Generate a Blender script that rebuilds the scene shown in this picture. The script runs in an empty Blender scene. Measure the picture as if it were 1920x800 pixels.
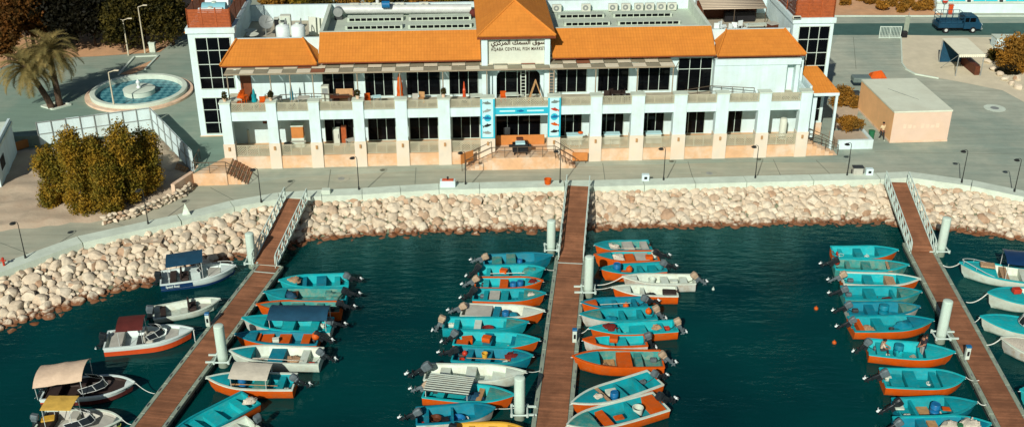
import bpy, math, random
from mathutils import Vector, Matrix, Euler, noise
R = math.radians
C = bpy.context.scene.collection
scene = bpy.context.scene

# ---------------------------------------------------------------- camera, sky, sun, exposure
cam_d = bpy.data.cameras.new('camera')
cam_d.sensor_width = 36.0
cam_d.lens = 38.81
cam_d.clip_start = 0.5
cam_d.clip_end = 3000
cam = bpy.data.objects.new('camera', cam_d)
C.objects.link(cam)
cam.location = (0, 0, 40)
cam.rotation_euler = (R(90 - 26.7), 0, 0)
scene.camera = cam

SUN_EL, SUN_AZ = R(32), R(-161)          # azimuth measured from +Y towards +X
world = bpy.data.worlds.new('World')
scene.world = world
world.use_nodes = True
wn = world.node_tree
sky = wn.nodes.new('ShaderNodeTexSky')
sky.sky_type = 'NISHITA'
sky.sun_disc = False
sky.sun_elevation = SUN_EL
sky.sun_rotation = SUN_AZ
bg = wn.nodes['Background']
bg.inputs['Strength'].default_value = 0.05
wn.links.new(sky.outputs[0], bg.inputs['Color'])

sun_d = bpy.data.lights.new('sun', 'SUN')
sun_d.energy = 5.0
sun_d.angle = R(0.5)
sun_d.color = (1.0, 0.955, 0.86)
sun = bpy.data.objects.new('sun', sun_d)
C.objects.link(sun)
to_sun = Vector((math.sin(SUN_AZ) * math.cos(SUN_EL), math.cos(SUN_AZ) * math.cos(SUN_EL), math.sin(SUN_EL)))
sun.rotation_euler = to_sun.to_track_quat('Z', 'Y').to_euler()
sun.location = (-20, -40, 60)

vs = scene.view_settings
vs.view_transform = 'Standard'
vs.look = 'None'
vs.gamma = 1
vs.exposure = -0.07
vs.use_curve_mapping = False

# ---------------------------------------------------------------- helpers
def tag(o, label=None, cat=None, group=None, kind=None):
    if label: o['label'] = label
    if cat: o['category'] = cat
    if group: o['group'] = group
    if kind: o['kind'] = kind
    return o

def empty(name, loc=(0, 0, 0), rz=0.0, parent=None):
    o = bpy.data.objects.new(name, None)
    C.objects.link(o)
    o.location = loc
    o.rotation_euler = (0, 0, rz)
    o.empty_display_size = 0.3
    if parent: o.parent = parent
    return o

def link(name, me, parent=None, loc=(0, 0, 0), rot=(0, 0, 0), scale=(1, 1, 1)):
    o = bpy.data.objects.new(name, me)
    C.objects.link(o)
    o.location = loc; o.rotation_euler = rot; o.scale = scale
    if parent: o.parent = parent
    return o

def copy_tree(o, parent=None):
    c = o.copy()
    C.objects.link(c)
    c.parent = parent
    for ch in o.children:
        copy_tree(ch, c)
    return c

class MB:
    """collects shapes into one mesh"""
    def __init__(self):
        self.v = []; self.f = []; self.mi = []; self.cur = 0
    def face(self, idx):
        self.f.append(idx); self.mi.append(self.cur)
    def add(self, vs, fs):
        b = len(self.v)
        self.v += [tuple(p) for p in vs]
        for f in fs: self.face(tuple(i + b for i in f))
        return self
    def quad(self, a, b, c, d): return self.add([a, b, c, d], [(0, 1, 2, 3)])
    def box(self, x0, x1, y0, y1, z0, z1, M=None, bev=0.0):
        if bev > 0:
            return self.bbox(x0, x1, y0, y1, z0, z1, bev, M)
        vs = [(x0,y0,z0),(x1,y0,z0),(x1,y1,z0),(x0,y1,z0),(x0,y0,z1),(x1,y0,z1),(x1,y1,z1),(x0,y1,z1)]
        if M: vs = [M @ Vector(p) for p in vs]
        return self.add(vs, [(3,2,1,0),(4,5,6,7),(0,1,5,4),(1,2,6,5),(2,3,7,6),(3,0,4,7)])
    def bbox(self, x0, x1, y0, y1, z0, z1, e, M=None):
        def ring(z, i): return [(x0+i,y0+e,z),(x0+e,y0+i,z),(x1-e,y0+i,z),(x1-i,y0+e,z),(x1-i,y1-e,z),(x1-e,y1-i,z),(x0+e,y1-i,z),(x0+i,y1-e,z)]
        vs = ring(z0, e*.6) + ring(z0+e, 0) + ring(z1-e, 0) + ring(z1, e*.6)
        fs = [tuple(range(7,-1,-1)), tuple(range(24,32))]
        for k in range(3):
            for j in range(8):
                a = k*8+j; b = k*8+(j+1)%8
                fs.append((a, b, b+8, a+8))
        if M: vs = [M @ Vector(p) for p in vs]
        return self.add(vs, fs)
    def bar(self, p, q, w, h=None, up=(0,0,1)):
        """box beam from p to q, w across, h along up"""
        h = w if h is None else h
        p = Vector(p); q = Vector(q); d = (q-p)
        if d.length < 1e-6: return self
        d.normalize(); u = Vector(up)
        s = d.cross(u)
        if s.length < 1e-4: s = d.cross(Vector((1,0,0)))
        s.normalize(); u = s.cross(d)
        s *= w/2; u *= h/2
        vs = [p-s-u,p+s-u,p+s+u,p-s+u,q-s-u,q+s-u,q+s+u,q-s+u]
        return self.add(vs, [(0,1,2,3),(7,6,5,4),(0,4,5,1),(1,5,6,2),(2,6,7,3),(3,7,4,0)])
    def cyl(self, p, q, r0, r1=None, n=10, cap=True):
        r1 = r0 if r1 is None else r1
        p = Vector(p); q = Vector(q); d = (q-p).normalized()
        s = d.cross(Vector((0,0,1)))
        if s.length < 1e-3: s = Vector((1,0,0))
        s.normalize(); t = d.cross(s)
        vs = []
        for c_, r in ((p, r0), (q, r1)):
            for i in range(n):
                a = 2*math.pi*i/n
                vs.append(c_ + s*math.cos(a)*r + t*math.sin(a)*r)
        fs = [(i,(i+1)%n,n+(i+1)%n,n+i) for i in range(n)]
        if cap: fs += [tuple(range(n-1,-1,-1)), tuple(range(n,2*n))]
        return self.add(vs, fs)
    def tube(self, pts, r, n=6):
        pts = [Vector(p) for p in pts]
        base = len(self.v); vs = []; fs = []
        for i, p in enumerate(pts):
            d = (pts[min(i+1,len(pts)-1)] - pts[max(i-1,0)]).normalized()
            s = d.cross(Vector((0,0,1)))
            if s.length < 1e-3: s = Vector((1,0,0))
            s.normalize(); t = d.cross(s)
            rr = r[i] if isinstance(r, (list, tuple)) else r
            for k in range(n):
                a = 2*math.pi*k/n
                vs.append(p + s*math.cos(a)*rr + t*math.sin(a)*rr)
        for i in range(len(pts)-1):
            for k in range(n):
                fs.append((i*n+k, i*n+(k+1)%n, (i+1)*n+(k+1)%n, (i+1)*n+k))
        fs += [tuple(range(n-1,-1,-1)), tuple(range((len(pts)-1)*n, len(pts)*n))]
        return self.add(vs, fs)
    def lathe(self, prof, n=16, c=(0,0,0), M=None):
        vs = []; fs = []
        for r, z in prof:
            for k in range(n):
                a = 2*math.pi*k/n
                vs.append(Vector((c[0]+r*math.cos(a), c[1]+r*math.sin(a), c[2]+z)))
        for i in range(len(prof)-1):
            for k in range(n):
                fs.append((i*n+k, i*n+(k+1)%n, (i+1)*n+(k+1)%n, (i+1)*n+k))
        fs += [tuple(range(n-1,-1,-1)), tuple(range((len(prof)-1)*n, len(prof)*n))]
        if M: vs = [M @ p for p in vs]
        return self.add(vs, fs)
    def prism(self, poly, z0, z1):
        n = len(poly)
        vs = [(x,y,z0) for x,y in poly] + [(x,y,z1) for x,y in poly]
        return self.add(vs, [tuple(range(n-1,-1,-1)), tuple(range(n,2*n))] + [(i,(i+1)%n,n+(i+1)%n,n+i) for i in range(n)])
    def ball(self, c, r, n=10, m=6, sc=(1,1,1)):
        c = Vector(c); prof = []
        vs = []; fs = []
        for i in range(1, m):
            a = math.pi*i/m
            for k in range(n):
                b = 2*math.pi*k/n
                vs.append(c + Vector((r*sc[0]*math.sin(a)*math.cos(b), r*sc[1]*math.sin(a)*math.sin(b), -r*sc[2]*math.cos(a))))
        for i in range(m-2):
            for k in range(n):
                fs.append((i*n+k, i*n+(k+1)%n, (i+1)*n+(k+1)%n, (i+1)*n+k))
        vs.append(c-Vector((0,0,r*sc[2]))); vs.append(c+Vector((0,0,r*sc[2])))
        L = len(vs)
        for k in range(n):
            fs.append((L-2, (k+1)%n, k)); fs.append((L-1, (m-2)*n+k, (m-2)*n+(k+1)%n))
        return self.add(vs, fs)
    def mesh(self, name, mats, smooth=False):
        me = bpy.data.meshes.new(name)
        me.from_pydata(self.v, [], self.f)
        if not isinstance(mats, (list, tuple)): mats = [mats]
        for m in mats: me.materials.append(m)
        if len(mats) > 1: me.polygons.foreach_set('material_index', self.mi)
        if smooth:
            me.polygons.foreach_set('use_smooth', [True]*len(self.f))
            try: me.set_sharp_from_angle(angle=R(38))
            except Exception: pass
        me.update()
        return me
    def build(self, name, mats, parent=None, smooth=False, loc=(0,0,0), rot=(0,0,0)):
        return link(name, self.mesh(name, mats, smooth), parent, loc, rot)

def part(name, m, parent, *boxes, bev=0.0):
    b = MB()
    for q in boxes: b.box(*q, bev=bev)
    return b.build(name, m, parent)

# ---------------------------------------------------------------- materials
def nn(nt, t, **kw):
    n = nt.nodes.new(t)
    for k, v in kw.items(): setattr(n, k, v)
    return n

def mat(name, col, rough=0.6, var=0.12, scale=2.0, bump=0.0, bscale=25.0, spec=0.3, metal=0.0,
        col2=None, scale2=0.35, amt2=0.0, translucent=0.0, coord='Object', detail=5.0, lo2=0.45, hi2=0.65, streak=0.0, streak_scale=(.10, 1.1, 1), scuff=None, grime=None):
    m = bpy.data.materials.new(name)
    m.use_nodes = True
    nt = m.node_tree; L = nt.links
    b = nt.nodes['Principled BSDF']
    b.inputs['Roughness'].default_value = rough
    b.inputs['Specular IOR Level'].default_value = spec
    b.inputs['Metallic'].default_value = metal
    tc = nn(nt, 'ShaderNodeTexCoord')
    oi = nn(nt, 'ShaderNodeObjectInfo')
    addv = nn(nt, 'ShaderNodeVectorMath', operation='MULTIPLY_ADD')
    # shift the pattern a little from object to object so that copies differ
    cmb = nn(nt, 'ShaderNodeCombineXYZ')
    L.new(oi.outputs['Random'], cmb.inputs[0]); L.new(oi.outputs['Random'], cmb.inputs[1])
    addv.inputs[1].default_value = (37, 53, 0)
    L.new(cmb.outputs[0], addv.inputs[0]); L.new(tc.outputs[coord], addv.inputs[2])
    nz = nn(nt, 'ShaderNodeTexNoise'); nz.inputs['Scale'].default_value = scale; nz.inputs['Detail'].default_value = detail
    nz.inputs['Roughness'].default_value = 0.65
    L.new(addv.outputs[0], nz.inputs['Vector'])
    mr = nn(nt, 'ShaderNodeMapRange')
    mr.inputs[1].default_value = 0.3; mr.inputs[2].default_value = 0.7
    mr.inputs[3].default_value = 1 - var; mr.inputs[4].default_value = 1 + var
    L.new(nz.outputs[0], mr.inputs[0])
    mul = nn(nt, 'ShaderNodeVectorMath', operation='SCALE')
    mul.inputs[0].default_value = col
    L.new(mr.outputs[0], mul.inputs['Scale'])
    out = mul.outputs[0]
    if col2 is not None:
        n2 = nn(nt, 'ShaderNodeTexNoise'); n2.inputs['Scale'].default_value = scale2; n2.inputs['Detail'].default_value = 6
        n2.inputs['Roughness'].default_value = 0.7
        L.new(addv.outputs[0], n2.inputs['Vector'])
        r2 = nn(nt, 'ShaderNodeMapRange')
        r2.inputs[1].default_value = lo2; r2.inputs[2].default_value = hi2; r2.inputs[3].default_value = 0; r2.inputs[4].default_value = amt2
        L.new(n2.outputs[0], r2.inputs[0])
        mx = nn(nt, 'ShaderNodeMix', data_type='RGBA')
        L.new(r2.outputs[0], mx.inputs[0]); L.new(out, mx.inputs[6])
        mx.inputs[7].default_value = (*col2, 1)
        out = mx.outputs[2]
    if streak > 0:
        mp = nn(nt, 'ShaderNodeMapping'); mp.inputs['Scale'].default_value = streak_scale
        L.new(tc.outputs[coord], mp.inputs[0])
        n3 = nn(nt, 'ShaderNodeTexNoise'); n3.inputs['Scale'].default_value = 1.3; n3.inputs['Detail'].default_value = 7; n3.inputs['Roughness'].default_value = .7
        L.new(mp.outputs[0], n3.inputs['Vector'])
        r3 = nn(nt, 'ShaderNodeMapRange'); r3.inputs[1].default_value = .35; r3.inputs[2].default_value = .65; r3.inputs[3].default_value = 1-streak; r3.inputs[4].default_value = 1+streak*.6
        L.new(n3.outputs[0], r3.inputs[0])
        s3 = nn(nt, 'ShaderNodeVectorMath', operation='SCALE'); L.new(out, s3.inputs[0]); L.new(r3.outputs[0], s3.inputs['Scale']); out = s3.outputs[0]
    if scuff:                    # scraped and sun-bleached patches
        n4 = nn(nt, 'ShaderNodeTexNoise'); n4.inputs['Scale'].default_value = 3.4; n4.inputs['Detail'].default_value = 9; n4.inputs['Roughness'].default_value = .78
        mp4 = nn(nt, 'ShaderNodeMapping'); mp4.inputs['Scale'].default_value = (.6, 1.5, 1.5); L.new(addv.outputs[0], mp4.inputs[0]); L.new(mp4.outputs[0], n4.inputs['Vector'])
        r4 = nn(nt, 'ShaderNodeMapRange'); r4.inputs[1].default_value = .54; r4.inputs[2].default_value = .64; r4.inputs[3].default_value = 0; r4.inputs[4].default_value = scuff[1]
        L.new(n4.outputs[0], r4.inputs[0])
        x4 = nn(nt, 'ShaderNodeMix', data_type='RGBA'); L.new(r4.outputs[0], x4.inputs[0]); L.new(out, x4.inputs[6]); x4.inputs[7].default_value = (*scuff[0], 1); out = x4.outputs[2]
    if grime:                    # tide mark and bilge dirt low down on the thing
        z0, z1, gc, ga = grime
        sx = nn(nt, 'ShaderNodeSeparateXYZ'); L.new(tc.outputs['Object'], sx.inputs[0])
        n5 = nn(nt, 'ShaderNodeMath', operation='MULTIPLY_ADD'); n5.inputs[1].default_value = .35; L.new(nz.outputs[0], n5.inputs[0]); L.new(sx.outputs[2], n5.inputs[2])
        r5 = nn(nt, 'ShaderNodeMapRange'); r5.inputs[1].default_value = z0+.17; r5.inputs[2].default_value = z1+.17; r5.inputs[3].default_value = ga; r5.inputs[4].default_value = 0
        L.new(n5.outputs[0], r5.inputs[0])
        x5 = nn(nt, 'ShaderNodeMix', data_type='RGBA'); L.new(r5.outputs[0], x5.inputs[0]); L.new(out, x5.inputs[6]); x5.inputs[7].default_value = (*gc, 1); out = x5.outputs[2]
    L.new(out, b.inputs['Base Color'])
    if bump > 0:
        nb = nn(nt, 'ShaderNodeTexNoise'); nb.inputs['Scale'].default_value = bscale; nb.inputs['Detail'].default_value = 4
        L.new(tc.outputs[coord], nb.inputs['Vector'])
        bp = nn(nt, 'ShaderNodeBump'); bp.inputs['Strength'].default_value = bump; bp.inputs['Distance'].default_value = 0.05
        L.new(nb.outputs[0], bp.inputs['Height']); L.new(bp.outputs[0], b.inputs['Normal'])
    if translucent > 0:
        tr = nn(nt, 'ShaderNodeBsdfTranslucent'); L.new(out, tr.inputs['Color'])
        ms = nn(nt, 'ShaderNodeMixShader'); ms.inputs[0].default_value = translucent
        L.new(b.outputs[0], ms.inputs[1]); L.new(tr.outputs[0], ms.inputs[2])
        L.new(ms.outputs[0], nt.nodes['Material Output'].inputs['Surface'])
    return m

M = {}
# paint and plaster
M['plaster'] = mat('plaster', (.59,.74,.74), .8, .05, .8, .15, 30, col2=(.50,.60,.54), scale2=.5, amt2=.5, streak=.07, streak_scale=(1.6,1.6,.12))
M['plaster_plain'] = mat('plaster_plain', (.56,.60,.50), .8, .06, 1.2, col2=(.48,.49,.39), scale2=.7, amt2=.3)
M['coping'] = mat('coping', (.56,.65,.54), .85, .08, 1.5, .2, 20, col2=(.42,.49,.40), scale2=.6, amt2=.5)
M['plinth_stone'] = mat('plinth_stone', (.64,.40,.22), .85, .12, 1.2, .2, 14, col2=(.66,.56,.42), scale2=.45, amt2=.9)
M['column_stone'] = mat('column_stone', (.66,.60,.48), .85, .08, 1.2, .2, 14, col2=(.64,.50,.34), scale2=.6, amt2=.5)
M['sandstone'] = mat('sandstone', (.66,.46,.31), .85, .15, 1.5, .3, 12, col2=(.74,.62,.48), scale2=.6, amt2=.7)
M['frame_white'] = mat('frame_white', (.50,.60,.52), .5, .06)
M['lattice'] = mat('lattice', (.43,.41,.29), .7, .15, 3)
M['rail_dark'] = mat('rail_dark', (.10,.075,.05), .5, .2)
M['post_tan'] = mat('post_tan', (.30,.25,.17), .6, .15)
M['wood_screen'] = mat('wood_screen', (.36,.085,.022), .6, .22, 4, .3, 18)
M['wood_dark'] = mat('wood_dark', (.10,.03,.012), .6, .25, 4)
M['wood_light'] = mat('wood_light', (.42,.24,.10), .65, .2, 4)
M['panel_tan'] = mat('panel_tan', (.80,.75,.57), .8, .08, translucent=.2)
M['panel_grey'] = mat('panel_grey', (.27,.25,.17), .8, .12)
M['panel_brown'] = mat('panel_brown', (.26,.10,.05), .8, .12)
M['metal_grey'] = mat('metal_grey', (.30,.33,.31), .45, .15, metal=.3)
M['metal_light'] = mat('metal_light', (.56,.60,.56), .4, .12, metal=.1, bump=.1)
M['black'] = mat('black', (.012,.012,.014), .5, .3)
M['dark_grey'] = mat('dark_grey', (.04,.045,.045), .55, .25)
M['navy'] = mat('navy', (.008,.055,.10), .75, .2, 2, .3, 12)
M['navy_gloss'] = mat('navy_gloss', (.008,.035,.10), .35, .15)
M['maroon'] = mat('maroon', (.10,.018,.014), .8, .2, 2, .3, 12)
M['beige_cloth'] = mat('beige_cloth', (.58,.44,.31), .85, .12, 1.6, .4, 6)
M['cream_cloth'] = mat('cream_cloth', (.60,.56,.44), .85, .12, 1.6, .4, 6)
M['yellow_cloth'] = mat('yellow_cloth', (.60,.38,.07), .85, .14, 1.6, .4, 6)
M['yellow'] = mat('yellow', (.62,.36,.03), .5, .15, 2, col2=(.45,.26,.05), amt2=.5, scuff=((.40,.28,.10), .32), grime=(.0,.13,(.045,.055,.035),.45))
M['red'] = mat('red', (.42,.035,.015), .5, .15)
M['green_bin'] = mat('green_bin', (.02,.14,.06), .5, .15)
M['skin'] = mat('skin', (.32,.15,.085), .6, .08)
M['hair'] = mat('hair', (.01,.008,.007), .7, .2)
M['rope'] = mat('rope', (.62,.66,.58), .8, .2, 8)
M['net_brown'] = mat('net_brown', (.42,.27,.15), .95, .35, 14, .8, 40)
M['net_red'] = mat('net_red', (.16,.015,.012), .95, .5, 14, .8, 40)
M['net_pale'] = mat('net_pale', (.62,.57,.45), .95, .25, 12, .8, 40)
# boat paints
turq_dirt = (.03,.19,.18)
M['turq'] = mat('turq', (.002,.275,.315), .6, .14, 2.2, .1, 30, col2=turq_dirt, scale2=1.6, amt2=.55, spec=.15, scuff=((.10,.36,.34), .32), grime=(.0,.13,(.045,.055,.035),.45))
M['turq_light'] = mat('turq_light', (.003,.37,.40), .6, .12, 2.2, .1, 30, col2=(.05,.31,.29), scale2=1.6, amt2=.5, spec=.15, scuff=((.16,.46,.43), .32), grime=(.0,.13,(.045,.055,.035),.45))
M['turq_deep'] = mat('turq_deep', (.002,.185,.26), .5, .16, 2.2, .1, 30, col2=(.04,.16,.18), scale2=1.6, amt2=.5, spec=.15, scuff=((.06,.27,.30), .32), grime=(.0,.13,(.045,.055,.035),.45))
M['turq_worn'] = mat('turq_worn', (.03,.235,.21), .6, .2, 2.2, .1, 30, col2=(.20,.26,.18), scale2=1.8, amt2=.8, spec=.15, scuff=((.22,.33,.26), .32), grime=(.0,.13,(.045,.055,.035),.45))
M['blue_plastic'] = mat('blue_plastic', (.008,.13,.30), .4, .15)
M['orange'] = mat('orange', (.56,.085,.004), .5, .14, 2.0, .1, 30, col2=(.40,.10,.02), scale2=1.4, amt2=.6, spec=.15, scuff=((.50,.20,.08), .32), grime=(.0,.13,(.045,.055,.035),.45))
M['boat_white'] = mat('boat_white', (.56,.66,.56), .45, .08, 2.0, col2=(.46,.44,.32), scale2=1.5, amt2=.55, scuff=((.40,.36,.25), .32), grime=(.0,.13,(.045,.055,.035),.45))
M['boat_white_clean'] = mat('boat_white_clean', (.58,.70,.66), .3, .04, 1.5, col2=(.60,.60,.54), scale2=1.2, amt2=.3)
M['boat_orange_red'] = mat('boat_orange_red', (.55,.07,.015), .35, .1)
M['grey_green'] = mat('grey_green', (.14,.19,.17), .35, .15)
M['lime'] = mat('lime', (.45,.50,.10), .4, .15)
M['seat'] = mat('seat', (.40,.40,.34), .7, .15)
M['seat_dark'] = mat('seat_dark', (.035,.022,.018), .6, .2)
M['engine_grey'] = mat('engine_grey', (.10,.13,.14), .35, .2)
M['engine_black'] = mat('engine_black', (.015,.02,.023), .3, .2)
M['engine_tan'] = mat('engine_tan', (.36,.27,.18), .6, .2)
M['prop'] = mat('prop', (.62,.68,.66), .4, .1)
M['hull_dirty'] = mat('hull_dirty', (.50,.52,.46), .5, .12, 2, col2=(.34,.24,.14), scale2=1.6, amt2=.7, scuff=((.36,.20,.10), .32), grime=(.0,.13,(.045,.055,.035),.45))

def glass(name, col, rough=.08, spec=.35):
    m = mat(name, col, rough, .3, .7, spec=spec)
    return m
M['glass'] = glass('glass', (.0025,.003,.004), .08, .2)
M['windshield'] = glass('windshield', (.012,.016,.018), .05, .5)

# ---------------------------------------------------------------- setting materials
def water_material():
    m = bpy.data.materials.new('water'); m.use_nodes = True
    nt = m.node_tree; L = nt.links; nt.nodes.remove(nt.nodes['Principled BSDF'])
    out = nt.nodes['Material Output']
    tc = nn(nt, 'ShaderNodeTexCoord')
    mp = nn(nt, 'ShaderNodeMapping'); mp.inputs['Scale'].default_value = (.62, 1.7, 1); mp.inputs['Rotation'].default_value = (0,0,R(8))
    L.new(tc.outputs['Object'], mp.inputs[0])
    n1 = nn(nt, 'ShaderNodeTexNoise'); n1.inputs['Scale'].default_value = 1.25; n1.inputs['Detail'].default_value = 4; n1.inputs['Roughness'].default_value = .55
    n2 = nn(nt, 'ShaderNodeTexNoise'); n2.inputs['Scale'].default_value = .22; n2.inputs['Detail'].default_value = 2
    L.new(mp.outputs[0], n1.inputs['Vector']); L.new(mp.outputs[0], n2.inputs['Vector'])
    # ruffled patches and calm patches
    mrr = nn(nt, 'ShaderNodeMapRange'); mrr.inputs[1].default_value = .35; mrr.inputs[2].default_value = .7; mrr.inputs[3].default_value = .25; mrr.inputs[4].default_value = 1.0
    L.new(n2.outputs[0], mrr.inputs[0])
    bp = nn(nt, 'ShaderNodeBump'); bp.inputs['Distance'].default_value = .09
    mu = nn(nt, 'ShaderNodeMath', operation='MULTIPLY'); mu.inputs[1].default_value = 1.15
    L.new(mrr.outputs[0], mu.inputs[0]); L.new(mu.outputs[0], bp.inputs['Strength']); L.new(n1.outputs[0], bp.inputs['Height'])
    dif = nn(nt, 'ShaderNodeBsdfDiffuse')
    n3 = nn(nt, 'ShaderNodeTexNoise'); n3.inputs['Scale'].default_value = .07; n3.inputs['Detail'].default_value = 3
    L.new(tc.outputs['Object'], n3.inputs['Vector'])
    cr = nn(nt, 'ShaderNodeValToRGB')
    cr.color_ramp.elements[0].position = .3; cr.color_ramp.elements[0].color = (.0003,.044,.050,1)
    cr.color_ramp.elements[1].position = .75; cr.color_ramp.elements[1].color = (.0006,.118,.108,1)
    L.new(n3.outputs[0], cr.inputs[0]); L.new(cr.outputs[0], dif.inputs['Color'])
    trn = nn(nt, 'ShaderNodeBsdfTransparent'); trn.inputs['Color'].default_value = (.22,.62,.60,1)
    m1 = nn(nt, 'ShaderNodeMixShader'); m1.inputs[0].default_value = .55
    L.new(dif.outputs[0], m1.inputs[1]); L.new(trn.outputs[0], m1.inputs[2])
    gl = nn(nt, 'ShaderNodeBsdfGlossy'); gl.inputs['Roughness'].default_value = .06; gl.inputs['Color'].default_value = (.50,.92,.88,1)
    L.new(bp.outputs[0], gl.inputs['Normal'])
    fr = nn(nt, 'ShaderNodeFresnel'); fr.inputs['IOR'].default_value = 1.33
    L.new(bp.outputs[0], fr.inputs['Normal'])
    m2 = nn(nt, 'ShaderNodeMixShader')
    L.new(fr.outputs[0], m2.inputs[0]); L.new(m1.outputs[0], m2.inputs[1]); L.new(gl.outputs[0], m2.inputs[2])
    L.new(m2.outputs[0], out.inputs['Surface'])
    return m

def stone_material(name, base, dark, pale):
    m = bpy.data.materials.new(name); m.use_nodes = True
    nt = m.node_tree; L = nt.links; b = nt.nodes['Principled BSDF']
    b.inputs['Roughness'].default_value = .85; b.inputs['Specular IOR Level'].default_value = .2
    geo = nn(nt, 'ShaderNodeNewGeometry'); oi = nn(nt, 'ShaderNodeObjectInfo'); tc = nn(nt, 'ShaderNodeTexCoord')
    ad = nn(nt, 'ShaderNodeMath', operation='ADD'); fr = nn(nt, 'ShaderNodeMath', operation='FRACT')
    L.new(geo.outputs['Random Per Island'], ad.inputs[0]); L.new(oi.outputs['Random'], ad.inputs[1]); L.new(ad.outputs[0], fr.inputs[0])
    cr = nn(nt, 'ShaderNodeValToRGB'); e = cr.color_ramp.elements
    e[0].color = (*dark,1); e[1].color = (*pale,1)
    x = e.new(.18); x.color = (*base,1); x = e.new(.6); x.color = tuple(.5*(a+c_) for a,c_ in zip(base,pale))+(1,)
    L.new(fr.outputs[0], cr.inputs[0])
    nz = nn(nt, 'ShaderNodeTexNoise'); nz.inputs['Scale'].default_value = 3.5; nz.inputs['Detail'].default_value = 6
    L.new(geo.outputs['Position'], nz.inputs['Vector'])
    mr = nn(nt, 'ShaderNodeMapRange'); mr.inputs[1].default_value=.3; mr.inputs[2].default_value=.7; mr.inputs[3].default_value=.78; mr.inputs[4].default_value=1.15
    L.new(nz.outputs[0], mr.inputs[0])
    sc = nn(nt, 'ShaderNodeVectorMath', operation='SCALE'); L.new(cr.outputs[0], sc.inputs[0]); L.new(mr.outputs[0], sc.inputs['Scale'])
    # weed and damp stain up to the tide mark
    sx = nn(nt, 'ShaderNodeSeparateXYZ'); L.new(geo.outputs['Position'], sx.inputs[0])
    nw = nn(nt, 'ShaderNodeMath', operation='MULTIPLY_ADD'); nw.inputs[1].default_value = .5; L.new(nz.outputs[0], nw.inputs[0]); L.new(sx.outputs[2], nw.inputs[2])
    wr = nn(nt, 'ShaderNodeMapRange'); wr.inputs[1].default_value=.38; wr.inputs[2].default_value=.56; wr.inputs[3].default_value=.92; wr.inputs[4].default_value=0
    L.new(nw.outputs[0], wr.inputs[0])
    mx = nn(nt, 'ShaderNodeMix', data_type='RGBA'); L.new(wr.outputs[0], mx.inputs[0]); L.new(sc.outputs[0], mx.inputs[6]); mx.inputs[7].default_value=(.15,.048,.012,1)
    L.new(mx.outputs[2], b.inputs['Base Color'])
    nb = nn(nt, 'ShaderNodeTexNoise'); nb.inputs['Scale'].default_value = 5; nb.inputs['Detail'].default_value = 6
    L.new(geo.outputs['Position'], nb.inputs['Vector'])
    bp = nn(nt, 'ShaderNodeBump'); bp.inputs['Strength'].default_value=.6; bp.inputs['Distance'].default_value=.06
    L.new(nb.outputs[0], bp.inputs['Height']); L.new(bp.outputs[0], b.inputs['Normal'])
    return m

def plank_material(name, col, pitch=.145):
    m = mat(name, col, .75, .16, 1.2, col2=tuple(c*1.7 for c in col), scale2=.5, amt2=.75)
    nt = m.node_tree; L = nt.links; b = nt.nodes['Principled BSDF']
    src = b.inputs['Base Color'].links[0].from_socket
    tc = nn(nt, 'ShaderNodeTexCoord'); sx = nn(nt, 'ShaderNodeSeparateXYZ'); L.new(tc.outputs['Object'], sx.inputs[0])
    dv = nn(nt, 'ShaderNodeMath', operation='DIVIDE'); dv.inputs[1].default_value = pitch; L.new(sx.outputs[1], dv.inputs[0])
    fl = nn(nt, 'ShaderNodeMath', operation='FLOOR'); L.new(dv.outputs[0], fl.inputs[0])
    wn_ = nn(nt, 'ShaderNodeTexWhiteNoise', noise_dimensions='1D'); L.new(fl.outputs[0], wn_.inputs['W'])
    fr = nn(nt, 'ShaderNodeMath', operation='FRACT'); L.new(dv.outputs[0], fr.inputs[0])
    gt = nn(nt, 'ShaderNodeMath', operation='GREATER_THAN'); gt.inputs[1].default_value = .08; L.new(fr.outputs[0], gt.inputs[0])
    mr = nn(nt, 'ShaderNodeMapRange'); mr.inputs[3].default_value=.82; mr.inputs[4].default_value=1.16; L.new(wn_.outputs[0], mr.inputs[0])
    g2 = nn(nt, 'ShaderNodeMapRange'); g2.inputs[3].default_value=.45; g2.inputs[4].default_value=1; L.new(gt.outputs[0], g2.inputs[0])
    mm = nn(nt, 'ShaderNodeMath', operation='MULTIPLY'); L.new(mr.outputs[0], mm.inputs[0]); L.new(g2.outputs[0], mm.inputs[1])
    sc = nn(nt, 'ShaderNodeVectorMath', operation='SCALE'); L.new(src, sc.inputs[0]); L.new(mm.outputs[0], sc.inputs['Scale'])
    L.new(sc.outputs[0], b.inputs['Base Color'])
    return m

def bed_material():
    # pale rubble and sand, painted darker with depth as water takes the light
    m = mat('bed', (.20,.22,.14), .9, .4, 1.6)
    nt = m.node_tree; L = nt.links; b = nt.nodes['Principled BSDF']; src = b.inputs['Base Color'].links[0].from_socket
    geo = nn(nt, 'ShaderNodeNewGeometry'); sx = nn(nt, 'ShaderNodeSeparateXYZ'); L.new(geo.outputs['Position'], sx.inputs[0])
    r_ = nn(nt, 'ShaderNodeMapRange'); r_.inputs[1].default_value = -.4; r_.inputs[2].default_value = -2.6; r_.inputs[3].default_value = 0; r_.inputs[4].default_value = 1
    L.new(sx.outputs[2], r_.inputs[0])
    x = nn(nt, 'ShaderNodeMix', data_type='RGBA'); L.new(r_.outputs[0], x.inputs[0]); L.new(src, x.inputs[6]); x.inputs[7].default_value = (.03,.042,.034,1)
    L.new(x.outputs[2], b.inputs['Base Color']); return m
M['water'] = water_material()
M['stone'] = stone_material('stone', (.55,.455,.325), (.40,.26,.16), (.64,.57,.43))
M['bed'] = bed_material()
M['seabed'] = mat('seabed', (.035,.05,.04), .9, .4, .5)
M['ground'] = mat('ground', (.42,.445,.345), .9, .10, .6, .2, 6, col2=(.235,.31,.255), scale2=.06, amt2=.85, lo2=.40, hi2=.6, streak=.16)
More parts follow.
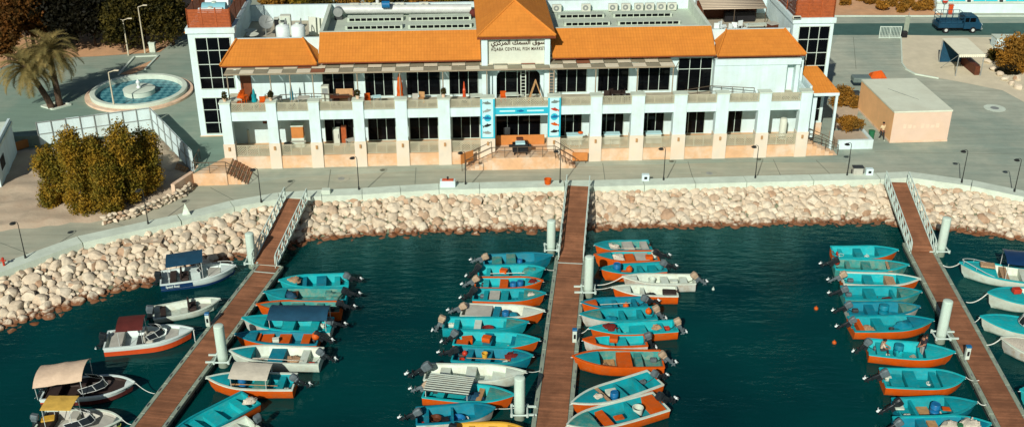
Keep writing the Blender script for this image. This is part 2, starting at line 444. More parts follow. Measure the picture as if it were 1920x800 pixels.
M['promenade'] = mat('promenade', (.40,.395,.295), .9, .09, .7, .2, 6, col2=(.30,.345,.265), scale2=.10, amt2=.8, lo2=.40, hi2=.62, streak=.13)
M['plaza'] = mat('plaza', (.29,.335,.26), .9, .10, .5, .2, 6, col2=(.16,.26,.205), scale2=.05, amt2=.85, lo2=.40, hi2=.6, streak=.12)
M['asphalt'] = mat('asphalt', (.045,.11,.095), .9, .14, .7, .2, 10, col2=(.07,.14,.11), scale2=.25, amt2=.6)
M['sand'] = mat('sand', (.63,.57,.41), .95, .08, .9, .3, 5, col2=(.52,.48,.34), scale2=.3, amt2=.6)
M['sand_orange'] = mat('sand_orange', (.58,.33,.17), .95, .15, .9, .3, 5, col2=(.46,.30,.18), scale2=.3, amt2=.6)
M['dirt'] = mat('dirt', (.47,.385,.275), .95, .2, 1.0, .5, 4, col2=(.34,.25,.17), scale2=.5, amt2=.7)
M['planks'] = plank_material('planks', (.22,.094,.045))
M['pier_concrete'] = mat('pier_concrete', (.26,.32,.24), .85, .15, 2, .2, 20, col2=(.18,.21,.18), scale2=.8, amt2=.6)
M['pile'] = mat('pile', (.50,.64,.54), .6, .06, 1.5, col2=(.48,.54,.48), scale2=.8, amt2=.5, grime=(.25,.75,(.10,.12,.07),.75), streak=.10, streak_scale=(3,3,.25))
M['rail_white'] = mat('rail_white', (.50,.62,.55), .5, .08)

# ---------------------------------------------------------------- water, sea bed, shore
b = MB(); b.add([(-400,-150,0),(400,-150,0),(400,100,0),(-400,100,0)], [(0,1,2,3)])
tag(b.build('water', M['water']), kind='structure')
b = MB(); b.add([(-400,-150,-3.2),(400,-150,-3.2),(400,100,-3.2),(-400,100,-3.2)], [(0,1,2,3)])
tag(b.build('seabed', M['seabed']), kind='structure')

G = 1.5                                     # height of the promenade
WALL = [(-120,20), (-60,46), (-43.29, 60.29), (-35.54, 66.46), (-31.26, 70.89), (-24.99, 74.37), (-21.55, 76.72), (-18.29, 78.13), (-15.04, 78.61),
        (-11.87, 78.9), (-8.86, 79.38), (-5.82, 79.78), (-2.57, 79.97), (4.3, 80.37), (6.54, 80.37), (19.08, 81.18),
        (30.11, 81.79), (32.61, 82.1), (37.04, 80.47), (40.49, 78.42), (49.3, 72.81), (110,40)]
SHORE = [(-114,16), (-54,41), (-42.07, 57.24), (-34.03, 62.02), (-29.69, 65.54), (-23.93, 69.62), (-20.62, 71.76), (-17.56, 73.42), (-14.61, 74.96),
         (-11.54, 75.4), (-8.6, 75.67), (-5.64, 76.02), (-2.5, 76.29), (4.17, 76.56), (6.34, 76.56), (18.48, 77.19),
         (29.12, 77.65), (31.23, 77.01), (35.62, 75.84), (39.29, 74.7), (48.65, 70.8), (104,34)]
nW = len(WALL)
# back edge of the coping
def offs(poly, d):
    out = []
    for i, p in enumerate(poly):
        a = Vector(poly[max(i-1,0)]); c_ = Vector(poly[min(i+1,len(poly)-1)])
        t = (c_-a).normalized(); n = Vector((-t.y, t.x))
        out.append((p[0]+n.x*d, p[1]+n.y*d))
    return out
COP = offs(WALL, 1.12)
FACE = offs(WALL, .0)
LIP = offs(WALL, -.06)

# promenade and hinterland: one sheet from the quay wall to beyond the horizon
b = MB(); vs = []; fs = []
for i, (x, y) in enumerate(COP):
    vs += [(x, y-.05, G), (x*1.0, 130, G), (x*14, 1600, G)]
for i in range(nW-1):
    a = i*3
    fs += [(a, a+3, a+4, a+1), (a+1, a+4, a+5, a+2)]
b.add(vs, fs)
tag(b.build('ground', M['ground']), kind='structure')

wallth = empty('quay_wall')
tag(wallth, 'long low concrete quay wall with flat coping above the boulder slope', 'wall')
for i in range(nW-1):
    b = MB()
    n_ = max(1, int((Vector(WALL[i+1])-Vector(WALL[i])).length/4.0))
    for k in range(n_):
        t0, t1 = k/n_, (k+1)/n_ - .012/n_*1.0
        def lp(P_, t): return (P_[i][0]+(P_[i+1][0]-P_[i][0])*t, P_[i][1]+(P_[i+1][1]-P_[i][1])*t)
        a0,a1,c0,c1 = lp(LIP,t0),lp(LIP,t1),lp(COP,t0),lp(COP,t1)
        vs = [(*a0,.9),(*a1,.9),(*c1,.9),(*c0,.9),(*a0,2.02),(*a1,2.02),(*c1,2.04),(*c0,2.04)]
        b.add(vs, [(3,2,1,0),(4,5,6,7),(0,1,5,4),(1,2,6,5),(2,3,7,6),(3,0,4,7)])
    b.build('coping_block', M['coping'], wallth)

# boulder slope
bank = MB(); vs = []; fs = []
for i in range(nW):
    w = Vector(WALL[i]); s_ = Vector(SHORE[i]); d = s_-w
    far = w + d*3.2
    vs += [(w.x, w.y+.1, 1.35), (s_.x, s_.y, -.22), (far.x, far.y, -3.3)]
for i in range(nW-1):
    a = i*3
    fs += [(a+1, a+4, a+3, a), (a+2, a+5, a+4, a+1)]
bank.add(vs, fs)
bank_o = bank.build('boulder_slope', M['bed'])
tag(bank_o, kind='structure')

rnd = random.Random(7)
def ico(sub):
    import bmesh
    bm = bmesh.new(); bmesh.ops.create_icosphere(bm, subdivisions=sub, radius=1.0)
    vs = [v.co.copy() for v in bm.verts]; fs = [tuple(v.index for v in f.verts) for f in bm.faces]
    bm.free(); return vs, fs
ICO_V, ICO_F = ico(2)
ICO3_V, ICO3_F = ico(3)
stone_meshes = []
for k in range(16):
    off = Vector((k*7.3, k*3.1, k*5.7)); r_ = random.Random(100+k)
    planes = [(Vector((r_.uniform(-1,1),r_.uniform(-1,1),r_.uniform(-1,1))).normalized(), r_.uniform(.54,.84)) for _ in range(10)]
    vs = []
    for v in ICO_V:
        p = v*(1+.16*noise.noise(v*1.3+off)+.05*noise.noise(v*3.1+off))
        for n_, h in planes:
            e = p.dot(n_)-h
            if e > 0: p = p - n_*e*.95
        vs.append(p)
    b = MB(); b.add(vs, ICO_F)
    me = b.mesh('stone', M['stone'])
    me.polygons.foreach_set('use_smooth', [True]*len(me.polygons))
    try: me.set_sharp_from_angle(angle=R(33))
    except Exception: pass
    stone_meshes.append((me, vs))
# throw stones on the slope, big ones first
placed = []
cell = {}
def free(p, r):
    cx, cy, cz = int(p.x//1.2), int(p.y//1.2), int(p.z//1.2)
    for ax in (-1,0,1):
        for ay in (-1,0,1):
            for az in (-1,0,1):
                for (q, s_) in cell.get((cx+ax,cy+ay,cz+az), ()):
                    if (q-p).length < (r+s_)*(.66 if p.x > 6 else .74): return False
    return True
segs = []
for i in range(2, nW-2):
    L_ = (Vector(WALL[i+1])-Vector(WALL[i])).length
    segs.append((i, L_))
tot = sum(l for _, l in segs)
GAPS = [(-17.2, 1.1), (4.9, 1.2), (31.3, 1.1)]
def throw(n, r0, r1, t0=-.04, t1=1.30):
    for _ in range(n):
        x = rnd.uniform(0, tot)
        for i, l in segs:
            if x < l: break
            x -= l
        u = x/l; t = rnd.uniform(t0, t1)
        w = Vector(WALL[i]).lerp(Vector(WALL[i+1]), u); s_ = Vector(SHORE[i]).lerp(Vector(SHORE[i+1]), u)
        p2 = w.lerp(s_, t); z = 1.42 + (-.22-1.42)*t
        r = rnd.uniform(r0, r1)
        if t < .1: r = min(r, .36)
        p = Vector((p2.x, p2.y, z + r*.12))
        if free(p, r):
            placed.append((p, r)); cell.setdefault((int(p.x//1.2),int(p.y//1.2),int(p.z//1.2)), []).append((p, r))
throw(320, .44, .54); throw(2200, .32, .44); throw(9000, .22, .32); throw(15000, .14, .22); throw(10000, .10, .14)
camp = Vector((0,0,40))
def view_size(p, r):
    d = p-camp
    if d.y < 1: return 0
    u_ = 960+2070*d.x/(d.y*math.cos(R(26.7))-d.z*math.sin(R(26.7)))
    if u_ < -10 or u_ > 1930 or p.z < .05: return 0
    return r/d.length
order = sorted(range(len(placed)), key=lambda k: -view_size(*placed[k]))
rest = MB()
for n_, k in enumerate(order):
    p, r = placed[k]
    me, vs = stone_meshes[rnd.randrange(16)]
    flat = p.x > 6
    tilt = Euler((R(27)+rnd.uniform(-.22,.22), rnd.uniform(-.22,.22), 0)).to_matrix() @ Matrix.Rotation(rnd.uniform(0,6.28), 3, 'Z')
    e = tilt.to_euler()
    sc = Vector((rnd.uniform(1.0,1.22), rnd.uniform(.95,1.12), rnd.uniform(.50,.66) if flat else rnd.uniform(.60,.82)))*r*1.16
    if n_ < 300:
        link('stone', me, bank_o, p, e, sc)
    else:
        mt = e.to_matrix()
        rest.add([p + mt @ Vector((v.x*sc.x, v.y*sc.y, v.z*sc.z)) for v in vs], ICO_F)
ro = rest.build('stones', M['stone'], bank_o)
ro.data.polygons.foreach_set('use_smooth', [True]*len(ro.data.polygons))
try: ro.data.set_sharp_from_angle(angle=R(33))
except Exception: pass
tag(ro, kind='stuff')

# ---------------------------------------------------------------- floating piers and gangways
def pier(a, b_, w, label, gap=None):
    """a: shore end, b_: sea end (world xy)"""
    a = Vector(a); b_ = Vector(b_); d = (a-b_); L_ = d.length
    t = empty('floating_pier', (b_.x, b_.y, 0), math.atan2(d.y, d.x)-math.pi/2)
    tag(t, label, 'pier', 'floating piers in the harbour')
    h = w/2; n_ = int(L_/3.0)
    for k in range(n_):
        y0, y1 = L_*k/n_, L_*(k+1)/n_-.03
        part('deck_panel', M['planks'], t, (-h+.30, h-.30, y0, y1, .40, .50))
    for s_ in (-1, 1):
        b = MB()
        for k in range(n_):
            y0, y1 = L_*k/n_, L_*(k+1)/n_-.04
            b.bbox(min(s_*h,s_*(h-.28)), max(s_*h,s_*(h-.28)), y0, y1, .28, .52, .03)
        b.build('edge_beam', M['pier_concrete'], t)
        for k in range(n_*2):
            y = L_*(k+.5)/(n_*2)
            b = MB(); x = s_*(h-.10)
            b.box(x-.05, x+.05, y-.03, y+.03, .52, .56); b.bar((x,y-.16,.585),(x,y+.16,.585),.05,.045)
            b.build('cleat', M['metal_grey'], t)
    b = MB()
    for k in range(n_):
        y0, y1 = L_*k/n_+.1, L_*(k+1)/n_-.12
        b.box(-h+.06, h-.06, y0, y1, -.45, .30)
    b.build('float', M['dark_grey'], t)
    part('threshold', M['frame_white'], t, (-h+.2, h-.2, L_-1.15, L_-1.05, .503, .515), (-h+.2, h-.2, L_-.1, L_, .503, .53))
    return t

def gangway(a, b_, w, label):
    """a: low end on the pier, b_: top end on the quay (xyz)"""
    a = Vector(a); b_ = Vector(b_); d = b_-a
    run = math.hypot(d.x, d.y); rise = d.z
    t = empty('gangway', a, math.atan2(d.y, d.x)-math.pi/2)
    tag(t, label, 'gangway', 'gangways down to the piers')
    h = w/2
    def pt(x, s_, z): return (x, s_*run, s_*rise+z)
    b = MB()
    vs = [pt(-h+.12,0,.0),pt(h-.12,0,.0),pt(h-.12,1,.0),pt(-h+.12,1,.0),pt(-h+.12,0,.07),pt(h-.12,0,.07),pt(h-.12,1,.07),pt(-h+.12,1,.07)]
    b.add(vs, [(3,2,1,0),(4,5,6,7),(0,1,5,4),(1,2,6,5),(2,3,7,6),(3,0,4,7)])
    b.build('deck', M['planks'], t)
    n_ = 9
    for sd in (-1, 1):
        x = sd*(h-.06)
        b = MB()
        b.bar(pt(x,0,.0), pt(x,1,.0), .10, .16)
        b.bar(pt(x,0,1.0), pt(x,1,1.0), .07, .07)
        b.bar(pt(x,0,.52), pt(x,1,.52), .035, .035)
        b.build('side_rail', M['rail_white'], t)
        for k in range(n_+1):
            s_ = k/n_
            b = MB(); b.bar(pt(x,s_,.0), pt(x,s_,1.03), .075, .075, up=(0,1,0)); b.build('post', M['rail_white'], t)
            if k < n_:
                b = MB(); b.bar(pt(x,s_,.05), pt(x,(k+1)/n_,.97), .05, .05, up=(1,0,0)); b.build('brace', M['rail_white'], t)
        b = MB(); b.tube([pt(x,0,1.0), pt(x,-.035,.9), pt(x,-.04,.4), pt(x,-.04,.05)], .04, 6); b.build('end_post', M['rail_white'], t)
    return t

PL = ((-17.98, 68.22), (-20.94, 51.27)); PM = ((4.23, 70.15), (2.27, 51.22)); PR = ((30.51, 72.17), (28.93, 51.22))
def ext(pr, far=14.0, near=1.4):
    a = Vector(pr[0]); b_ = Vector(pr[1]); d = (a-b_).normalized()
    return (a+d*near, b_-d*far)
pier(*ext(PL, near=2.0), 2.1, 'brown plank floating pier at the left, leading away from the white speedboats')
pier(*ext(PM), 2.35, 'brown plank floating pier in the middle with skiffs packed on both sides')
pier(*ext(PR), 2.15, 'brown plank floating pier at the right, beside the blue-canopied boat')
gangway((-17.98, 70.14, 0.55), (-16.94, 78.02, 1.98), 1.9, 'white railed gangway sloping to the left pier')
gangway((4.36, 71.26, 0.55), (5.32, 80.37, 1.98), 1.95, 'white railed gangway sloping to the middle pier')
gangway((30.5, 72.16, 0.55), (31.14, 81.08, 1.98), 1.9, 'white railed gangway sloping to the right pier')

def pile(x, y, z1, side, label):
    t = empty('mooring_pile', (x, y, 0))
    tag(t, label, 'pile', 'white mooring piles beside the piers')
    b = MB(); b.cyl((0,0,-3.2), (0,0,z1), .32, n=20, cap=False)
    b.lathe([(.32,z1-.001),(.30,z1+.05),(.20,z1+.10),(.02,z1+.115)], 20)
    b.build('shaft', M['pile'], t, smooth=True)
    b = MB()
    s_ = side
    for (p, q) in (((-.46,-.46),(.46,-.46)), ((.46,-.46),(.46,.46)), ((.46,.46),(-.46,.46)), ((-.46,.46),(-.46,-.46))):
        b.cyl((p[0],p[1],.55), (q[0],q[1],.55), .055, n=8)
    b.bar((s_*.46,-.40,.55), (s_*1.0,-.40,.55), .1); b.bar((s_*.46,.40,.55), (s_*1.0,.40,.55), .1)
    b.build('pile_guide', M['rail_white'], t)
    for p in ((-.46,-.46),(.46,-.46),(.46,.46),(-.46,.46)):
        b = MB(); b.cyl((p[0],p[1],.44),(p[0],p[1],.66),.08,n=8); b.build('roller', M['rail_white'], t)
pile(*(-19.04, 70.76), 2.75, 1, 'white pile at the foot of the left gangway')
pile(*(-18.24, 58.12), 2.95, -1, 'white pile right of the left pier beside the white boat')
pile(*(2.92, 72.8), 2.75, 1, 'white pile left of the middle gangway foot')
pile(*(5.35, 66.65), 3.1, -1, 'white pile on the right edge of the middle pier')
pile(*(0.44, 52.72), 2.85, 1, 'white pile left of the middle pier near the bottom edge')
pile(*(32.08, 72.55), 3.1, -1, 'white pile at the foot of the right gangway')
pile(*(28.01, 60.81), 3.1, 1, 'white pile left of the right pier by two standing people')

def pedestal(x, y, label):
    t = empty('service_pedestal', (x, y, .52)); tag(t, label, 'pedestal', 'power pedestals on the piers')
    part('body', M['frame_white'], t, (-.14,.14,-.12,.12,0,.86), bev=.02)
    part('cap', M['blue_plastic'], t, (-.16,.16,-.14,.14,.862,.99), bev=.03)
    part('socket', M['black'], t, (-.07,.07,-.135,-.121,.30,.62))
    part('door', M['boat_white'], t, (-.10,.10,-.128,-.121,.06,.26))
pedestal(*(-20.1, 61.99), 'white power pedestal on the left pier')
pedestal(*(4.04, 60.07), 'white power pedestal on the middle pier')
pedestal(*(28.67, 58.12), 'white power pedestal on the right pier')

# ---------------------------------------------------------------- boats
def smooth01(x): x = max(0., min(1., x)); return x*x*(3-2*x)

class Hull:
    def __init__(s, L, W, fb=.50, rise=.30, full=2.2, stern=.88, tmax=.50):
        s.L, s.W, s.fb, s.rise, s.full, s.stern, s.tmax = L, W, fb, rise, full, stern, tmax
        s.lift = max(0., fb-.465); s.fl = .07+.5*s.lift      # height of the floor boards
    def g(s, t):
        if t < s.tmax: k = s.stern + (1-s.stern)*math.sin(max(0., t)/s.tmax*math.pi/2)
        else: k = max(0., 1-((t-s.tmax)/(1-s.tmax))**s.full)
        return max(.025, s.W/2*k)
    def z(s, t): return s.fb + s.rise*max(0., t)**2.4
    def tx(s, x): return x/s.L
    def inner(s, t, z):
        """half width of the liner at height z"""
        top = s.g(t)-.09; bot = .74*s.g(t)-.07
        k = (z-s.fl)/(s.z(t)-s.fl)
        return max(.01, bot+(top-bot)*k)

def hull_mesh(h, N=16):
    b = MB(); vs = []; fs = []
    ring = 9
    for i in range(N+1):
        t = i/N; t = t if t < .5 else .5+.5*(1-(1-(t-.5)*2)**1.35)
        g = h.g(t); z = h.z(t)
        rake = .10*h.L*t**3
        x = t*h.L
        pts = [(x, g, z), (x-rake*.22, g*.985, z-.14), (x-rake*.5, g*.93, .14+.22*t**3), (x-rake*.75, g*.74, -.06+.22*t**4), (x-rake, 0, -.26+.12*t**4)]
        row = pts + [(p[0], -p[1], p[2]) for p in pts[-2::-1]]
        vs += row
    for i in range(N):
        for k in range(ring-1):
            a = i*ring+k
            fs.append((a, a+1, a+ring+1, a+ring))
    b.add(vs, fs)
    b.add([vs[k] for k in range(ring)], [tuple(range(ring))])
    return b

def strip(h, off0, off1, z0, z1, t0=0., t1=1., N=16, full=True):
    pass

def rim_mesh(h, w=.10, N=18, lift=.025, out=.03):
    b = MB()
    for s_ in (1, -1):
        vs = []; fs = []
        for i in range(N+1):
            t = i/N; t = t if t < .5 else .5+.5*(1-(1-(t-.5)*2)**1.35)
            g = h.g(t); z = h.z(t); x = t*h.L
            gi = max(0.0, g-w)
            vs += [(x, s_*(g+out), z-.06), (x, s_*(g+out), z+lift), (x, s_*gi, z+lift), (x, s_*gi, z-.05)]
        for i in range(N):
            a = i*4
            for k in range(3): fs.append((a+k, a+k+1, a+5+k, a+4+k))
        b.add(vs, fs)
    # transom cap
    g = h.g(0); z = h.z(0)
    b.box(-.03, .07, -g, -.26, z-.06, z+lift-.003); b.box(-.03, .07, .26, g, z-.06, z+lift-.003); b.box(-.035, .065, -.27, .27, z-.2, z-.10)
    return b

def liner_mesh(h, tf, N=14):
    b = MB(); vs = []; fs = []
    for i in range(N+1):
        t = .012+(tf+.02-.012)*i/N; x = t*h.L
        z = h.z(t)-.02; gt = h.g(t)-.08; gb = h.inner(t, h.fl)
        vs += [(x, gt, z), (x, gb+.03, h.fl+.09), (x, gb, h.fl), (x, -gb, h.fl), (x, -gb-.03, h.fl+.09), (x, -gt, z)]
    for i in range(N):
        a = i*6
        for k in range(5): fs.append((a+k, a+k+6, a+k+7, a+k+1))
    b.add(vs, fs)
    b.add([vs[k] for k in range(6)], [(5,4,3,2,1,0)])
    return b

def deck_mesh(h, tf, drop=.02, camber=.05, N=10):
    b = MB(); vs = []; fs = []
    for i in range(N+1):
        t = tf+(0.995-tf)*i/N; t = t if i == 0 else tf+(0.995-tf)*(1-(1-i/N)**1.25)
        g = max(.0, h.g(t)-.085); z = h.z(t)-drop; x = t*h.L
        for k in range(5):
            y = g*(1-k*.5); vs.append((x, y, z+camber*(1-abs(1-k*.5)**2)*min(1, g/.5)))
    for i in range(N):
        for k in range(4):
            a = i*5+k; fs.append((a, a+1, a+6, a+5))
    b.add(vs, fs)
    # bulkhead below the deck edge, with a dark locker mouth
    g = h.g(tf)-.085; z = h.z(tf)-drop; x = tf*h.L; gb = h.inner(tf, h.fl)
    b.add([(x,g,z),(x,0,z+camber),(x,-g,z),(x,-gb,h.fl),(x,gb,h.fl)], [(0,1,2,3,4)])
    b.add([(x-.03,g,z),(x-.03,0,z+camber),(x-.03,-g,z),(x+.05,-g,z+.005),(x+.05,0,z+camber+.005),(x+.05,g,z+.005),(x-.03,g,z-.08),(x-.03,0,z+camber-.08),(x-.03,-g,z-.08)],
          [(0,1,4,5),(1,2,3,4),(1,0,6,7),(2,1,7,8)])
    return b

def bench_mesh(h, t0, t1, z1, z0=.075, ins=.02, y0=None, y1=None):
    b = MB(); vs = []; z0 = h.fl+.005; z1 = z1 + (h.fl-.07 if z1 < .2 else h.lift*.85)
    for z in (z0, z1):
        for t in (t0, t1):
            w = h.inner(t, z)-ins
            ya = -w if y0 is None else y0*w; yb = w if y1 is None else y1*w
            vs += [(t*h.L, ya, z), (t*h.L, yb, z)]
    b.add(vs, [(0,1,3,2),(4,6,7,5),(0,4,5,1),(2,3,7,6),(0,2,6,4),(1,5,7,3)])
    return b

ENG = {}
def engine_meshes(cm):
    if cm in ENG: return ENG[cm]
    c = MB(); c.bbox(-.50, .06, -.19, .19, .16, .60, .09); c.bbox(-.42, .0, -.15, .15, .02, .17, .04)
    l = MB(); l.bbox(-.34, -.12, -.085, .085, -.55, .05, .03); l.bbox(-.31, -.14, -.05, .05, -.92, -.53, .02)
    l.box(-.46, -.10, -.14, .14, -.60, -.57)
    l.cyl((-.44,0,-.92), (.0,0,-.92), .075, .03, 8); l.add([(-.34,-.012,-.95),(-.14,-.012,-.95),(-.20,-.012,-1.14),(-.34,.012,-.95),(-.14,.012,-.95),(-.20,.012,-1.14)], [(0,1,2),(5,4,3),(0,2,5,3),(1,4,5,2),(0,3,4,1)])
    l.box(-.12, .10, -.13, .13, -.32, .02)
    p = MB(); p.cyl((-.58,0,-.92), (-.44,0,-.92), .035, .06, 8)
    for k in range(3):
        a = k*2.094
        ca, sa = math.cos(a), math.sin(a); ct, st = math.cos(a+.75), math.sin(a+.75)
        def q(r, an, dx): return (-.52+dx, r*math.cos(an), -.92+r*math.sin(an))
        ring = [q(.05,a-.3,.03), q(.16,a-.55,.05), q(.21,a,.0), q(.17,a+.5,-.05), q(.05,a+.3,-.03)]
        back = [(x+.014, y, z) for x, y, z in ring]
        p.add(ring+back, [(0,1,2,3,4),(9,8,7,6,5)]+[(i,(i+1)%5+0,(i+1)%5+5,i+5) for i in range(5)])
    ENG[cm] = (c.mesh('cowling', M[cm], True), l.mesh('leg', M['engine_black' if cm != 'engine_tan' else 'engine_grey'], True), p.mesh('propeller', M['prop']))
    return ENG[cm]

def add_engine(t, h, cm, tilt, y=0.0, sc=1.0, yaw=0.0):
    c, l, p = engine_meshes(cm)
    e = link('outboard_engine', c, t, (-.06, y, h.z(0)-.02), (0, R(tilt), R(yaw)), (sc*.84,)*3)
    link('leg', l, e); link('propeller', p, e)

def make_boat(bow, stern, W, hull='orange', liner='turq', deck='turq', rim='turq', tf=.74, eng=('engine_grey', 62), fb=.78, rise=.30,
              benches=((.22,.30,.40),(.46,.60,.44)), bmat=None, label='', name='fishing_skiff', cat='boat', group=None, full=2.25, stern_w=.95, roll=0.0, sub='boat_white'):
    P0 = Vector((stern[0], stern[1], 0)); P1 = Vector((bow[0], bow[1], 0)); d = P1-P0; L = d.length
    h = Hull(L, W*1.07, fb*.93, rise, full, stern_w)
    a = math.atan2(d.y, d.x)
    t = empty(name, P0, a)
    t.rotation_euler = (R(roll), 0, a)
    tag(t, label, cat, group)
    hull_mesh(h).build('hull', M[hull], t, smooth=True)
    rim_mesh(h).build('gunwale', M[rim], t)
    liner_mesh(h, tf).build('liner', M[liner], t)
    if deck: deck_mesh(h, tf).build('foredeck', M[deck], t, smooth=True)
    for k, q in enumerate(benches):
        t0, t1, z1 = q[:3]
        mm = q[3] if len(q) > 3 else (bmat or liner)
        ya = q[4] if len(q) > 4 else None; yb = q[5] if len(q) > 5 else None
        b = bench_mesh(h, t0, t1, z1, y0=ya, y1=yb)
        o = b.build('bench' if z1 > .15 else 'floor_board', M[mm], t)
    if name == 'fishing_skiff':
        # fuel tank with hose by the stern, mooring line coiled in the bow
        q = rnd.uniform(.05,.10); sd = rnd.choice((-1,1)); yy = sd*h.inner(q,.3)*.62
        b = MB(); b.bbox(q*L-.02,q*L+.40,yy-.15,yy+.15,h.fl+.02,h.fl+.27,.05); b.cyl((q*L+.2,yy,h.fl+.26),(q*L+.2,yy,h.fl+.32),.05,n=8); b.build('fuel_tank', M[rnd.choice(('red','dark_grey','engine_grey','boat_white'))], t, smooth=True)
        b = MB(); b.tube([(q*L+.2,yy,h.fl+.31),(q*L,yy*.6,h.fl+.15),(.12,yy*.3,h.z(0)-.15),(.02,0,h.z(0)+.05)], .018, 5); b.build('fuel_hose', M['black'], t)
        q = rnd.uniform(tf-.14, tf-.07); yy = rnd.uniform(-.35,.35)*h.inner(q,.1); cz = h.fl+.03; pts = []
        for k in range(34): a_ = k*.62; rr_ = .10+.10*abs(math.sin(k*.13))+rnd.uniform(-.015,.015); pts.append((q*L+rr_*math.cos(a_), yy+rr_*math.sin(a_), cz+.0035*k))
        b = MB(); b.tube(pts, .018, 4); b.build('rope_coil', M[rnd.choice(('rope','net_brown','turq_deep','net_pale'))], t)
        if rnd.random() < .15:
            y0 = rnd.choice((-1,1))*h.inner(.4,.4)*rnd.uniform(.5,.8); b = MB(); b.cyl((.18*L,y0,h.z(0)-.0),(.62*L,y0*.9,h.z(.6)-.02),.022,n=6); b.bbox(.60*L,.72*L,y0*.9-.06,y0*.9+.06,h.z(.6)-.035,h.z(.6)-.01,.008); b.build('oar', M[rnd.choice(('wood_light','net_pale','boat_white'))], t)
    # rub strake and bow ring
    b = MB(); b.tube([(h.L*.985, -.05, h.z(1)-.10), (h.L*1.01, 0, h.z(1)-.13), (h.L*.985, .05, h.z(1)-.10)], .018, 5); b.build('bow_ring', M['metal_light'], t)
    if eng: add_engine(t, h, eng[0], eng[1], *(eng[2:]))
    return t, h

def boat_pt(t, h, tt, s_, z):
    y = s_*h.inner(tt, .4)
    return Matrix.LocRotScale(t.location, t.rotation_euler, None) @ Vector((tt*h.L, y, z))

# things carried in the boats
def lump_mesh(seed, hgt=.5):
    r_ = random.Random(seed); off = Vector((seed*3.3, seed*1.7, seed))
    vs = [Vector((v.x, v.y, max(-.05, v.z)*hgt))*(1+.42*noise.noise(v*1.7+off)+.16*noise.noise(v*4.5+off)) for v in ICO3_V]
    b = MB(); b.add(vs, ICO3_F); return b
LUMP = [lump_mesh(s_, .55) for s_ in range(6)]
NUM = [0]
def cargo(t, h, kind, m, tt, s_, size=1.0, z=.08, where='', col='', rz=None):
    p = boat_pt(t, h, tt, s_, z + (h.fl-.07 if z < .2 else h.lift*.85))
    a = t.rotation_euler.z + (rz if rz is not None else rnd.uniform(-.4, .4))
    b = MB(); NUM[0] += 1
    if kind == 'drum':
        b.lathe([(.05,0),(.26,0),(.28,.03),(.28,.24),(.295,.26),(.28,.28),(.28,.50),(.295,.52),(.28,.54),(.28,.74),(.25,.78),(.24,.75),(.02,.75)], 16)
        name, lab, cat = 'drum', f'{col} plastic drum standing in {where}', 'drum'
    elif kind == 'bucket':
        b.lathe([(.02,0),(.17,0),(.21,.38),(.225,.38),(.225,.41),(.19,.40),(.16,.05),(.02,.05)], 14)
        name, lab, cat = 'bucket', f'{col} bucket standing in {where}', 'bucket'
    elif kind == 'tub':
        b.lathe([(.02,0),(.36,0),(.44,.24),(.47,.25),(.47,.28),(.42,.27),(.34,.05),(.02,.05)], 16)
        name, lab, cat = 'tub', f'{col} round tub lying in {where}', 'tub'
    elif kind == 'box':
        b.bbox(-.34,.34,-.26,.26,0,.36,.03); b.bbox(-.36,.36,-.28,.28,.362,.44,.03)
        name, lab, cat = 'cool_box', f'{col} lidded box standing in {where}', 'box'
    elif kind == 'ball':
        b.ball((0,0,.22), .22, 12, 8); b.cyl((0,0,.40),(0,0,.50),.05,n=8)
        name, lab, cat = 'buoy', f'{col} round buoy lying in {where}', 'buoy'
    elif kind == 'board':
        b.bbox(-.16,.16,-.85,.85,0,.06,.015)
        name, lab, cat = 'board', f'{col} board laid across {where}', 'board'
    elif kind == 'pole':
        b.cyl((-1.4,0,0),(1.4,0,.03),.035,n=8)
        name, lab, cat = 'pole', f'{col} pole lying along {where}', 'pole'
    elif kind == 'cushion':
        b.bbox(-.42,.42,-.30,.30,0,.12,.05)
        name, lab, cat = 'mat', f'{col} mat lying in {where}', 'mat'
    elif kind == 'net':
        q = LUMP[NUM[0] % 6]; b.add([Vector((v[0]*.55, v[1]*.48, v[2]*.6)) for v in q.v], ICO3_F)
        for k in range(5):
            an = rnd.uniform(0, 6.28); rr = rnd.uniform(.15, .4); b.ball((rr*math.cos(an), rr*math.sin(an), .22+.1*rnd.random()), .05, 6, 4)
        name, lab, cat = 'fishing_net', f'{col} heap of fishing net in {where}', 'net'
    elif kind == 'tarp':
        q = LUMP[NUM[0] % 6]; b.add([Vector((v[0]*.75, v[1]*.6, v[2]*.75)) for v in q.v], ICO3_F)
        name, lab, cat = 'tarpaulin', f'{col} crumpled tarpaulin heaped in {where}', 'tarpaulin'
    else: return
    o = b.build(name, M[m], None, smooth=True, loc=p, rot=(0,0,a)); o.scale = (size,)*3
    tag(o, lab, cat)
    return o

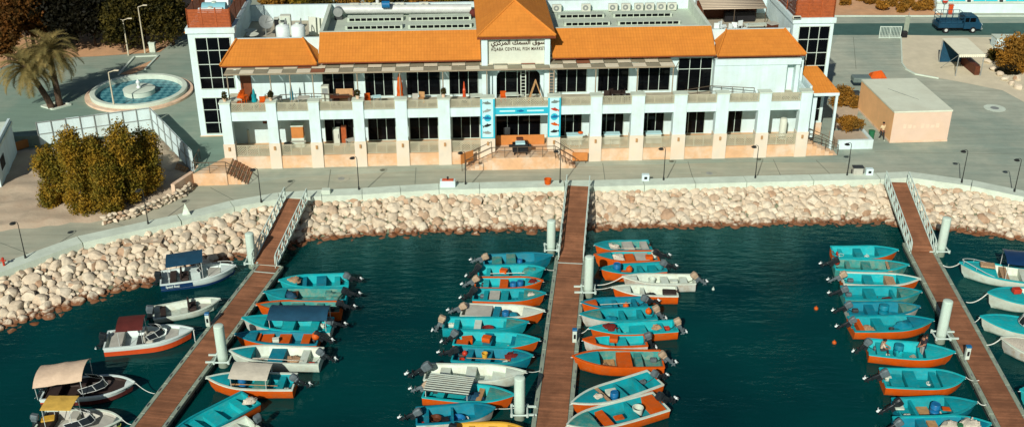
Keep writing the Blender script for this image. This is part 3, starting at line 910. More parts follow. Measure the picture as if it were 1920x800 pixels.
def canopy(t, h, t0, t1, z, m, wide=1.0, sag=.08, droop=0.0, slope=0.0, slats=False, poles=True, arch=.10):
    """cloth roof on four poles"""
    b = MB(); vs = []; fs = []
    NX, NY = 12, 8
    W2 = h.W/2*wide
    for i in range(NX+1):
        for j in range(NY+1):
            x = h.L*(t0+(t1-t0)*i/NX); v = -1+2*j/NY
            zz = z + arch*(1-v*v) + slope*(i/NX-.5) - sag*math.sin(math.pi*((i*2/NX) % 1.0))*(.4+.6*(1-v*v)) - droop*abs(v)**3
            zz += .025*noise.noise(Vector((x*2.1, v*2, z)))
            vs.append((x, W2*v, zz))
    n1 = len(vs); vs += [(x, y, zz-.025) for x, y, zz in vs]
    for i in range(NX):
        for j in range(NY):
            a = i*(NY+1)+j
            fs += [(a, a+NY+1, a+NY+2, a+1), (n1+a+1, n1+a+NY+2, n1+a+NY+1, n1+a)]
    rim_idx = [i*(NY+1) for i in range(NX+1)] + [NX*(NY+1)+j for j in range(1,NY+1)] + [i*(NY+1)+NY for i in range(NX-1,-1,-1)] + [j for j in range(NY-1,0,-1)]
    for q in range(len(rim_idx)):
        a, c_ = rim_idx[q], rim_idx[(q+1) % len(rim_idx)]
        fs.append((a, c_, n1+c_, n1+a))
    b.add(vs, fs)
    o = b.build('canopy', M[m], t, smooth=True)
    if slats:
        for k in range(9):
            y = W2*(-.96+1.92*k/8)
            b = MB(); b.bar((h.L*t0, y, z+arch*(1-(y/W2)**2)+.035+slope*-.5), (h.L*t1, y, z+arch*(1-(y/W2)**2)+.035+slope*.5), .085, .03); b.build('slat', M['boat_white'], o)
    if poles:
        for tt in (t0+.02, t1-.02):
            for s_ in (-1, 1):
                zz = z-droop-.02+slope*((tt-t0)/(t1-t0)-.5)
                b = MB(); g = min(h.g(tt)-.04, W2*.96); b.cyl((h.L*tt, s_*g, h.z(tt)), (h.L*tt, s_*W2*.95, zz), .022, n=6); b.build('pole', M['metal_light'], o)
    return o

SK = 'fishing skiffs moored at the piers'
LP_ = 'right of the left pier'; MLP = 'left of the middle pier'; MRP = 'right of the middle pier'; RP_ = 'left of the right pier'
# --- right side of the left pier, from the quay outwards
t, h = make_boat((-16.39, 67.13), (-11.6, 67.78), 1.73, 'turq_light','turq_light','turq_light','turq_light', label='bright turquoise skiff with bow net nearest the quay '+LP_, group=SK, benches=((.12,.20,.36),(.32,.46,.46,'turq_deep'),(.60,.66,.5,'turq_deep')), eng=('engine_grey',60))
cargo(t,h,'net','net_brown',.78,0,.8,.62,'the bright turquoise skiff nearest the quay','brown')
t, h = make_boat((-17.12, 65.53), (-11.43, 65.73), 1.65, 'turq','turq_worn','turq','turq', label='worn teal skiff with dark blue bundle second from quay '+LP_, group=SK, benches=((.2,.27,.4),(.60,.68,.42,'wood_dark')), eng=('engine_black',65))
cargo(t,h,'tarp','navy',.72,.0,.8,.35,'the worn teal skiff second from the quay','dark blue'); cargo(t,h,'tarp','turq_worn',.17,.1,.75,.3,'the stern of the worn teal skiff','teal grey')
t, h = make_boat((-17.3, 63.91), (-11.57, 64.04), 1.55, 'orange','turq_worn','turq_worn','orange', label='skiff with orange gunwale, half hidden behind a navy canopy '+LP_, group=SK, eng=('engine_black',65))
t, h = make_boat((-17.81, 61.9), (-11.89, 61.81), 1.75, 'hull_dirty','turq_light','turq_light','turq_light', rise=.5, label='turquoise and white boat under a long navy canopy '+LP_, group=SK, eng=('engine_grey',68), benches=((.15,.24,.4),(.42,.55,.42)))
canopy(t,h,.02,.68,1.75,'navy',1.02,.05,.12,arch=.16)
t, h = make_boat((-17.92, 60.23), (-12.52, 60.16), 1.50, 'orange','turq_deep','turq_deep','turq_deep', label='dark teal skiff with bright orange benches '+LP_, group=SK, eng=('engine_black',55), benches=((.10,.2,.42,'orange'),(.34,.48,.40,'orange'),(.55,.68,.42,'orange'),(.70,.78,.5,'orange')))
cargo(t,h,'ball','orange',.03,.0,1.25,.40,'the stern of the skiff with orange benches','orange'); cargo(t,h,'bucket','boat_white',.48,-.3,.9,.1,'the skiff with orange benches','white'); cargo(t,h,'box','boat_white',.50,.5,.6,.4,'the skiff with orange benches','white')
t, h = make_boat((-17.9, 58.37), (-12.03, 58.14), 1.85, 'boat_white','boat_white','turq','boat_white', label='white skiff with teal foredeck beside the white pile '+LP_, group=SK, eng=('engine_grey',50), benches=((.14,.22,.4),(.40,.56,.44,'turq_deep')))
cargo(t,h,'net','net_brown',.30,.0,.95,.1,'the white skiff with teal foredeck','tan')
t, h = make_boat((-18.59, 55.43), (-13.2, 55.38), 1.74, 'orange','turq','turq','boat_white', tf=.72, label='orange and teal skiff with cream awning '+LP_, group=SK, eng=('engine_grey',52), benches=((.12,.20,.38),(.30,.46,.46,'turq_worn')))
canopy(t,h,.27,.70,1.55,'cream_cloth',.96,.03,.05,slope=.15,arch=.04)
cargo(t,h,'drum','blue_plastic',.60,-.1,.9,.08,'the skiff with a cream awning','blue'); cargo(t,h,'box','black',.38,-.5,.7,.42,'the skiff with a cream awning','black')
t, h = make_boat((-19.31, 49.47), (-15.55, 53.79), 1.84, 'orange','turq_light','turq','turq', label='empty turquoise skiff with orange side, slanting at the bottom '+LP_, group=SK, eng=None, benches=((.10,.18,.36),(.36,.50,.34),(.60,.68,.44)))
cargo(t,h,'net','net_pale',.04,.35,.7,.45,'the stern of the slanting empty turquoise skiff','pale')
t, h = make_boat((-17.94, 48.05), (-14.76, 51.26), 2.0, 'boat_white','boat_white','boat_white','boat_white', label='white boat cut off by the bottom edge '+LP_, group=SK, eng=('engine_grey',10), benches=((.15,.25,.42),(.42,.56,.44)))
# --- left side of the middle pier
t, h = make_boat((3, 70.78), (-2.07, 70.58), 1.6, 'turq_deep','turq_deep','turq_deep','turq_deep', label='deep turquoise skiff nearest the quay '+MLP, group=SK, eng=('engine_tan',68), benches=((.12,.26,.38,'turq_worn'),(.33,.46,.55,'turq_worn')))
cargo(t,h,'drum','blue_plastic',.52,-.2,.7,.08,'the deep turquoise skiff nearest the quay','blue')
t, h = make_boat((2.37, 68.8), (-2.41, 68.93), 1.58, 'turq_light','turq_light','turq_light','turq_light', full=2.8, label='turquoise skiff with grey canvas cover on its bow '+MLP, group=SK, eng=('engine_black',40), benches=((.12,.18,.38),(.34,.46,.48,'turq')))
cargo(t,h,'tarp','turq_worn',.78,0,.72,.5,'the bow of the skiff with a canvas cover','grey'); cargo(t,h,'box','orange',.38,-.2,.75,.40,'the turquoise skiff with a canvas cover','orange')
t, h = make_boat((2.21, 67.06), (-2.59, 67.33), 1.54, 'orange','turq_light','turq_light','orange', full=2.8, label='turquoise skiff with orange bow and two blue drums '+MLP, group=SK, eng=('engine_tan',55), benches=((.12,.2,.38),(.36,.48,.44,'orange')))
cargo(t,h,'drum','blue_plastic',.56,-.2,.85,.08,'the orange bowed skiff, nearer its stern','blue'); cargo(t,h,'drum','blue_plastic',.66,.2,.85,.08,'the orange bowed skiff, nearer its bow','blue'); cargo(t,h,'net','net_red',.85,0,.65,.62,'the orange bow of the skiff with two drums','dark red')
t, h = make_boat((2.35, 65.38), (-2.66, 65.73), 1.59, 'orange','turq','turq_worn','turq', tf=.70, label='teal skiff with orange side and pale bench box '+MLP, group=SK, eng=('engine_black',45), benches=((.14,.2,.42),(.22,.36,.42,'seat'),(.38,.48,.46),(.62,.7,.44)))
cargo(t,h,'net','net_pale',.80,-.1,.55,.6,'the bow of the teal skiff with a bench box','pale')
t, h = make_boat((2.21, 63.09), (-3.38, 63.69), 1.61, 'orange','boat_white','boat_white','boat_white', label='white skiff with orange side and grey deck cover '+MLP, group=SK, eng=('engine_tan',60), benches=((.05,.36,.50,'seat'),(.38,.46,.46,'turq_deep')))
cargo(t,h,'drum','blue_plastic',.53,-.2,.85,.08,'the white skiff with a grey deck cover','blue'); cargo(t,h,'tarp','turq_deep',.62,.1,.5,.2,'the white skiff with a grey deck cover','blue')
t, h = make_boat((1.12, 61.69), (-4.52, 62.02), 1.51, 'turq','turq_light','turq_worn','turq', label='turquoise skiff with worn tan foredeck and round tub '+MLP, group=SK, eng=('engine_tan',25), benches=((.12,.18,.40),(.36,.44,.40,'boat_white'),(.70,.74,.44)))
cargo(t,h,'tub','net_red',.52,-.1,.85,.1,'the skiff with worn tan foredeck','dark red')
t, h = make_boat((1.81, 59.58), (-3.7, 60.28), 1.70, 'orange','turq_light','turq_light','turq_light', tf=.72, label='bright turquoise skiff with two orange-lidded boxes '+MLP, group=SK, eng=('engine_grey',40), benches=((.34,.44,.50,'turq_deep'),(.66,.72,.46,'turq_deep')))
cargo(t,h,'box','orange',.14,.3,.95,.08,'the stern of the bright turquoise skiff','orange'); cargo(t,h,'box','orange',.38,-.3,.8,.5,'the middle of the bright turquoise skiff','orange'); cargo(t,h,'cushion','orange',.10,-.5,.95,.3,'the stern of the bright turquoise skiff','orange')
t, h = make_boat((1.34, 57.77), (-3.71, 58.44), 1.65, 'turq_deep','turq_deep','turq_deep','turq', full=2.7, label='deep teal skiff with dark red net and yellow bucket '+MLP, group=SK, eng=('engine_black',66), benches=((.16,.24,.42),(.36,.48,.46)))
cargo(t,h,'net','net_red',.74,.1,.85,.5,'the deep teal skiff before the white one','dark red'); cargo(t,h,'bucket','yellow',.40,-.3,.9,.47,'the deep teal skiff','yellow'); cargo(t,h,'bucket','red',.12,-.5,.8,.1,'the stern of the deep teal skiff','red'); cargo(t,h,'ball','red',.14,.2,.8,.3,'the stern of the deep teal skiff','red')
t, h = make_boat((0.88, 56.02), (-5.33, 56.45), 1.76, 'boat_white','boat_white','boat_white','boat_white', tf=.80, label='clean empty white skiff with large grey engine '+MLP, group=SK, eng=('engine_grey',55,0,1.25), benches=((.14,.24,.34),(.40,.50,.46),(.66,.8,.28)))
t, h = make_boat((0.19, 53.66), (-5.2, 54.67), 1.76, 'orange','turq_light','turq_worn','turq_light', tf=.70, label='turquoise skiff under striped slatted awning '+MLP, group=SK, eng=('engine_tan',58), benches=((.14,.22,.36),(.58,.64,.44,'wood_light')))
canopy(t,h,.02,.52,1.25,'dark_grey',.92,.02,.03,arch=.05,slats=True)
cargo(t,h,'tarp','navy',.56,0,.75,.2,'the skiff with striped awning','navy')
t, h = make_boat((-0.96, 52.39), (-5.57, 51.99), 1.64, 'hull_dirty','turq_deep','turq_deep','turq_deep', full=2.9, label='blue skiff with rust streaked side and tubs aboard '+MLP, group=SK, eng=('engine_grey',64), benches=((.10,.16,.42),(.44,.47,.44)))
cargo(t,h,'tub','wood_dark',.24,.1,.8,.1,'the stern of the rust streaked blue skiff','brown'); cargo(t,h,'tub','blue_plastic',.52,-.2,.95,.1,'the middle of the rust streaked blue skiff','blue'); cargo(t,h,'box','black',.36,-.1,.6,.1,'the rust streaked blue skiff','black')
t, h = make_boat((0.82, 50.35), (-3.24, 50.51), 1.69, 'yellow','yellow','yellow','yellow', label='yellow skiff at the bottom edge '+MLP, group=SK, eng=('engine_black',20), benches=((.18,.26,.40),(.46,.58,.40)))
cargo(t,h,'net','net_brown',.42,.1,.7,.3,'the yellow skiff','brown')
# --- right side of the middle pier
t, h = make_boat((6.12, 72.43), (10.35, 72.88), 1.55, 'orange','turq_worn','turq','turq', label='worn turquoise skiff nearest the quay '+MRP, group=SK, eng=None, benches=((.04,.16,.45,'seat'),(.30,.48,.5,'seat')))
cargo(t,h,'net','net_pale',.68,0,.85,.4,'the worn turquoise skiff nearest the quay','pale'); cargo(t,h,'tarp','blue_plastic',.36,-.4,.6,.2,'the worn turquoise skiff nearest the quay','blue')
t, h = make_boat((5.97, 70.85), (10.72, 71.22), 1.58, 'orange','turq_light','turq','orange', tf=.72, label='orange skiff heaped with white net, second from quay '+MRP, group=SK, eng=('engine_black',64), benches=((.14,.34,.40,'seat'),(.36,.50,.38,'orange')))
cargo(t,h,'net','net_pale',.62,-.1,1.0,.3,'the orange skiff second from the quay','white'); cargo(t,h,'box','orange',.14,.3,.75,.3,'the orange skiff second from the quay','orange'); cargo(t,h,'bucket','boat_white',.05,-.2,1.1,.3,'the orange skiff second from the quay','white')
t, h = make_boat((6.29, 68.79), (11.03, 69.63), 1.35, 'orange','turq','turq','turq', label='teal skiff with orange side, third from quay '+MRP, group=SK, eng=('engine_grey',60), benches=((.12,.24,.36),(.34,.4,.42)))
cargo(t,h,'drum','blue_plastic',.74,.1,1.0,.3,'the teal skiff third from the quay','blue'); cargo(t,h,'ball','orange',.54,-.2,1.1,.2,'the teal skiff third from the quay','orange'); cargo(t,h,'cushion','orange',.60,.3,.9,.3,'the teal skiff third from the quay','orange')
t, h = make_boat((7.76, 67.66), (12.92, 67.78), 1.35, 'hull_dirty','boat_white','boat_white','boat_white', tf=.80, label='longer white skiff with tan engine '+MRP, group=SK, eng=('engine_tan',50), benches=((.10,.2,.38),(.36,.46,.42),(.52,.76,.12,'dark_grey')))
cargo(t,h,'bucket','boat_white',.58,-.3,1.2,.1,'the longer white skiff','white'); cargo(t,h,'box','boat_white',.28,-.2,.8,.1,'the longer white skiff','cream')
t, h = make_boat((6.93, 66.19), (11.48, 66.09), 1.35, 'orange','boat_white','boat_white','boat_white', tf=.72, label='white skiff with dark mats and orange stern side '+MRP, group=SK, eng=None, benches=((.34,.46,.14,'seat_dark'),(.50,.56,.42)))
cargo(t,h,'cushion','seat_dark',.12,.0,1.15,.35,'the stern of the white skiff','dark'); cargo(t,h,'tarp','black',.40,-.2,.45,.15,'the white skiff with mats','black')
t, h = make_boat((4.66, 64.19), (9.15, 64.73), 1.35, 'orange','turq_deep','orange','turq_deep', tf=.76, label='blue skiff with solid orange foredeck '+MRP, group=SK, eng=('engine_grey',64), benches=((.14,.2,.42),(.44,.5,.42)))
cargo(t,h,'pole','boat_white',.48,.3,.75,.56,'the skiff with orange foredeck','white',0); cargo(t,h,'ball','orange',.30,-.2,.95,.1,'the skiff with orange foredeck','orange')
t, h = make_boat((4.51, 62.68), (9.6, 63.29), 1.54, 'hull_dirty','turq','turq_worn','turq', tf=.72, label='teal green skiff with white lower side and worn foredeck '+MRP, group=SK, eng=('engine_tan',30), benches=((.16,.22,.42),(.40,.46,.42)))
cargo(t,h,'tarp','turq_deep',.58,-.3,.6,.1,'the teal green skiff','blue'); cargo(t,h,'ball','orange',.08,-.2,1.0,.35,'the stern of the teal green skiff','orange')
t, h = make_boat((5.01, 60.96), (10.79, 61.69), 1.36, 'orange','turq_light','turq_light','turq_light', tf=.70, label='large turquoise skiff with orange side and red net '+MRP, group=SK, eng=('engine_tan',25), benches=((.14,.20,.42),(.34,.52,.36),(.64,.70,.46)))
cargo(t,h,'net','net_red',.76,.0,.85,.62,'the bow of the large turquoise skiff','dark red'); cargo(t,h,'net','net_brown',.22,-.1,.55,.4,'the stern of the large turquoise skiff','brown')
t, h = make_boat((4.51, 59.59), (8.63, 59.97), 1.35, 'hull_dirty','turq_light','orange','orange', tf=.80, label='turquoise skiff with orange bow rim and grey engine cover '+MRP, group=SK, eng=('engine_grey',20), benches=((.30,.46,.42),(.50,.56,.42)))
cargo(t,h,'box','orange',.50,-.3,.75,.40,'the skiff with orange bow rim','orange')
t, h = make_boat((3.74, 57.71), (9.44, 57.84), 1.9, 'orange','turq_worn','turq','orange', tf=.70, label='orange skiff with rusty floor and teal foredeck '+MRP, group=SK, eng=('engine_tan',45), benches=((.22,.30,.40),(.34,.50,.46,'orange'),(.52,.66,.14,'wood_light')))
cargo(t,h,'net','net_brown',.66,.2,.75,.1,'the orange skiff with rusty floor','brown')
t, h = make_boat((3.44, 52.84), (8.77, 55.83), 1.73, 'orange','turq','turq','boat_white', tf=.66, label='slanting teal skiff with white gunwale and blue drum '+MRP, group=SK, eng=('engine_grey',55), benches=((.18,.22,.42),(.40,.44,.42)))
cargo(t,h,'drum','blue_plastic',.52,.35,.9,.08,'the slanting teal skiff','blue'); cargo(t,h,'box','boat_white',.50,-.35,.95,.1,'the slanting teal skiff','white'); cargo(t,h,'board','net_brown',.63,0,.95,.5,'the slanting teal skiff','tan',0); cargo(t,h,'net','net_pale',.70,.2,.55,.6,'the foredeck of the slanting teal skiff','pale')
t, h = make_boat((3.1, 50.77), (8.84, 53.44), 1.93, 'orange','turq','turq_worn','boat_white', tf=.72, full=2.9, label='slanting orange skiff with broad white gunwale '+MRP, group=SK, eng=('engine_black',55,0,1.15), benches=((.02,.14,.46,'orange'),(.30,.33,.44),(.56,.64,.40,'orange')))
cargo(t,h,'bucket','boat_white',.26,.1,1.5,.08,'the slanting orange skiff','white'); cargo(t,h,'tub','blue_plastic',.62,-.1,.9,.08,'the slanting orange skiff','blue'); cargo(t,h,'cushion','orange',.48,.35,.7,.4,'the slanting orange skiff','orange')
# --- left side of the right pier
t, h = make_boat((28.53, 71.59), (23.78, 71.8), 1.75, 'orange','turq_light','turq','turq_light', tf=.68, label='turquoise skiff nearest the quay '+RP_, group=SK, eng=None, benches=((.10,.16,.36),(.34,.46,.42,'turq'),))
cargo(t,h,'bucket','boat_white',.12,-.3,.9,.1,'the turquoise skiff nearest the right gangway','white')
t, h = make_boat((28.6, 69.35), (23.4, 70.02), 1.65, 'turq_worn','turq_worn','turq_worn','turq_light', tf=.74, label='faded skiff with tan board, second from quay '+RP_, group=SK, eng=('engine_black',62), benches=((.16,.22,.4),(.38,.50,.42)))
cargo(t,h,'board','net_brown',.73,0,.95,.55,'the faded skiff second from the quay','tan',0); cargo(t,h,'ball','red',.04,.25,1.05,.35,'the stern of the faded skiff','orange red'); cargo(t,h,'tarp','wood_dark',.58,-.2,.5,.1,'the faded skiff second from the quay','brown')
t, h = make_boat((28.77, 67.35), (23.42, 67.93), 1.75, 'orange','turq_light','turq_light','boat_white', tf=.72, label='turquoise skiff with white gunwale and orange hull '+RP_, group=SK, eng=('engine_tan',55), benches=((.28,.40,.42,'turq'),(.56,.68,.46,'net_brown')))
t, h = make_boat((28.27, 65.6), (22.96, 65.94), 1.75, 'turq_worn','turq','turq_worn','turq', tf=.72, label='dull teal skiff with brown boxes, fourth from quay '+RP_, group=SK, eng=('engine_grey',62), benches=((.28,.42,.44),(.62,.66,.44)))
cargo(t,h,'box','wood_dark',.38,-.4,.8,.1,'the middle of the dull teal skiff','brown'); cargo(t,h,'cushion','maroon',.56,-.4,.75,.2,'the dull teal skiff','maroon')
t, h = make_boat((27.51, 63.63), (22.69, 63.83), 1.63, 'hull_dirty','turq_deep','turq_worn','turq_deep', tf=.74, full=2.7, label='blue skiff with tall turquoise drum, fifth from quay '+RP_, group=SK, eng=('engine_grey',55), benches=((.26,.38,.42),))
cargo(t,h,'drum','turq_deep',.50,-.1,1.15,.1,'the blue skiff fifth from the quay','turquoise')
t, h = make_boat((27.86, 61.94), (22.41, 61.89), 1.83, 'orange','turq','turq_deep','turq', tf=.72, label='orange hulled skiff with blue tarpaulin by the white pile '+RP_, group=SK, eng=('engine_grey',55), benches=((.08,.14,.4,'orange'),(.28,.40,.42)))
cargo(t,h,'net','net_brown',.20,-.1,.95,.1,'the orange hulled skiff by the pile','brown'); cargo(t,h,'tarp','turq_deep',.68,-.1,1.0,.25,'the orange hulled skiff by the pile','blue'); cargo(t,h,'bucket','dark_grey',.48,-.4,.8,.1,'the orange hulled skiff by the pile','dark')
boat_people, h_people = t, h = make_boat((27.92, 58.17), (22.77, 59.23), 1.9, 'orange','turq_light','turq_light','turq_light', tf=.66, label='orange and turquoise skiff carrying three people '+RP_, group=SK, eng=('engine_grey',35), benches=((.10,.20,.38),(.58,.63,.42)))
cargo(t,h,'drum','turq_deep',.36,.2,1.05,.08,'the skiff carrying people, by its side','blue'); cargo(t,h,'bucket','turq_light',.36,-.45,1.2,.08,'the skiff carrying people','turquoise'); cargo(t,h,'bucket','boat_white',.23,-.4,.6,.08,'the skiff carrying people','white')
t, h = make_boat((27.53, 55.4), (22.67, 55.83), 2.0, 'orange','turq','turq','turq_light', tf=.70, full=3.0, label='empty orange skiff with rounded teal foredeck '+RP_, group=SK, eng=('engine_grey',58,0,1.1), benches=((.10,.26,.24),(.28,.42,.46),(.60,.68,.48)))
t, h = make_boat((27.31, 52.92), (22.58, 52.81), 1.78, 'turq_deep','turq','turq','turq', tf=.66, label='all teal skiff with blue drum and white seat '+RP_, group=SK, eng=('engine_black',52,0,1.1), benches=((.20,.24,.42),(.30,.44,.14,'wood_light')))
cargo(t,h,'drum','blue_plastic',.48,-.1,1.0,.08,'the all teal skiff','blue'); cargo(t,h,'cushion','boat_white',.03,.1,.9,.5,'the stern of the all teal skiff','white',1.5); cargo(t,h,'cushion','orange',.62,-.2,.6,.4,'the all teal skiff','orange')
t, h = make_boat((27.36, 50.91), (22.06, 50.95), 1.88, 'turq_deep','turq_deep','turq_deep','turq_light', tf=.74, full=2.9, label='blue skiff with pale nets heaped at its bow '+RP_, group=SK, eng=('engine_grey',50), benches=((.24,.34,.42),(.36,.46,.36,'wood_light')))
cargo(t,h,'net','net_pale',.60,.2,1.0,.35,'the middle of the net laden blue skiff','pale'); cargo(t,h,'net','net_pale',.78,.0,1.1,.62,'the very bow of the blue skiff with nets','pale'); cargo(t,h,'box','green_bin',.68,-.1,.6,.5,'the blue skiff with nets','green')

# --- speedboats left of the left pier
def windshield(t, h, x, z, w, rake=.5, hgt=.42, wrap=.9):
    f = MB(); pts0 = []; pts1 = []; z = z + h.lift*.5
    for k in range(7):
        a = -1+2*k/6
        px = x - wrap*abs(a)**2.2; py = a*w
        pts0.append(Vector((px, py, z))); pts1.append(Vector((px-rake*.5, py*.9, z+hgt*(1-.35*abs(a)**2))))
    f.tube(pts0, .02, 5); f.tube(pts1, .02, 5)
    for k in (0,1,3,5,6): f.bar(pts0[k], pts1[k], .035)
    o = f.build('windscreen', M['metal_light'], t)
    for k in range(6):
        b = MB(); b.quad(pts0[k], pts0[k+1], pts1[k+1], pts1[k]); b.build('pane', M['windshield'], o)
def seat(t, x, y, m='seat', w=.5, yaw=0):
    b = MB(); b.bbox(x-.25, x+.25, y-w/2, y+w/2, .34, .60, .05); b.bbox(x-.33, x-.20, y-w/2, y+w/2, .50, 1.0, .05); b.bbox(x-.15,x+.15,y-.12,y+.12,.07,.30,.02)
    b.build('seat', M[m], t, smooth=True)
def bow_rail(t, h, t0=.62, zz=.28):
    b = MB()
    pts = []
    for k in range(11):
        a = k/10; tt = t0+(.97-t0)*math.sin(a*math.pi); s_ = 1 if a < .5 else -1
        pts.append((tt*h.L, s_*max(.02, h.g(tt)-.06)*(1 if k != 5 else 0), h.z(tt)+zz*min(1, 4*a, 4*(1-a))))
    b.tube(pts, .02, 5)
    for k in (2,4,6,8): p = pts[k]; b.cyl((p[0],p[1],p[2]-zz), p, .015, n=5)
    b.build('bow_rail', M['metal_light'], t)
def stripe(h, t, z0, z1, m, name='stripe', t0=0.0, t1=1.0):
    b = MB(); N = 18
    for s_ in (1,-1):
        vs = []; fs = []
        for i in range(N+1):
            tt = t0+(t1-t0)*i/N; g = h.g(tt)+.012; zt = h.z(tt); x = tt*h.L; rk = .10*h.L*tt**3
            za, zb = z0+(zt-h.fb)*.75, z1+(zt-h.fb)*.9
            vs += [(x-rk*.42, s_*g*.952, za), (x-rk*.25, s_*g*.985, zb)]
        for i in range(N): fs.append((i*2, i*2+2, i*2+3, i*2+1) if s_ < 0 else (i*2+1, i*2+3, i*2+2, i*2))
        b.add(vs, fs)
    b.build(name, M[m], t)
SPD = 'speedboats left of the left pier'
t, h = make_boat((-19.92, 69.5), (-25.03, 68.19), 2.05, 'boat_white_clean','boat_white_clean','boat_white_clean','boat_white_clean', fb=.62, rise=.30, tf=.80, label='white speedboat with navy canopy and navy lettered stern side', name='speedboat', group=SPD, eng=('engine_black',15), benches=((.12,.2,.44,'seat_dark'),(.40,.52,.80,'boat_white_clean',-.4,.4),(.62,.78,.42,'seat')))
speed1, speed1_h = t, h
stripe(h, t, .16, .50, 'navy_gloss', t0=.0, t1=.42); stripe(h, t, -.02, .16, 'navy_gloss', 'boot_stripe')
canopy(t,h,.10,.58,1.95,'navy',.90,.02,.03,arch=.06,slope=.1)
bow_rail(t,h,.55); seat(t,h.L*.32,.35,'seat_dark'); seat(t,h.L*.32,-.35,'seat_dark')
windshield(t,h,h.L*.56,.82,.42,.3,.34,.3)
t, h = make_boat((-20, 65.05), (-24.26, 63.68), 1.75, 'boat_white','boat_white','boat_white','boat_white', fb=.5, tf=.86, label='small white open boat with two dark seats between two speedboats', name='open_boat', group=SPD, eng=('engine_grey',15,0,1.1), benches=((.10,.18,.42,'seat_dark'),(.40,.50,.5,'boat_white',-.8,.0),(.66,.84,.30,'seat')))
seat(t,h.L*.58,.32,'seat_dark',.42); seat(t,h.L*.58,-.32,'seat_dark',.42)
t, h = make_boat((-20.84, 61.12), (-26.29, 60.14), 2.1, 'boat_white_clean','boat_white_clean','boat_white_clean','boat_white_clean', fb=.66, rise=.25, tf=.84, label='white speedboat with orange red lower hull and maroon canopy', name='speedboat', group=SPD, eng=('engine_black',20), benches=((.06,.2,.50,'seat'),(.34,.46,.16,'dark_grey'),(.68,.82,.46,'seat')))
stripe(h, t, -.04, .34, 'boat_orange_red')
canopy(t,h,.16,.46,1.75,'maroon',.84,.02,.05,arch=.10)
windshield(t,h,h.L*.68,.72,.86,.45,.42,.9); seat(t,h.L*.50,.42); seat(t,h.L*.50,-.42)
t, h = make_boat((-22.89, 55.27), (-28.22, 54.82), 2.15, 'boat_white_clean','seat_dark','boat_white_clean','boat_white_clean', fb=.60, rise=.22, tf=.90, full=2.6, label='dark trimmed speedboat under a large beige canopy', name='speedboat', group=SPD, eng=('engine_black',15), benches=((.05,.18,.50,'seat_dark'),(.36,.44,.5,'seat_dark',.2,.9),(.36,.44,.5,'seat_dark',-.9,-.2),(.70,.88,.40,'seat_dark')))
stripe(h, t, .02, .30, 'maroon'); stripe(h, t, .02, .36, 'boat_orange_red', 'stern_stripe', 0, .16)
canopy(t,h,-.04,.50,1.95,'beige_cloth',1.02,.06,.28,slope=.35,arch=.12)
windshield(t,h,h.L*.70,.66,.92,.45,.42,1.3)
t, h = make_boat((-22.53, 51.65), (-27.4, 51.69), 2.1, 'grey_green','seat','grey_green','boat_white', fb=.58, rise=.22, tf=.92, full=2.5, label='grey green speedboat with small yellow canopy at the bottom left', name='speedboat', group=SPD, eng=('engine_grey',12), benches=((.04,.16,.46,'seat_dark'),(.34,.44,.55,'seat',.2,.9),(.34,.44,.55,'seat',-.9,-.2),(.72,.88,.42,'seat')))
stripe(h, t, .0, .20, 'lime')
canopy(t,h,.12,.48,1.9,'yellow_cloth',.62,.03,.02,arch=.03)
windshield(t,h,h.L*.68,.64,.90,.45,.42,1.3)
cargo(t,h,'cushion','yellow',.10,.2,.9,.5,'the stern of the grey green speedboat','yellow')
# --- boats right of the right pier
RR = 'boats right of the right pier'
t, h = make_boat((32.2, 69.44), (38.11, 68.1), 2.1, 'boat_white','boat_white','turq_light','turq_light', fb=.66, rise=.55, tf=.58, label='white boat with turquoise foredeck under a long blue canopy at right', name='canopy_boat', group=RR, eng=None, benches=((.2,.3,.5),(.44,.52,.5,'net_brown')))
canopy(t,h,.0,.52,2.1,'navy_gloss',1.0,.05,.08,arch=.12); bow_rail(t,h,.60)
cargo(t,h,'cushion','net_brown',.68,0,1.2,.95,'the turquoise foredeck of the blue canopy boat','tan')
t, h = make_boat((32.55, 65.09), (38.13, 65.64), 2.2, 'boat_white','boat_white','turq_light','turq_light', fb=.74, rise=.55, tf=.50, label='white boat with bright turquoise deck and red mark on bow', name='day_boat', group=RR, eng=None, benches=((.2,.34,.9,'boat_white'),))
b = MB(); b.ball((h.L*.90,-h.g(.90)-.0,.86), .16, 10, 6, (1.3,.35,.5)); b.build('bow_mark', M['red'], t)
b = MB(); b.bbox(h.L*.56,h.L*.66,-.35,.1,1.0,1.35,.05); b.build('hatch', M['red'], t)
t, h = make_boat((31.01, 62.31), (36.1, 61.45), 2.0, 'boat_white','boat_white','turq_light','turq_light', fb=.62, rise=.5, tf=.46, label='white boat with turquoise deck moored by short rope at right', name='day_boat', group=RR, eng=None, benches=((.15,.3,.8,'boat_white'),))
windshield(t,h,h.L*.52,.82,.75,.4,.5,.4)
t, h = make_boat((31.37, 59.76), (35.62, 58.1), 2.0, 'hull_dirty','boat_white','net_pale','boat_white', fb=.7, rise=.4, tf=.5, label='dirty white boat, lowest of the row right of the right pier', name='day_boat', group=RR, eng=None, benches=((.15,.3,.6,'boat_white'),))
t, h = make_boat((30.29, 54.14), (34.85, 53.72), 1.9, 'turq_light','turq','turq_light','turq_light', label='turquoise bow just entering the right edge', name='day_boat', group=RR, eng=None)

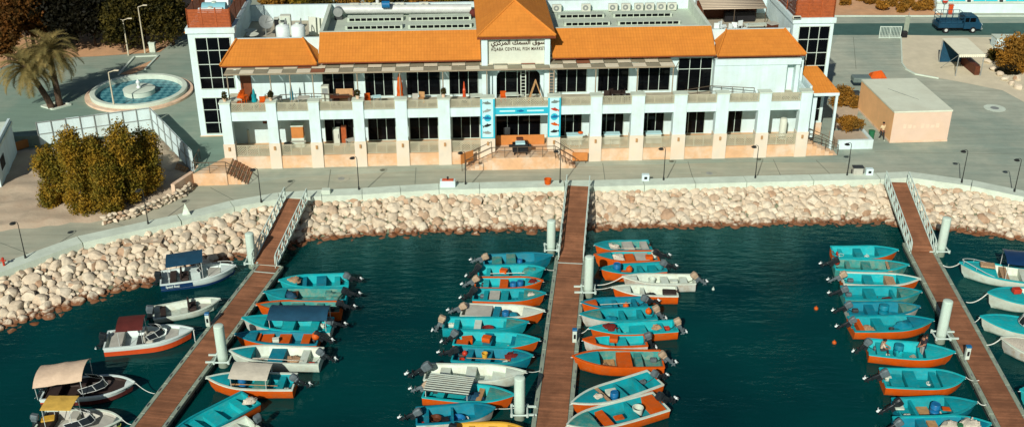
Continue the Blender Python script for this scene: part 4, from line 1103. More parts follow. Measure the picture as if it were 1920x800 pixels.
# mooring ropes and floats on the water
def mooring(p, q, sag, label, r=.022):
    p = Vector(p); q = Vector(q); pts = []
    for k in range(11):
        a = k/10; v = p.lerp(q, a); v.z -= sag*4*a*(1-a); pts.append(v)
    b = MB(); b.tube(pts, r, 5); tag(b.build('mooring_rope', M['rope']), label, 'rope', 'mooring ropes')
mooring((32.36, 69.48, 1.1), (31.35, 70.06, 0.55), .25, 'pale rope from the blue canopy boat to the right pier', .035)
mooring((32.7, 65.28, 1.1), (31.17, 64.92, 0.55), .30, 'pale rope from the boat with red bow mark to the pier', .035)
mooring((31.15, 62.41, 1), (30.71, 62.34, 0.55), .1, 'short rope from the turquoise decked boat to the right pier')
mooring((31.48, 59.87, 0.9), (30.53, 59.65, 0.55), .15, 'rope from the dirty white boat to the right pier', .035)
mooring((-20.91, 61.29, 0.8), (-20.47, 60.03, 0.55), .2, 'rope from the maroon canopy speedboat to the left pier', .03)
mooring((-23.01, 55.37, 0.8), (-21.47, 54.4, 0.55), .2, 'rope from the beige canopy speedboat to the left pier')
mooring((-22.54, 51.63, 0.8), (-21.95, 51.41, 0.55), .1, 'rope from the yellow canopy speedboat to the left pier')
mooring((7.79, 67.92, 0.8), (5.27, 67.45, 0.55), .35, 'long rope from the longer white skiff to the middle pier', .03)
mooring((7.02, 66.75, 0.7), (5.16, 66.79, 0.55), .15, 'rope from the white skiff with mats to the middle pier')
mooring((27.72, 55.76, 0.8), (28.59, 55.78, 0.55), .15, 'rope from the empty orange skiff to the right pier')
mooring((27.5, 53.27, 0.8), (28.17, 53.34, 0.55), .15, 'rope from the all teal skiff to the right pier', .03)
mooring((-1, 52.72, 0.7), (0.88, 53.19, 0.55), .1, 'rope from the rust streaked blue skiff to the middle pier')
mooring((0.85, 56.38, 0.8), (1.75, 56.8, 0.55), .1, 'rope from the clean white skiff to the middle pier')
mooring((5.03, 61.29, 0.8), (4.36, 60.97, 0.55), .12, 'rope from the large turquoise skiff to the middle pier')
mooring((2.38, 69.15, 0.8), (3.08, 69.36, 0.55), .08, 'rope from the canvas covered skiff to the middle pier')
for (p, lab, m_) in (((20.92, 64.91, 0), 'orange float nearest the quay on the open water', 'orange'), ((21.06, 60.67, 0), 'orange float farther from the quay on the open water', 'orange'), ((14.26, 67.5, 0), 'small white float on the water right of the skiffs', 'boat_white')):
    b = MB(); b.ball((0,0,.05), .15 if m_ == 'orange' else .1, 12, 8); b.cyl((0,0,.17),(0,0,.25),.03,n=6)
    tag(b.build('float_buoy', M[m_], smooth=True, loc=p), lab, 'buoy', 'floats on the open water')

# ---------------------------------------------------------------- market building
def tile_material(name, swap=False, col=(.62,.225,.036)):
    m = mat(name, col, .8, .07, .9, spec=.1, col2=(.54,.185,.033), scale2=.4, amt2=.45)
    nt = m.node_tree; L = nt.links; b = nt.nodes['Principled BSDF']
    src = b.inputs['Base Color'].links[0].from_socket
    tc = nn(nt, 'ShaderNodeTexCoord'); sx = nn(nt, 'ShaderNodeSeparateXYZ'); L.new(tc.outputs['Object'], sx.inputs[0])
    cb = nn(nt, 'ShaderNodeCombineXYZ')
    L.new(sx.outputs[1 if swap else 0], cb.inputs[0]); L.new(sx.outputs[2], cb.inputs[1])
    br = nn(nt, 'ShaderNodeTexBrick'); br.offset = 0.0
    br.inputs['Scale'].default_value = 1; br.inputs['Brick Width'].default_value = .25; br.inputs['Row Height'].default_value = .19
    br.inputs['Mortar Size'].default_value = .014; br.inputs['Mortar Smooth'].default_value = .6; br.inputs['Bias'].default_value = 0
    br.inputs['Color1'].default_value = (1,1,1,1); br.inputs['Color2'].default_value = (.86,.86,.86,1); br.inputs['Mortar'].default_value = (.72,.72,.72,1)
    L.new(cb.outputs[0], br.inputs['Vector'])
    mu = nn(nt, 'ShaderNodeMix', data_type='RGBA', blend_type='MULTIPLY'); mu.inputs[0].default_value = .55
    L.new(src, mu.inputs[6]); L.new(br.outputs['Color'], mu.inputs[7]); L.new(mu.outputs[2], b.inputs['Base Color'])
    wv = nn(nt, 'ShaderNodeTexWave', wave_type='BANDS', bands_direction='X'); wv.inputs['Scale'].default_value = 1/.25*.159*2
    L.new(cb.outputs[0], wv.inputs['Vector'])
    bp = nn(nt, 'ShaderNodeBump'); bp.inputs['Strength'].default_value = .22; bp.inputs['Distance'].default_value = .05
    ad = nn(nt, 'ShaderNodeMath', operation='ADD'); L.new(wv.outputs['Fac'], ad.inputs[0]); L.new(br.outputs['Fac'], ad.inputs[1])
    L.new(ad.outputs[0], bp.inputs['Height']); L.new(bp.outputs[0], b.inputs['Normal'])
    return m
M['tile'] = tile_material('tile'); M['tile_side'] = tile_material('tile_side', True)
M['ridge_tile'] = mat('ridge_tile', (.50,.16,.03), .75, .15, 3)
M['fascia'] = mat('fascia', (.16,.035,.01), .7, .15)
M['sign_letter'] = mat('sign_letter', (.05,.02,.008), .6, .2)
M['banner'] = mat('banner', (.02,.42,.55), .6, .06)
M['banner_pale'] = mat('banner_pale', (.45,.70,.72), .6, .06)
M['roof_metal'] = mat('roof_metal', (.46,.55,.44), .7, .08, 1.0, .2, 10, col2=(.40,.42,.36), amt2=.5)
M['terrace_floor'] = mat('terrace_floor', (.42,.38,.28), .85, .12, 1.0, col2=(.30,.28,.22), amt2=.6)
M['brown_door'] = mat('brown_door', (.16,.05,.02), .6, .2)
M['barrier'] = mat('barrier', (.52,.20,.05), .7, .12, 1.5)
M['tank_white'] = mat('tank_white', (.66,.74,.72), .5, .06)
M['tank_blue'] = mat('tank_blue', (.20,.45,.50), .5, .08)

MK = empty('fish_market_building', (-23.9, 84.75, 1.5), 0.05585)
tag(MK, 'two storey white market hall with orange tile roofs and two glazed towers', 'building')
BM = Matrix.LocRotScale(MK.location, MK.rotation_euler, None)
def W3(x, y, z): return BM @ Vector((x, y, z))

COLS = [(-.1,.75),(3.66,4.49),(7.11,7.99),(10.75,11.63),(14.24,15.21),(17.78,18.76),(21.34,22.46),(26.99,27.98),(30.55,31.5),(33.99,35.08),(37.58,38.67),(41.19,42.24),(44.81,45.82),(48.36,49.3)]
# plinth, blocks
part('plinth', M['plinth_stone'], MK, (-.1,49.3,.06,14.0,-.3,1.10))
part('floor_slab', M['plaster'], MK, (-.08,49.28,.5,3.05,4.78,5.0))
part('terrace_floor', M['terrace_floor'], MK, (-.06,49.26,.55,5.0,5.003,5.02))
part('ground_floor_wall', M['plaster'], MK, (.02,49.2,3.0,13.9,1.10,4.78))
part('upper_wall', M['plaster'], MK, (1.0,49.2,3.0,13.8,5.02,8.40))
part('main_block', M['plaster'], MK, (7.9,41.45,3.4,13.8,8.40,9.25))
part('side_wall', M['plaster'], MK, (-.08,.15,.9,4.78,1.1,4.78))
# parapets
part('parapet', M['coping'], MK, (7.9,41.4,4.95,5.2,9.25,10.28), (7.9,8.2,5.2,13.5,9.25,10.28), (41.1,41.4,5.2,13.5,9.25,10.28))
part('back_parapet', M['plaster'], MK, (.5,49.1,13.5,13.8,8.4,10.2))
part('left_parapet', M['plaster'], MK, (.35,7.898,4.95,5.15,8.4,9.82))
part('right_parapet', M['plaster'], MK, (41.402,48.3,4.95,5.15,8.4,9.92))
part('main_roof_floor', M['roof_metal'], MK, (8.2,41.1,5.2,13.5,9.25,9.30))
part('left_roof_floor', M['terrace_floor'], MK, (.6,7.9,5.15,13.5,8.4,8.75))
part('right_roof_floor', M['terrace_floor'], MK, (41.4,48.3,5.15,13.5,8.4,8.75))
# columns, beams, bracket lamps
for (x0, x1) in COLS:
    c = part('column', M['plaster'], MK, (x0,x1,0,.75,2.3,5.86))
    part('column_base', M['column_stone'], c, (x0-.05,x1+.05,-.05,.78,0,2.3))
    part('column_cap', M['coping'], c, (x0-.05,x1+.05,-.05,.80,5.86,5.96))
    part('wall_lamp', M['wood_light'], c, ((x0+x1)/2-.08,(x0+x1)/2+.08,-.16,-.05,1.75,2.05))
for i in range(len(COLS)-1):
    x0, x1 = COLS[i][1], COLS[i+1][0]
    part('beam', M['plaster'], MK, (x0,x1,.10,.52,4.30,5.06))

def balustrade(x0, x1, y, z0, z1, m='lattice', fill=True):
    f = MB(); n_ = 3; w = x1-x0
    f.box(x0,x1,y-.035,y+.035,z1-.06,z1); f.box(x0,x1,y-.03,y+.03,z0+.02,z0+.08)
    for k in range(n_+1):
        x = x0+.03+(w-.06)*k/n_
        f.box(x-.03,x+.03,y-.032,y+.032,z0,z1-.06)
    o = f.build('balustrade', M[m], MK)
    for k in range(n_):
        xa, xb = x0+.06+(w-.06)*k/n_, x0+(w-.06)*(k+1)/n_; za, zb = z0+.08, z1-.06
        q = MB(); H_ = zb-za; s_ = .2; t0 = xa-H_
        while t0 < xb:
            for dr in (1, -1):
                # strip x = t0+u (dr=1) or mirrored, clipped to the panel
                u0 = max(0, xa-t0); u1 = min(H_, xb-t0)
                if u1-u0 > .02:
                    if dr == 1: q.bar((t0+u0,y-.008,za+u0),(t0+u1,y-.008,za+u1),.045,.014,up=(0,1,0))
                    else: q.bar((t0+u0,y+.008,zb-u0),(t0+u1,y+.008,zb-u1),.045,.014,up=(0,1,0))
            t0 += s_
        q.build('lattice_panel', M[m], o)
for i in range(len(COLS)-1):
    x0, x1 = COLS[i][1], COLS[i+1][0]
    if i != 6: balustrade(x0, x1, .18, 1.12, 2.10)
    balustrade(x0, x1, .18, 5.08, 5.84)

def window(x0, x1, z0, z1, y, n_, transom=None, parent=MK, fm='frame_white', fr=.045, door=None):
    f = MB(); d = .07
    f.box(x0,x1,y-d,y,z0,z0+fr); f.box(x0,x1,y-d,y,z1-fr,z1); f.box(x0,x0+fr,y-d,y,z0+fr,z1-fr); f.box(x1-fr,x1,y-d,y,z0+fr,z1-fr)
    xs = [x0+fr+(x1-x0-2*fr)*k/n_ for k in range(n_+1)]
    for k in range(1, n_): f.box(xs[k]-fr/2,xs[k]+fr/2,y-d,y,z0+fr,z1-fr)
    rows = [z0+fr, z1-fr]
    if transom:
        for tz in (transom if isinstance(transom, (list,tuple)) else [transom]):
            for k in range(n_): f.box(xs[k]+(fr/2 if k else 0),xs[k+1]-(fr/2 if k < n_-1 else 0),y-d,y,tz-fr/2,tz+fr/2)
            rows.insert(-1, tz)
    o = f.build('window', M[fm], parent)
    for k in range(n_):
        for r_ in range(len(rows)-1):
            b = MB(); b.box(xs[k],xs[k+1],y-.03,y-.012,rows[r_],rows[r_+1]); b.build('pane', M['glass'], o)
    return o
UP = [(8.08,10.77),(11.62,14.05),(15.13,18.02),(18.74,21.24),(27.9,30.51),(31.43,34.11),(34.89,37.67)]
for (a, c_) in UP: window(a, c_, 5.20, 8.05, 2.995, 3, 7.35)
window(38.3, 41.25, 5.06, 8.12, 2.995, 3, 7.1)
GW = [(7.95,10.45,3),(11.66,14.06,3),(15.23,17.72,3),(18.9,21.3,3),(22.7,26.6,4),(28.0,30.2,3),(31.55,33.85,3),(35.2,37.4,3),(38.8,41.0,3),(42.4,44.3,3)]
for (a, c_, n_) in GW: window(a, c_, 1.14, 4.05, 2.995, n_, 3.55 if n_ == 4 else None)
# doors and side pieces on the plain wall bays
part('door', M['brown_door'], MK, (2.75,3.5,2.93,2.99,2.9,4.2)); part('door', M['brown_door'], MK, (1.25,2.15,2.93,2.99,5.05,7.3))
part('pipe', M['plaster_plain'], MK, (1.35,1.5,2.8,2.95,1.12,2.4))

# orange roofs
def roof(pts, faces, m, name='roof', side=None, th=.10):
    b = MB()
    for i, f in enumerate(faces):
        b.cur = (side or {}).get(i, 0)
        b.add([pts[k] for k in f], [tuple(range(len(f)))])
    o = b.build(name, [M['tile'], M['tile_side']], MK)
    sm = o.modifiers.new('thickness', 'SOLIDIFY'); sm.thickness = th; sm.offset = -1
    return o
def ridge(o, p, q, r=.08):
    b = MB(); b.cyl(p, q, r, n=8); b.build('ridge_tile', M['tile'], o)
r1 = roof([(-.05,1.9,8.52),(7.85,1.9,8.52),(6.5,4.93,9.80),(.95,4.93,9.80),(-.05,4.93,8.60),(7.85,4.93,8.60)], [(0,1,2,3),(4,0,3),(1,5,2)], None, side={1:1,2:1})
ridge(r1,(-.05,1.9,8.56),(.95,4.9,9.84)); ridge(r1,(7.85,1.9,8.56),(6.5,4.9,9.84)); part('fascia', M['fascia'], r1, (-.05,7.85,1.95,2.0,8.33,8.44))
r2 = roof([(8.0,1.95,8.66),(21.45,1.95,8.66),(21.45,4.93,10.27),(7.95,4.93,10.27),(7.95,4.93,8.7)], [(0,1,2,3),(4,0,3)], None, side={1:1}); part('fascia', M['fascia'], r2, (8.0,21.45,2.0,2.05,8.47,8.57))
r3 = roof([(27.45,1.95,8.70),(41.25,1.95,8.70),(41.35,4.93,10.27),(27.45,4.93,10.27),(41.35,4.93,8.7)], [(0,1,2,3),(1,4,2)], None, side={1:1}); part('fascia', M['fascia'], r3, (27.45,41.25,2.0,2.05,8.51,8.61))
r4 = roof([(41.35,1.9,8.60),(48.95,1.9,8.60),(47.8,4.93,9.90),(42.7,4.93,9.90),(41.35,4.93,8.6),(48.95,4.93,8.6)], [(0,1,2,3),(4,0,3),(1,5,2)], None, side={1:1,2:1})
ridge(r4,(41.35,1.9,8.64),(42.7,4.9,9.94)); ridge(r4,(48.95,1.9,8.64),(47.8,4.9,9.94)); part('fascia', M['fascia'], r4, (41.35,48.95,1.95,2.0,8.41,8.52))
for rr, s_ in ((r1,-1),(r4,1)):
    pass
# right projecting upper room with deep lintel
part('right_room', M['plaster'], MK, (41.3,47.55,2.2,3.0,5.02,8.15)); part('lintel', M['plaster'], MK, (41.3,48.7,2.12,3.0,7.62,8.14))
part('room_end_wall', M['plaster'], MK, (48.35,48.7,2.3,3.0,5.02,7.61))

# central gable with sign
part('gable_wall', M['plaster_plain'], MK, (21.5,27.2,2.0,3.2,8.2,10.86), (21.7,27.0,3.2,13.0,9.3,10.86))
part('gable_pier', M['plaster'], MK, (21.5,22.0,1.7,2.0,5.02,10.7)); part('gable_pier', M['plaster'], MK, (26.75,27.2,1.7,2.0,5.02,10.7))
b = MB()                       # arched wall in front of the big window
n_ = 18; x0, x1 = 22.75, 26.45; cx = (x0+x1)/2; hw = (x1-x0)/2
arch = [(x0, 5.03)] + [(cx-hw*math.cos(math.pi*k/n_), 6.9+1.05*math.sin(math.pi*k/n_)) for k in range(n_+1)] + [(x1, 5.03)]
outer = [(22.0, 5.03)] + [(22.0+(26.75-22.0)*k/n_, 8.2) for k in range(n_+1)] + [(26.75, 5.03)]
for i in range(len(arch)-1):
    a, c_, d, e = arch[i], arch[i+1], outer[i+1], outer[i]
    b.add([(a[0],2.2,a[1]),(c_[0],2.2,c_[1]),(d[0],2.2,d[1]),(e[0],2.2,e[1]),(a[0],2.5,a[1]),(c_[0],2.5,c_[1])], [(0,1,2,3),(1,0,4,5)])
b.build('arch_wall', M['plaster'], MK)
window(22.5, 26.6, 5.05, 8.15, 2.995, 4, 7.2)
hipp = [(21.15,1.45,10.78),(27.65,1.45,10.78),(24.4,4.7,12.85),(24.4,14.0,12.85),(21.15,14.0,10.78),(27.65,14.0,10.78)]
r5 = roof(hipp, [(0,1,2),(4,0,2,3),(1,5,3,2)], None, side={1:1,2:1}, th=.14)
ridge(r5, hipp[0], hipp[2], .09); ridge(r5, hipp[1], hipp[2], .09); ridge(r5, hipp[2], hipp[3], .09)
part('fascia', M['fascia'], r5, (21.15,27.65,1.47,1.56,10.48,10.66), (27.55,27.64,1.56,14,10.48,10.66), (21.16,21.25,1.56,14,10.48,10.66))
part('soffit', M['fascia'], r5, (21.25,27.55,1.56,2.0,10.60,10.65))

sign = empty('sign', (0,0,0), 0, MK)
def letters(body, width, x, z, y=1.985, off=.012, depth=.03, m='sign_letter', parent=None, name='lettering', hmul=1.0, rot=(R(90),0,0), smear=1.0):
    cu = bpy.data.curves.new('lettering', 'FONT'); cu.body = body; cu.extrude = depth; cu.offset = off; cu.resolution_u = 3; cu.space_character = 1.22 if body[0] == 'A' else 1.0
    o = bpy.data.objects.new('tmp', cu); C.objects.link(o); bpy.context.view_layer.update()
    me = bpy.data.meshes.new_from_object(o.evaluated_get(bpy.context.evaluated_depsgraph_get()))
    xs = [v.co.x for v in me.vertices]; w = max(xs)-min(xs); mn = min(xs)
    k = width/w
    for v in me.vertices: v.co.x = (v.co.x-mn)*k; v.co.y *= k*hmul
    bpy.data.objects.remove(o); bpy.data.curves.remove(cu)
    me.materials.clear(); me.materials.append(M[m])
    return link(name, me, parent, (x, y, z), rot)
AR = "\uFEB3\uFEEE\uFED5 \uFE8D\uFEDF\uFEB4\uFEE4\uFEDA \uFE8D\uFEDF\uFEE4\uFEAE\uFEDB\uFEB0\uFEF1"
letters(AR[::-1], 4.5, 22.3, 9.86, parent=sign, off=.018)
letters('AQABA CENTRAL FISH MARKET', 4.5, 22.3, 9.34, parent=sign, off=.004, hmul=1.5)

# checkered pergola along the front
pg = empty('pergola', (0,0,0), 0, MK)
pitch = 1.16; n_ = 32
rr = random.Random(3)
for k in range(n_):
    for row in (0, 1):
        x0 = .45+k*pitch; y0, y1 = (.85,1.75) if row == 0 else (1.77,2.9)
        z0 = 8.14 if row == 0 else 8.20
        dark = (k+row) % 2 == 0
        mm = 'panel_grey' if dark else 'panel_tan'
        if dark and rr.random() < .10: mm = 'panel_brown'
        if k > 30 and rr.random() < .6: continue
        part('panel', M[mm], pg, (x0+.02,x0+pitch-.02,y0,y1,z0,z0+.02))
b = MB(); b.box(.40,37.6,.76,.86,8.04,8.15); b.box(.40,37.6,1.72,1.79,8.06,8.135); b.build('rail', M['post_tan'], pg)
for k in range(n_+1):
    if k % 2 == 0: part('rafter', M['post_tan'], pg, (.45+k*pitch-.04,.45+k*pitch+.04,.86,2.95,8.05,8.13))
for x in [.62,4.1,5.7,7.55,11.2,14.7,18.25,21.9,27.5,31.0,34.5,37.5]:
    b = MB(); b.cyl((x,.95,5.02),(x,.95,8.06),.05,n=8); b.build('post', M['post_tan'], pg)
for (a, c_) in COLS[2:11]:
    x = (a+c_)/2
    b = MB(); b.bar((x,2.99,7.2),(x,2.05,8.04),.05); b.build('bracket', M['post_tan'], pg)

# towers
def tower(x0, x1, cols, rows_up, rows_lo, zlo, xw0, xw1, xl0, xl1):
    tw = part('tower', M['plaster'], MK, (x0,x1,4.8,13.79,-.3,10.82))
    part('tower_cap', M['plaster'], tw, (x0-.12,x1+.12,4.66,13.95,10.40,10.86))
    window(xw0, xw1, rows_up[0], rows_up[-1], 4.795, cols, rows_up[1:-1], tw, fr=.055)
    window(xl0, xl1, rows_lo[0], rows_lo[-1], 4.795, 2, rows_lo[1:-1], tw, fr=.055)
    return tw
twl = tower(-3.05, .80, 3, [5.45,6.48,7.67,8.9,10.05], [1.33,2.38,3.57,4.7], 0, -2.5, .45, -2.55, -.15)
twr = tower(48.5, 52.05, 3, [5.40,6.56,7.74,8.95,10.14], [1.33,2.5,3.68], 0, 49.0, 51.75, 50.55, 51.8)
part('tower_base', M['plinth_stone'], twl, (-3.11,.86,4.74,13.8,-.3,1.15)); part('tower_base', M['plinth_stone'], twr, (48.44,52.11,4.74,13.8,-.3,1.15))
def screen(x0, x1, y0, y1, z0, z1, tank=True):
    sc = empty('louvre_screen', (0,0,0), 0, MK)
    def side(p, q, m, slat=.13, vertical=False):
        p = Vector(p); q = Vector(q); L_ = (q-p).length; d = (q-p)/L_
        b = MB(); z = z0+.06
        if not vertical:
            while z < z1-.05:
                b.bar(p+Vector((0,0,z)), q+Vector((0,0,z)), .03, .11); z += slat
        else:
            s_ = .1
            while s_ < L_:
                c_ = p+d*s_; b.bar(c_+Vector((0,0,z0+.05)), c_+Vector((0,0,z1-.05)), .03, .11, up=d); s_ += .26
        b.build('slats', M[m], sc)
        for k in range(4):
            c_ = p+d*L_*k/3
            b = MB(); b.box(c_.x-.05,c_.x+.05,c_.y-.05,c_.y+.05,z0,z1+.03); b.build('screen_post', M['wood_screen'], sc)
    side((x0,y0,0),(x1,y0,0),'wood_screen'); side((x1,y0,0),(x1,y1,0),'wood_dark',vertical=True); side((x0,y0,0),(x0,y1,0),'wood_dark',vertical=True); side((x0,y1,0),(x1,y1,0),'wood_screen')
screen(-2.9, .62, 4.9, 12.6, 10.86, 12.5)
screen(48.6, 51.95, 4.9, 12.6, 10.86, 12.9)
r6 = roof([(-3.6,6.0,10.1),(-3.05,6.0,10.75),(-3.05,13.0,10.75),(-3.6,13.0,10.1)], [(0,1,2,3)], None, side={0:1})
# stair terrace and little orange roof beside the right tower
part('stair_flank', M['plaster'], MK, (49.3,50.3,1.6,4.75,1.1,5.3)); part('stair_rail_wall', M['plaster'], MK, (48.75,48.95,.9,2.9,5.02,5.95), (49.3,49.5,.9,4.7,5.02,6.1))
r7 = roof([(49.5,1.1,5.42),(52.0,1.1,5.42),(51.0,4.74,6.55),(49.5,4.74,6.55)], [(0,1,2,3)], None)
part('porch_fascia', M['plaster'], MK, (49.45,52.0,1.1,1.22,5.10,5.36)); part('porch_post', M['plaster'], MK, (51.75,51.95,1.15,1.35,0,5.1))

# roof lights, ducts
def rooflight(x0, x1, y, z, n_, shut=0):
    o = part('rooflight', M['roof_metal'], MK, (x0-.15,x1+.15,y,y+.9,z,z+.34))
    for k in range(n_):
        a = x0+(x1-x0)*k/n_; part('pane', M['glass'], o, (a+.04,a+(x1-x0)/n_-.04,y-.012,y+.002,z+.06,z+.30))
for (ua, ub, n_, y) in ((9.9,14.6,9,8.6),(15.4,20.7,10,8.6),(9.9,14.6,9,11.0),(15.4,20.7,10,11.0),(29.2,33.0,7,8.6),(34.0,39.3,10,8.6),(28.9,32.8,7,11.0),(33.9,39.0,9,11.0)):
    rooflight(ua, ub, y, 9.3, n_)
duct = MB(); duct.cyl((8.6,12.6,10.0),(20.9,12.6,9.85),.42,n=14)
o = duct.build('air_duct', M['metal_light'], MK, smooth=True)
b = MB(); b.cyl((12.4,13.0,9.7),(12.4,13.0,12.6),.16,n=12); b.build('flue', M['metal_light'], MK, smooth=True)

# entrance landing with two side stairs
part('landing', M['plinth_stone'], MK, (22.2,27.5,-1.35,.05,-.3,1.09))
for k in range(6):
    z = 1.09-.18*(k+1)
    part('step', M['plinth_stone'], MK, (22.2-.36*(k+1),22.2-.36*k-.003,-1.30,.02,-.3,z)); part('step', M['plinth_stone'], MK, (27.5+.30*k+.003,27.5+.30*(k+1),-1.30,.02,-.3,z))
def handrail(pts, hgt=.95, parent=MK, m='rail_dark', n_=6, r=.025, mid=True):
    b = MB()
    for i in range(len(pts)-1):
        p = Vector(pts[i]); q = Vector(pts[i+1])
        b.bar(p+Vector((0,0,hgt)), q+Vector((0,0,hgt)), r*2)
        if mid: b.bar(p+Vector((0,0,hgt*.5)), q+Vector((0,0,hgt*.5)), r*1.2)
        k_ = max(1, int((q-p).length/.9))
        for k in range(k_+1):
            c_ = p.lerp(q, k/k_); b.bar(c_, c_+Vector((0,0,hgt)), r*1.8)
    return b.build('handrail', M[m], parent)
handrail([(20.0,-1.3,0),(22.2,-1.3,1.09),(27.5,-1.3,1.09),(29.2,-1.3,0)])
handrail([(20.0,-.05,0),(22.2,-.05,1.09)]); handrail([(27.5,-.05,1.09),(29.2,-.05,0)])
part('door_barrier', M['barrier'], MK, (22.6,26.8,1.35,1.42,1.12,2.0))
# stairs down at both ends
part('side_landing', M['plinth_stone'], MK, (-2.2,.5,-3.1,.05,-.3,1.085))
for k in range(6):
    z = 1.085-.18*(k+1)
    part('step', M['plinth_stone'], MK, (.5+.27*k+.003,.5+.27*(k+1),-3.0,-.08,-.3,z)); part('tread', M['brown_door'], MK, (.5+.27*k+.16,.5+.27*(k+1),-2.98,-.1,z+.003,z+.02))
handrail([(-2.15,-3.05,1.09),(.5,-3.05,1.09),(2.1,-3.05,.05)]); handrail([(-2.15,-3.05,1.09),(-2.15,-.2,1.09)])
for k in range(6):
    z = 1.085-.18*(k+1)
    part('step', M['plinth_stone'], MK, (49.9+.38*k+.003,49.9+.38*(k+1),.1,1.3,-.3,z))
part('side_landing', M['plinth_stone'], MK, (49.303,49.9,.1,4.6,-.3,1.085))
handrail([(49.4,.15,1.09),(49.9,.15,1.09),(52.2,.15,0)]); handrail([(49.4,1.28,1.09),(49.9,1.28,1.09),(52.2,1.28,0)])
# ramp rail on the terrace
handrail([(38.6,1.0,5.02),(41.0,1.9,5.02),(44.6,1.2,5.02)], .9); handrail([(4.6,1.9,5.02),(7.2,2.1,5.02),(10.5,1.5,5.02)], .85)

# banners on the entrance columns and beam
bn = empty('banner_set', (0,0,0), 0, MK)
def fish(b, cx, cz, s_, y, flip=1, tilt=0.0):
    pts = []
    for k in range(14):
        a = 2*math.pi*k/14; pts.append((math.cos(a)*.5, math.sin(a)*.19*(1-.25*math.cos(a))))
    def tr(p): return (cx+flip*s_*(p[0]*math.cos(tilt)-p[1]*math.sin(tilt)), y, cz+s_*(p[0]*math.sin(tilt)+p[1]*math.cos(tilt)))
    b.add([tr(p) for p in pts], [tuple(range(14))]); b.add([tr(p) for p in ((-.42,0),(-.72,.22),(-.64,0),(-.72,-.22))], [(0,1,2,3)])
    b.add([tr(p) for p in ((-.1,.17),(.15,.17),(-.05,.34))], [(0,1,2)])
for (a, c_), fl in ((COLS[6], 1), (COLS[7], -1)):
    o = part('banner', M['banner'], bn, (a-.04,c_+.04,-.045,-.02,2.35,5.9))
    part('banner_field', M['banner_pale'], o, (a+.10,c_-.10,-.052,-.047,2.45,5.85))
    cx = (a+c_)/2
    for k, mm in enumerate(('grey_green','red' if fl < 0 else 'metal_grey','blue_plastic','orange' if fl < 0 else 'black','black' if fl < 0 else 'metal_grey')):
        z = 5.5-k*.66
        if k in (1, 2) :
            b = MB(); b.add([(cx+.31*math.cos(t_), -.056, z+.31*math.sin(t_)) for t_ in [2*math.pi*j/20 for j in range(20)]], [tuple(range(20))]); b.build('roundel', M['banner' if k == 2 else 'banner_pale'], o)
        b = MB(); fish(b, cx, z, .62, -.06, fl, .25 if k % 2 else -.1); b.build('fish_print', M[mm], o)
o = part('banner', M['banner'], bn, (22.5,26.95,.06,.085,4.45,5.0)); b = MB(); fish(b, 24.7, 4.72, .5, .05); b.build('fish_print', M['blue_plastic'], o)
part('print_line', M['banner_pale'], o, (22.9,24.2,.050,.057,4.66,4.80)); part('print_line', M['banner_pale'], o, (25.2,26.6,.050,.057,4.66,4.80))

# ---------------------------------------------------------------- plaza, roads, ground patches
def sheet(name, pts, z, m, skirt=None, kind='structure'):
    b = MB(); n = len(pts)
    vs = [(p[0], p[1], z) for p in pts]; fs = [tuple(range(n))]
    if skirt is not None:
        vs += [(p[0], p[1], skirt) for p in pts]
        fs += [((i+1) % n, i, n+i, n+(i+1) % n) for i in range(n)]
    b.add(vs, fs)
    o = b.build(name, M[m]); tag(o, kind=kind); return o
PZ = 2.6
w1 = W3(-2.2,-3.1,0); w2 = W3(-.1,.06,0); w3 = W3(-.1,60,0)
HA0, HA1, HB1 = (-41.23, 88.83), (-32.43, 92.37), (-26.21, 82.8)
def sh(p, dx, dy): return (p[0]+dx, p[1]+dy)
sheet('plaza', [(w2.x-.02,w2.y+.1), (w2.x-.6,w2.y+60), (-200,200), (-200,84), sh(HA0,-1,.6), sh(HA1,.4,.5), sh(HB1,.35,.3), (w1.x,w1.y+.0)][::-1], PZ-.012, 'plaza', G)
M['mosaic'] = None
# quay promenade strip in front of the building, slightly paler
prom = [(x, y) for x, y in offs(WALL, .9)[2:-2]]
back = [(x, y+ (4.2 if -24 < x < 28 else 9.0 if x < -24 else 3.5)) for x, y in prom]
b = MB()
for i in range(len(prom)-1):
    if prom[i+1][0] < 31: b.add([(*prom[i],G+.004),(*prom[i+1],G+.004),(*back[i+1],G+.004),(*back[i],G+.004)], [(0,1,2,3)])
tag(b.build('promenade', M['promenade']), kind='structure')
sheet('side_yard', [(x, y) for x, y in offs(WALL, 1.0)[16:21]] + [(90,100), (70,119), (46,119.2), (41.23, 111.49), (44.37, 121.85), (37.3, 121.85), (w2.x+53,w2.y+17), (w2.x+52.5,w2.y+1)], G+.008, 'ground')
sheet('sand_lot', [(44.49, 121.85), (41.39, 111.83), (41.25, 109.8), (41.82, 108.47), (45.1, 106.54), (48.88, 103.75), (50.96, 95.27), (75,110), (70,119.6)], G+.016, 'sand')
sheet('road', [(32,121.8),(150,121.8),(150,129.2),(32,127.6),(-120,128),(-120,123)], G+.012, 'asphalt')
sheet('pavement', [(32,126.2),(150,127.2),(150,130.2),(32,129.0)], G+.020, 'ground')
b = MB(); b.box(32,150,129.0,129.25,G,G+.14); tag(b.build('kerb', M['coping']), kind='structure')
sheet('sand_field', [(30,129.4),(52.0,129.6),(56,150),(30,150)], G+.03, 'sand_orange')
# kerb between the yard and the sand lot
kp = [Vector((*q, G+.05)) for q in ((44.56, 122.25), (42.74, 116.29), (41.39, 111.83), (41.25, 109.96), (41.71, 108.47), (43.69, 107.18))]
b = MB()
for i in range(len(kp)-1): b.bar(kp[i], kp[i+1], .16, .16)
tag(b.build('kerb', M['coping']), kind='structure')
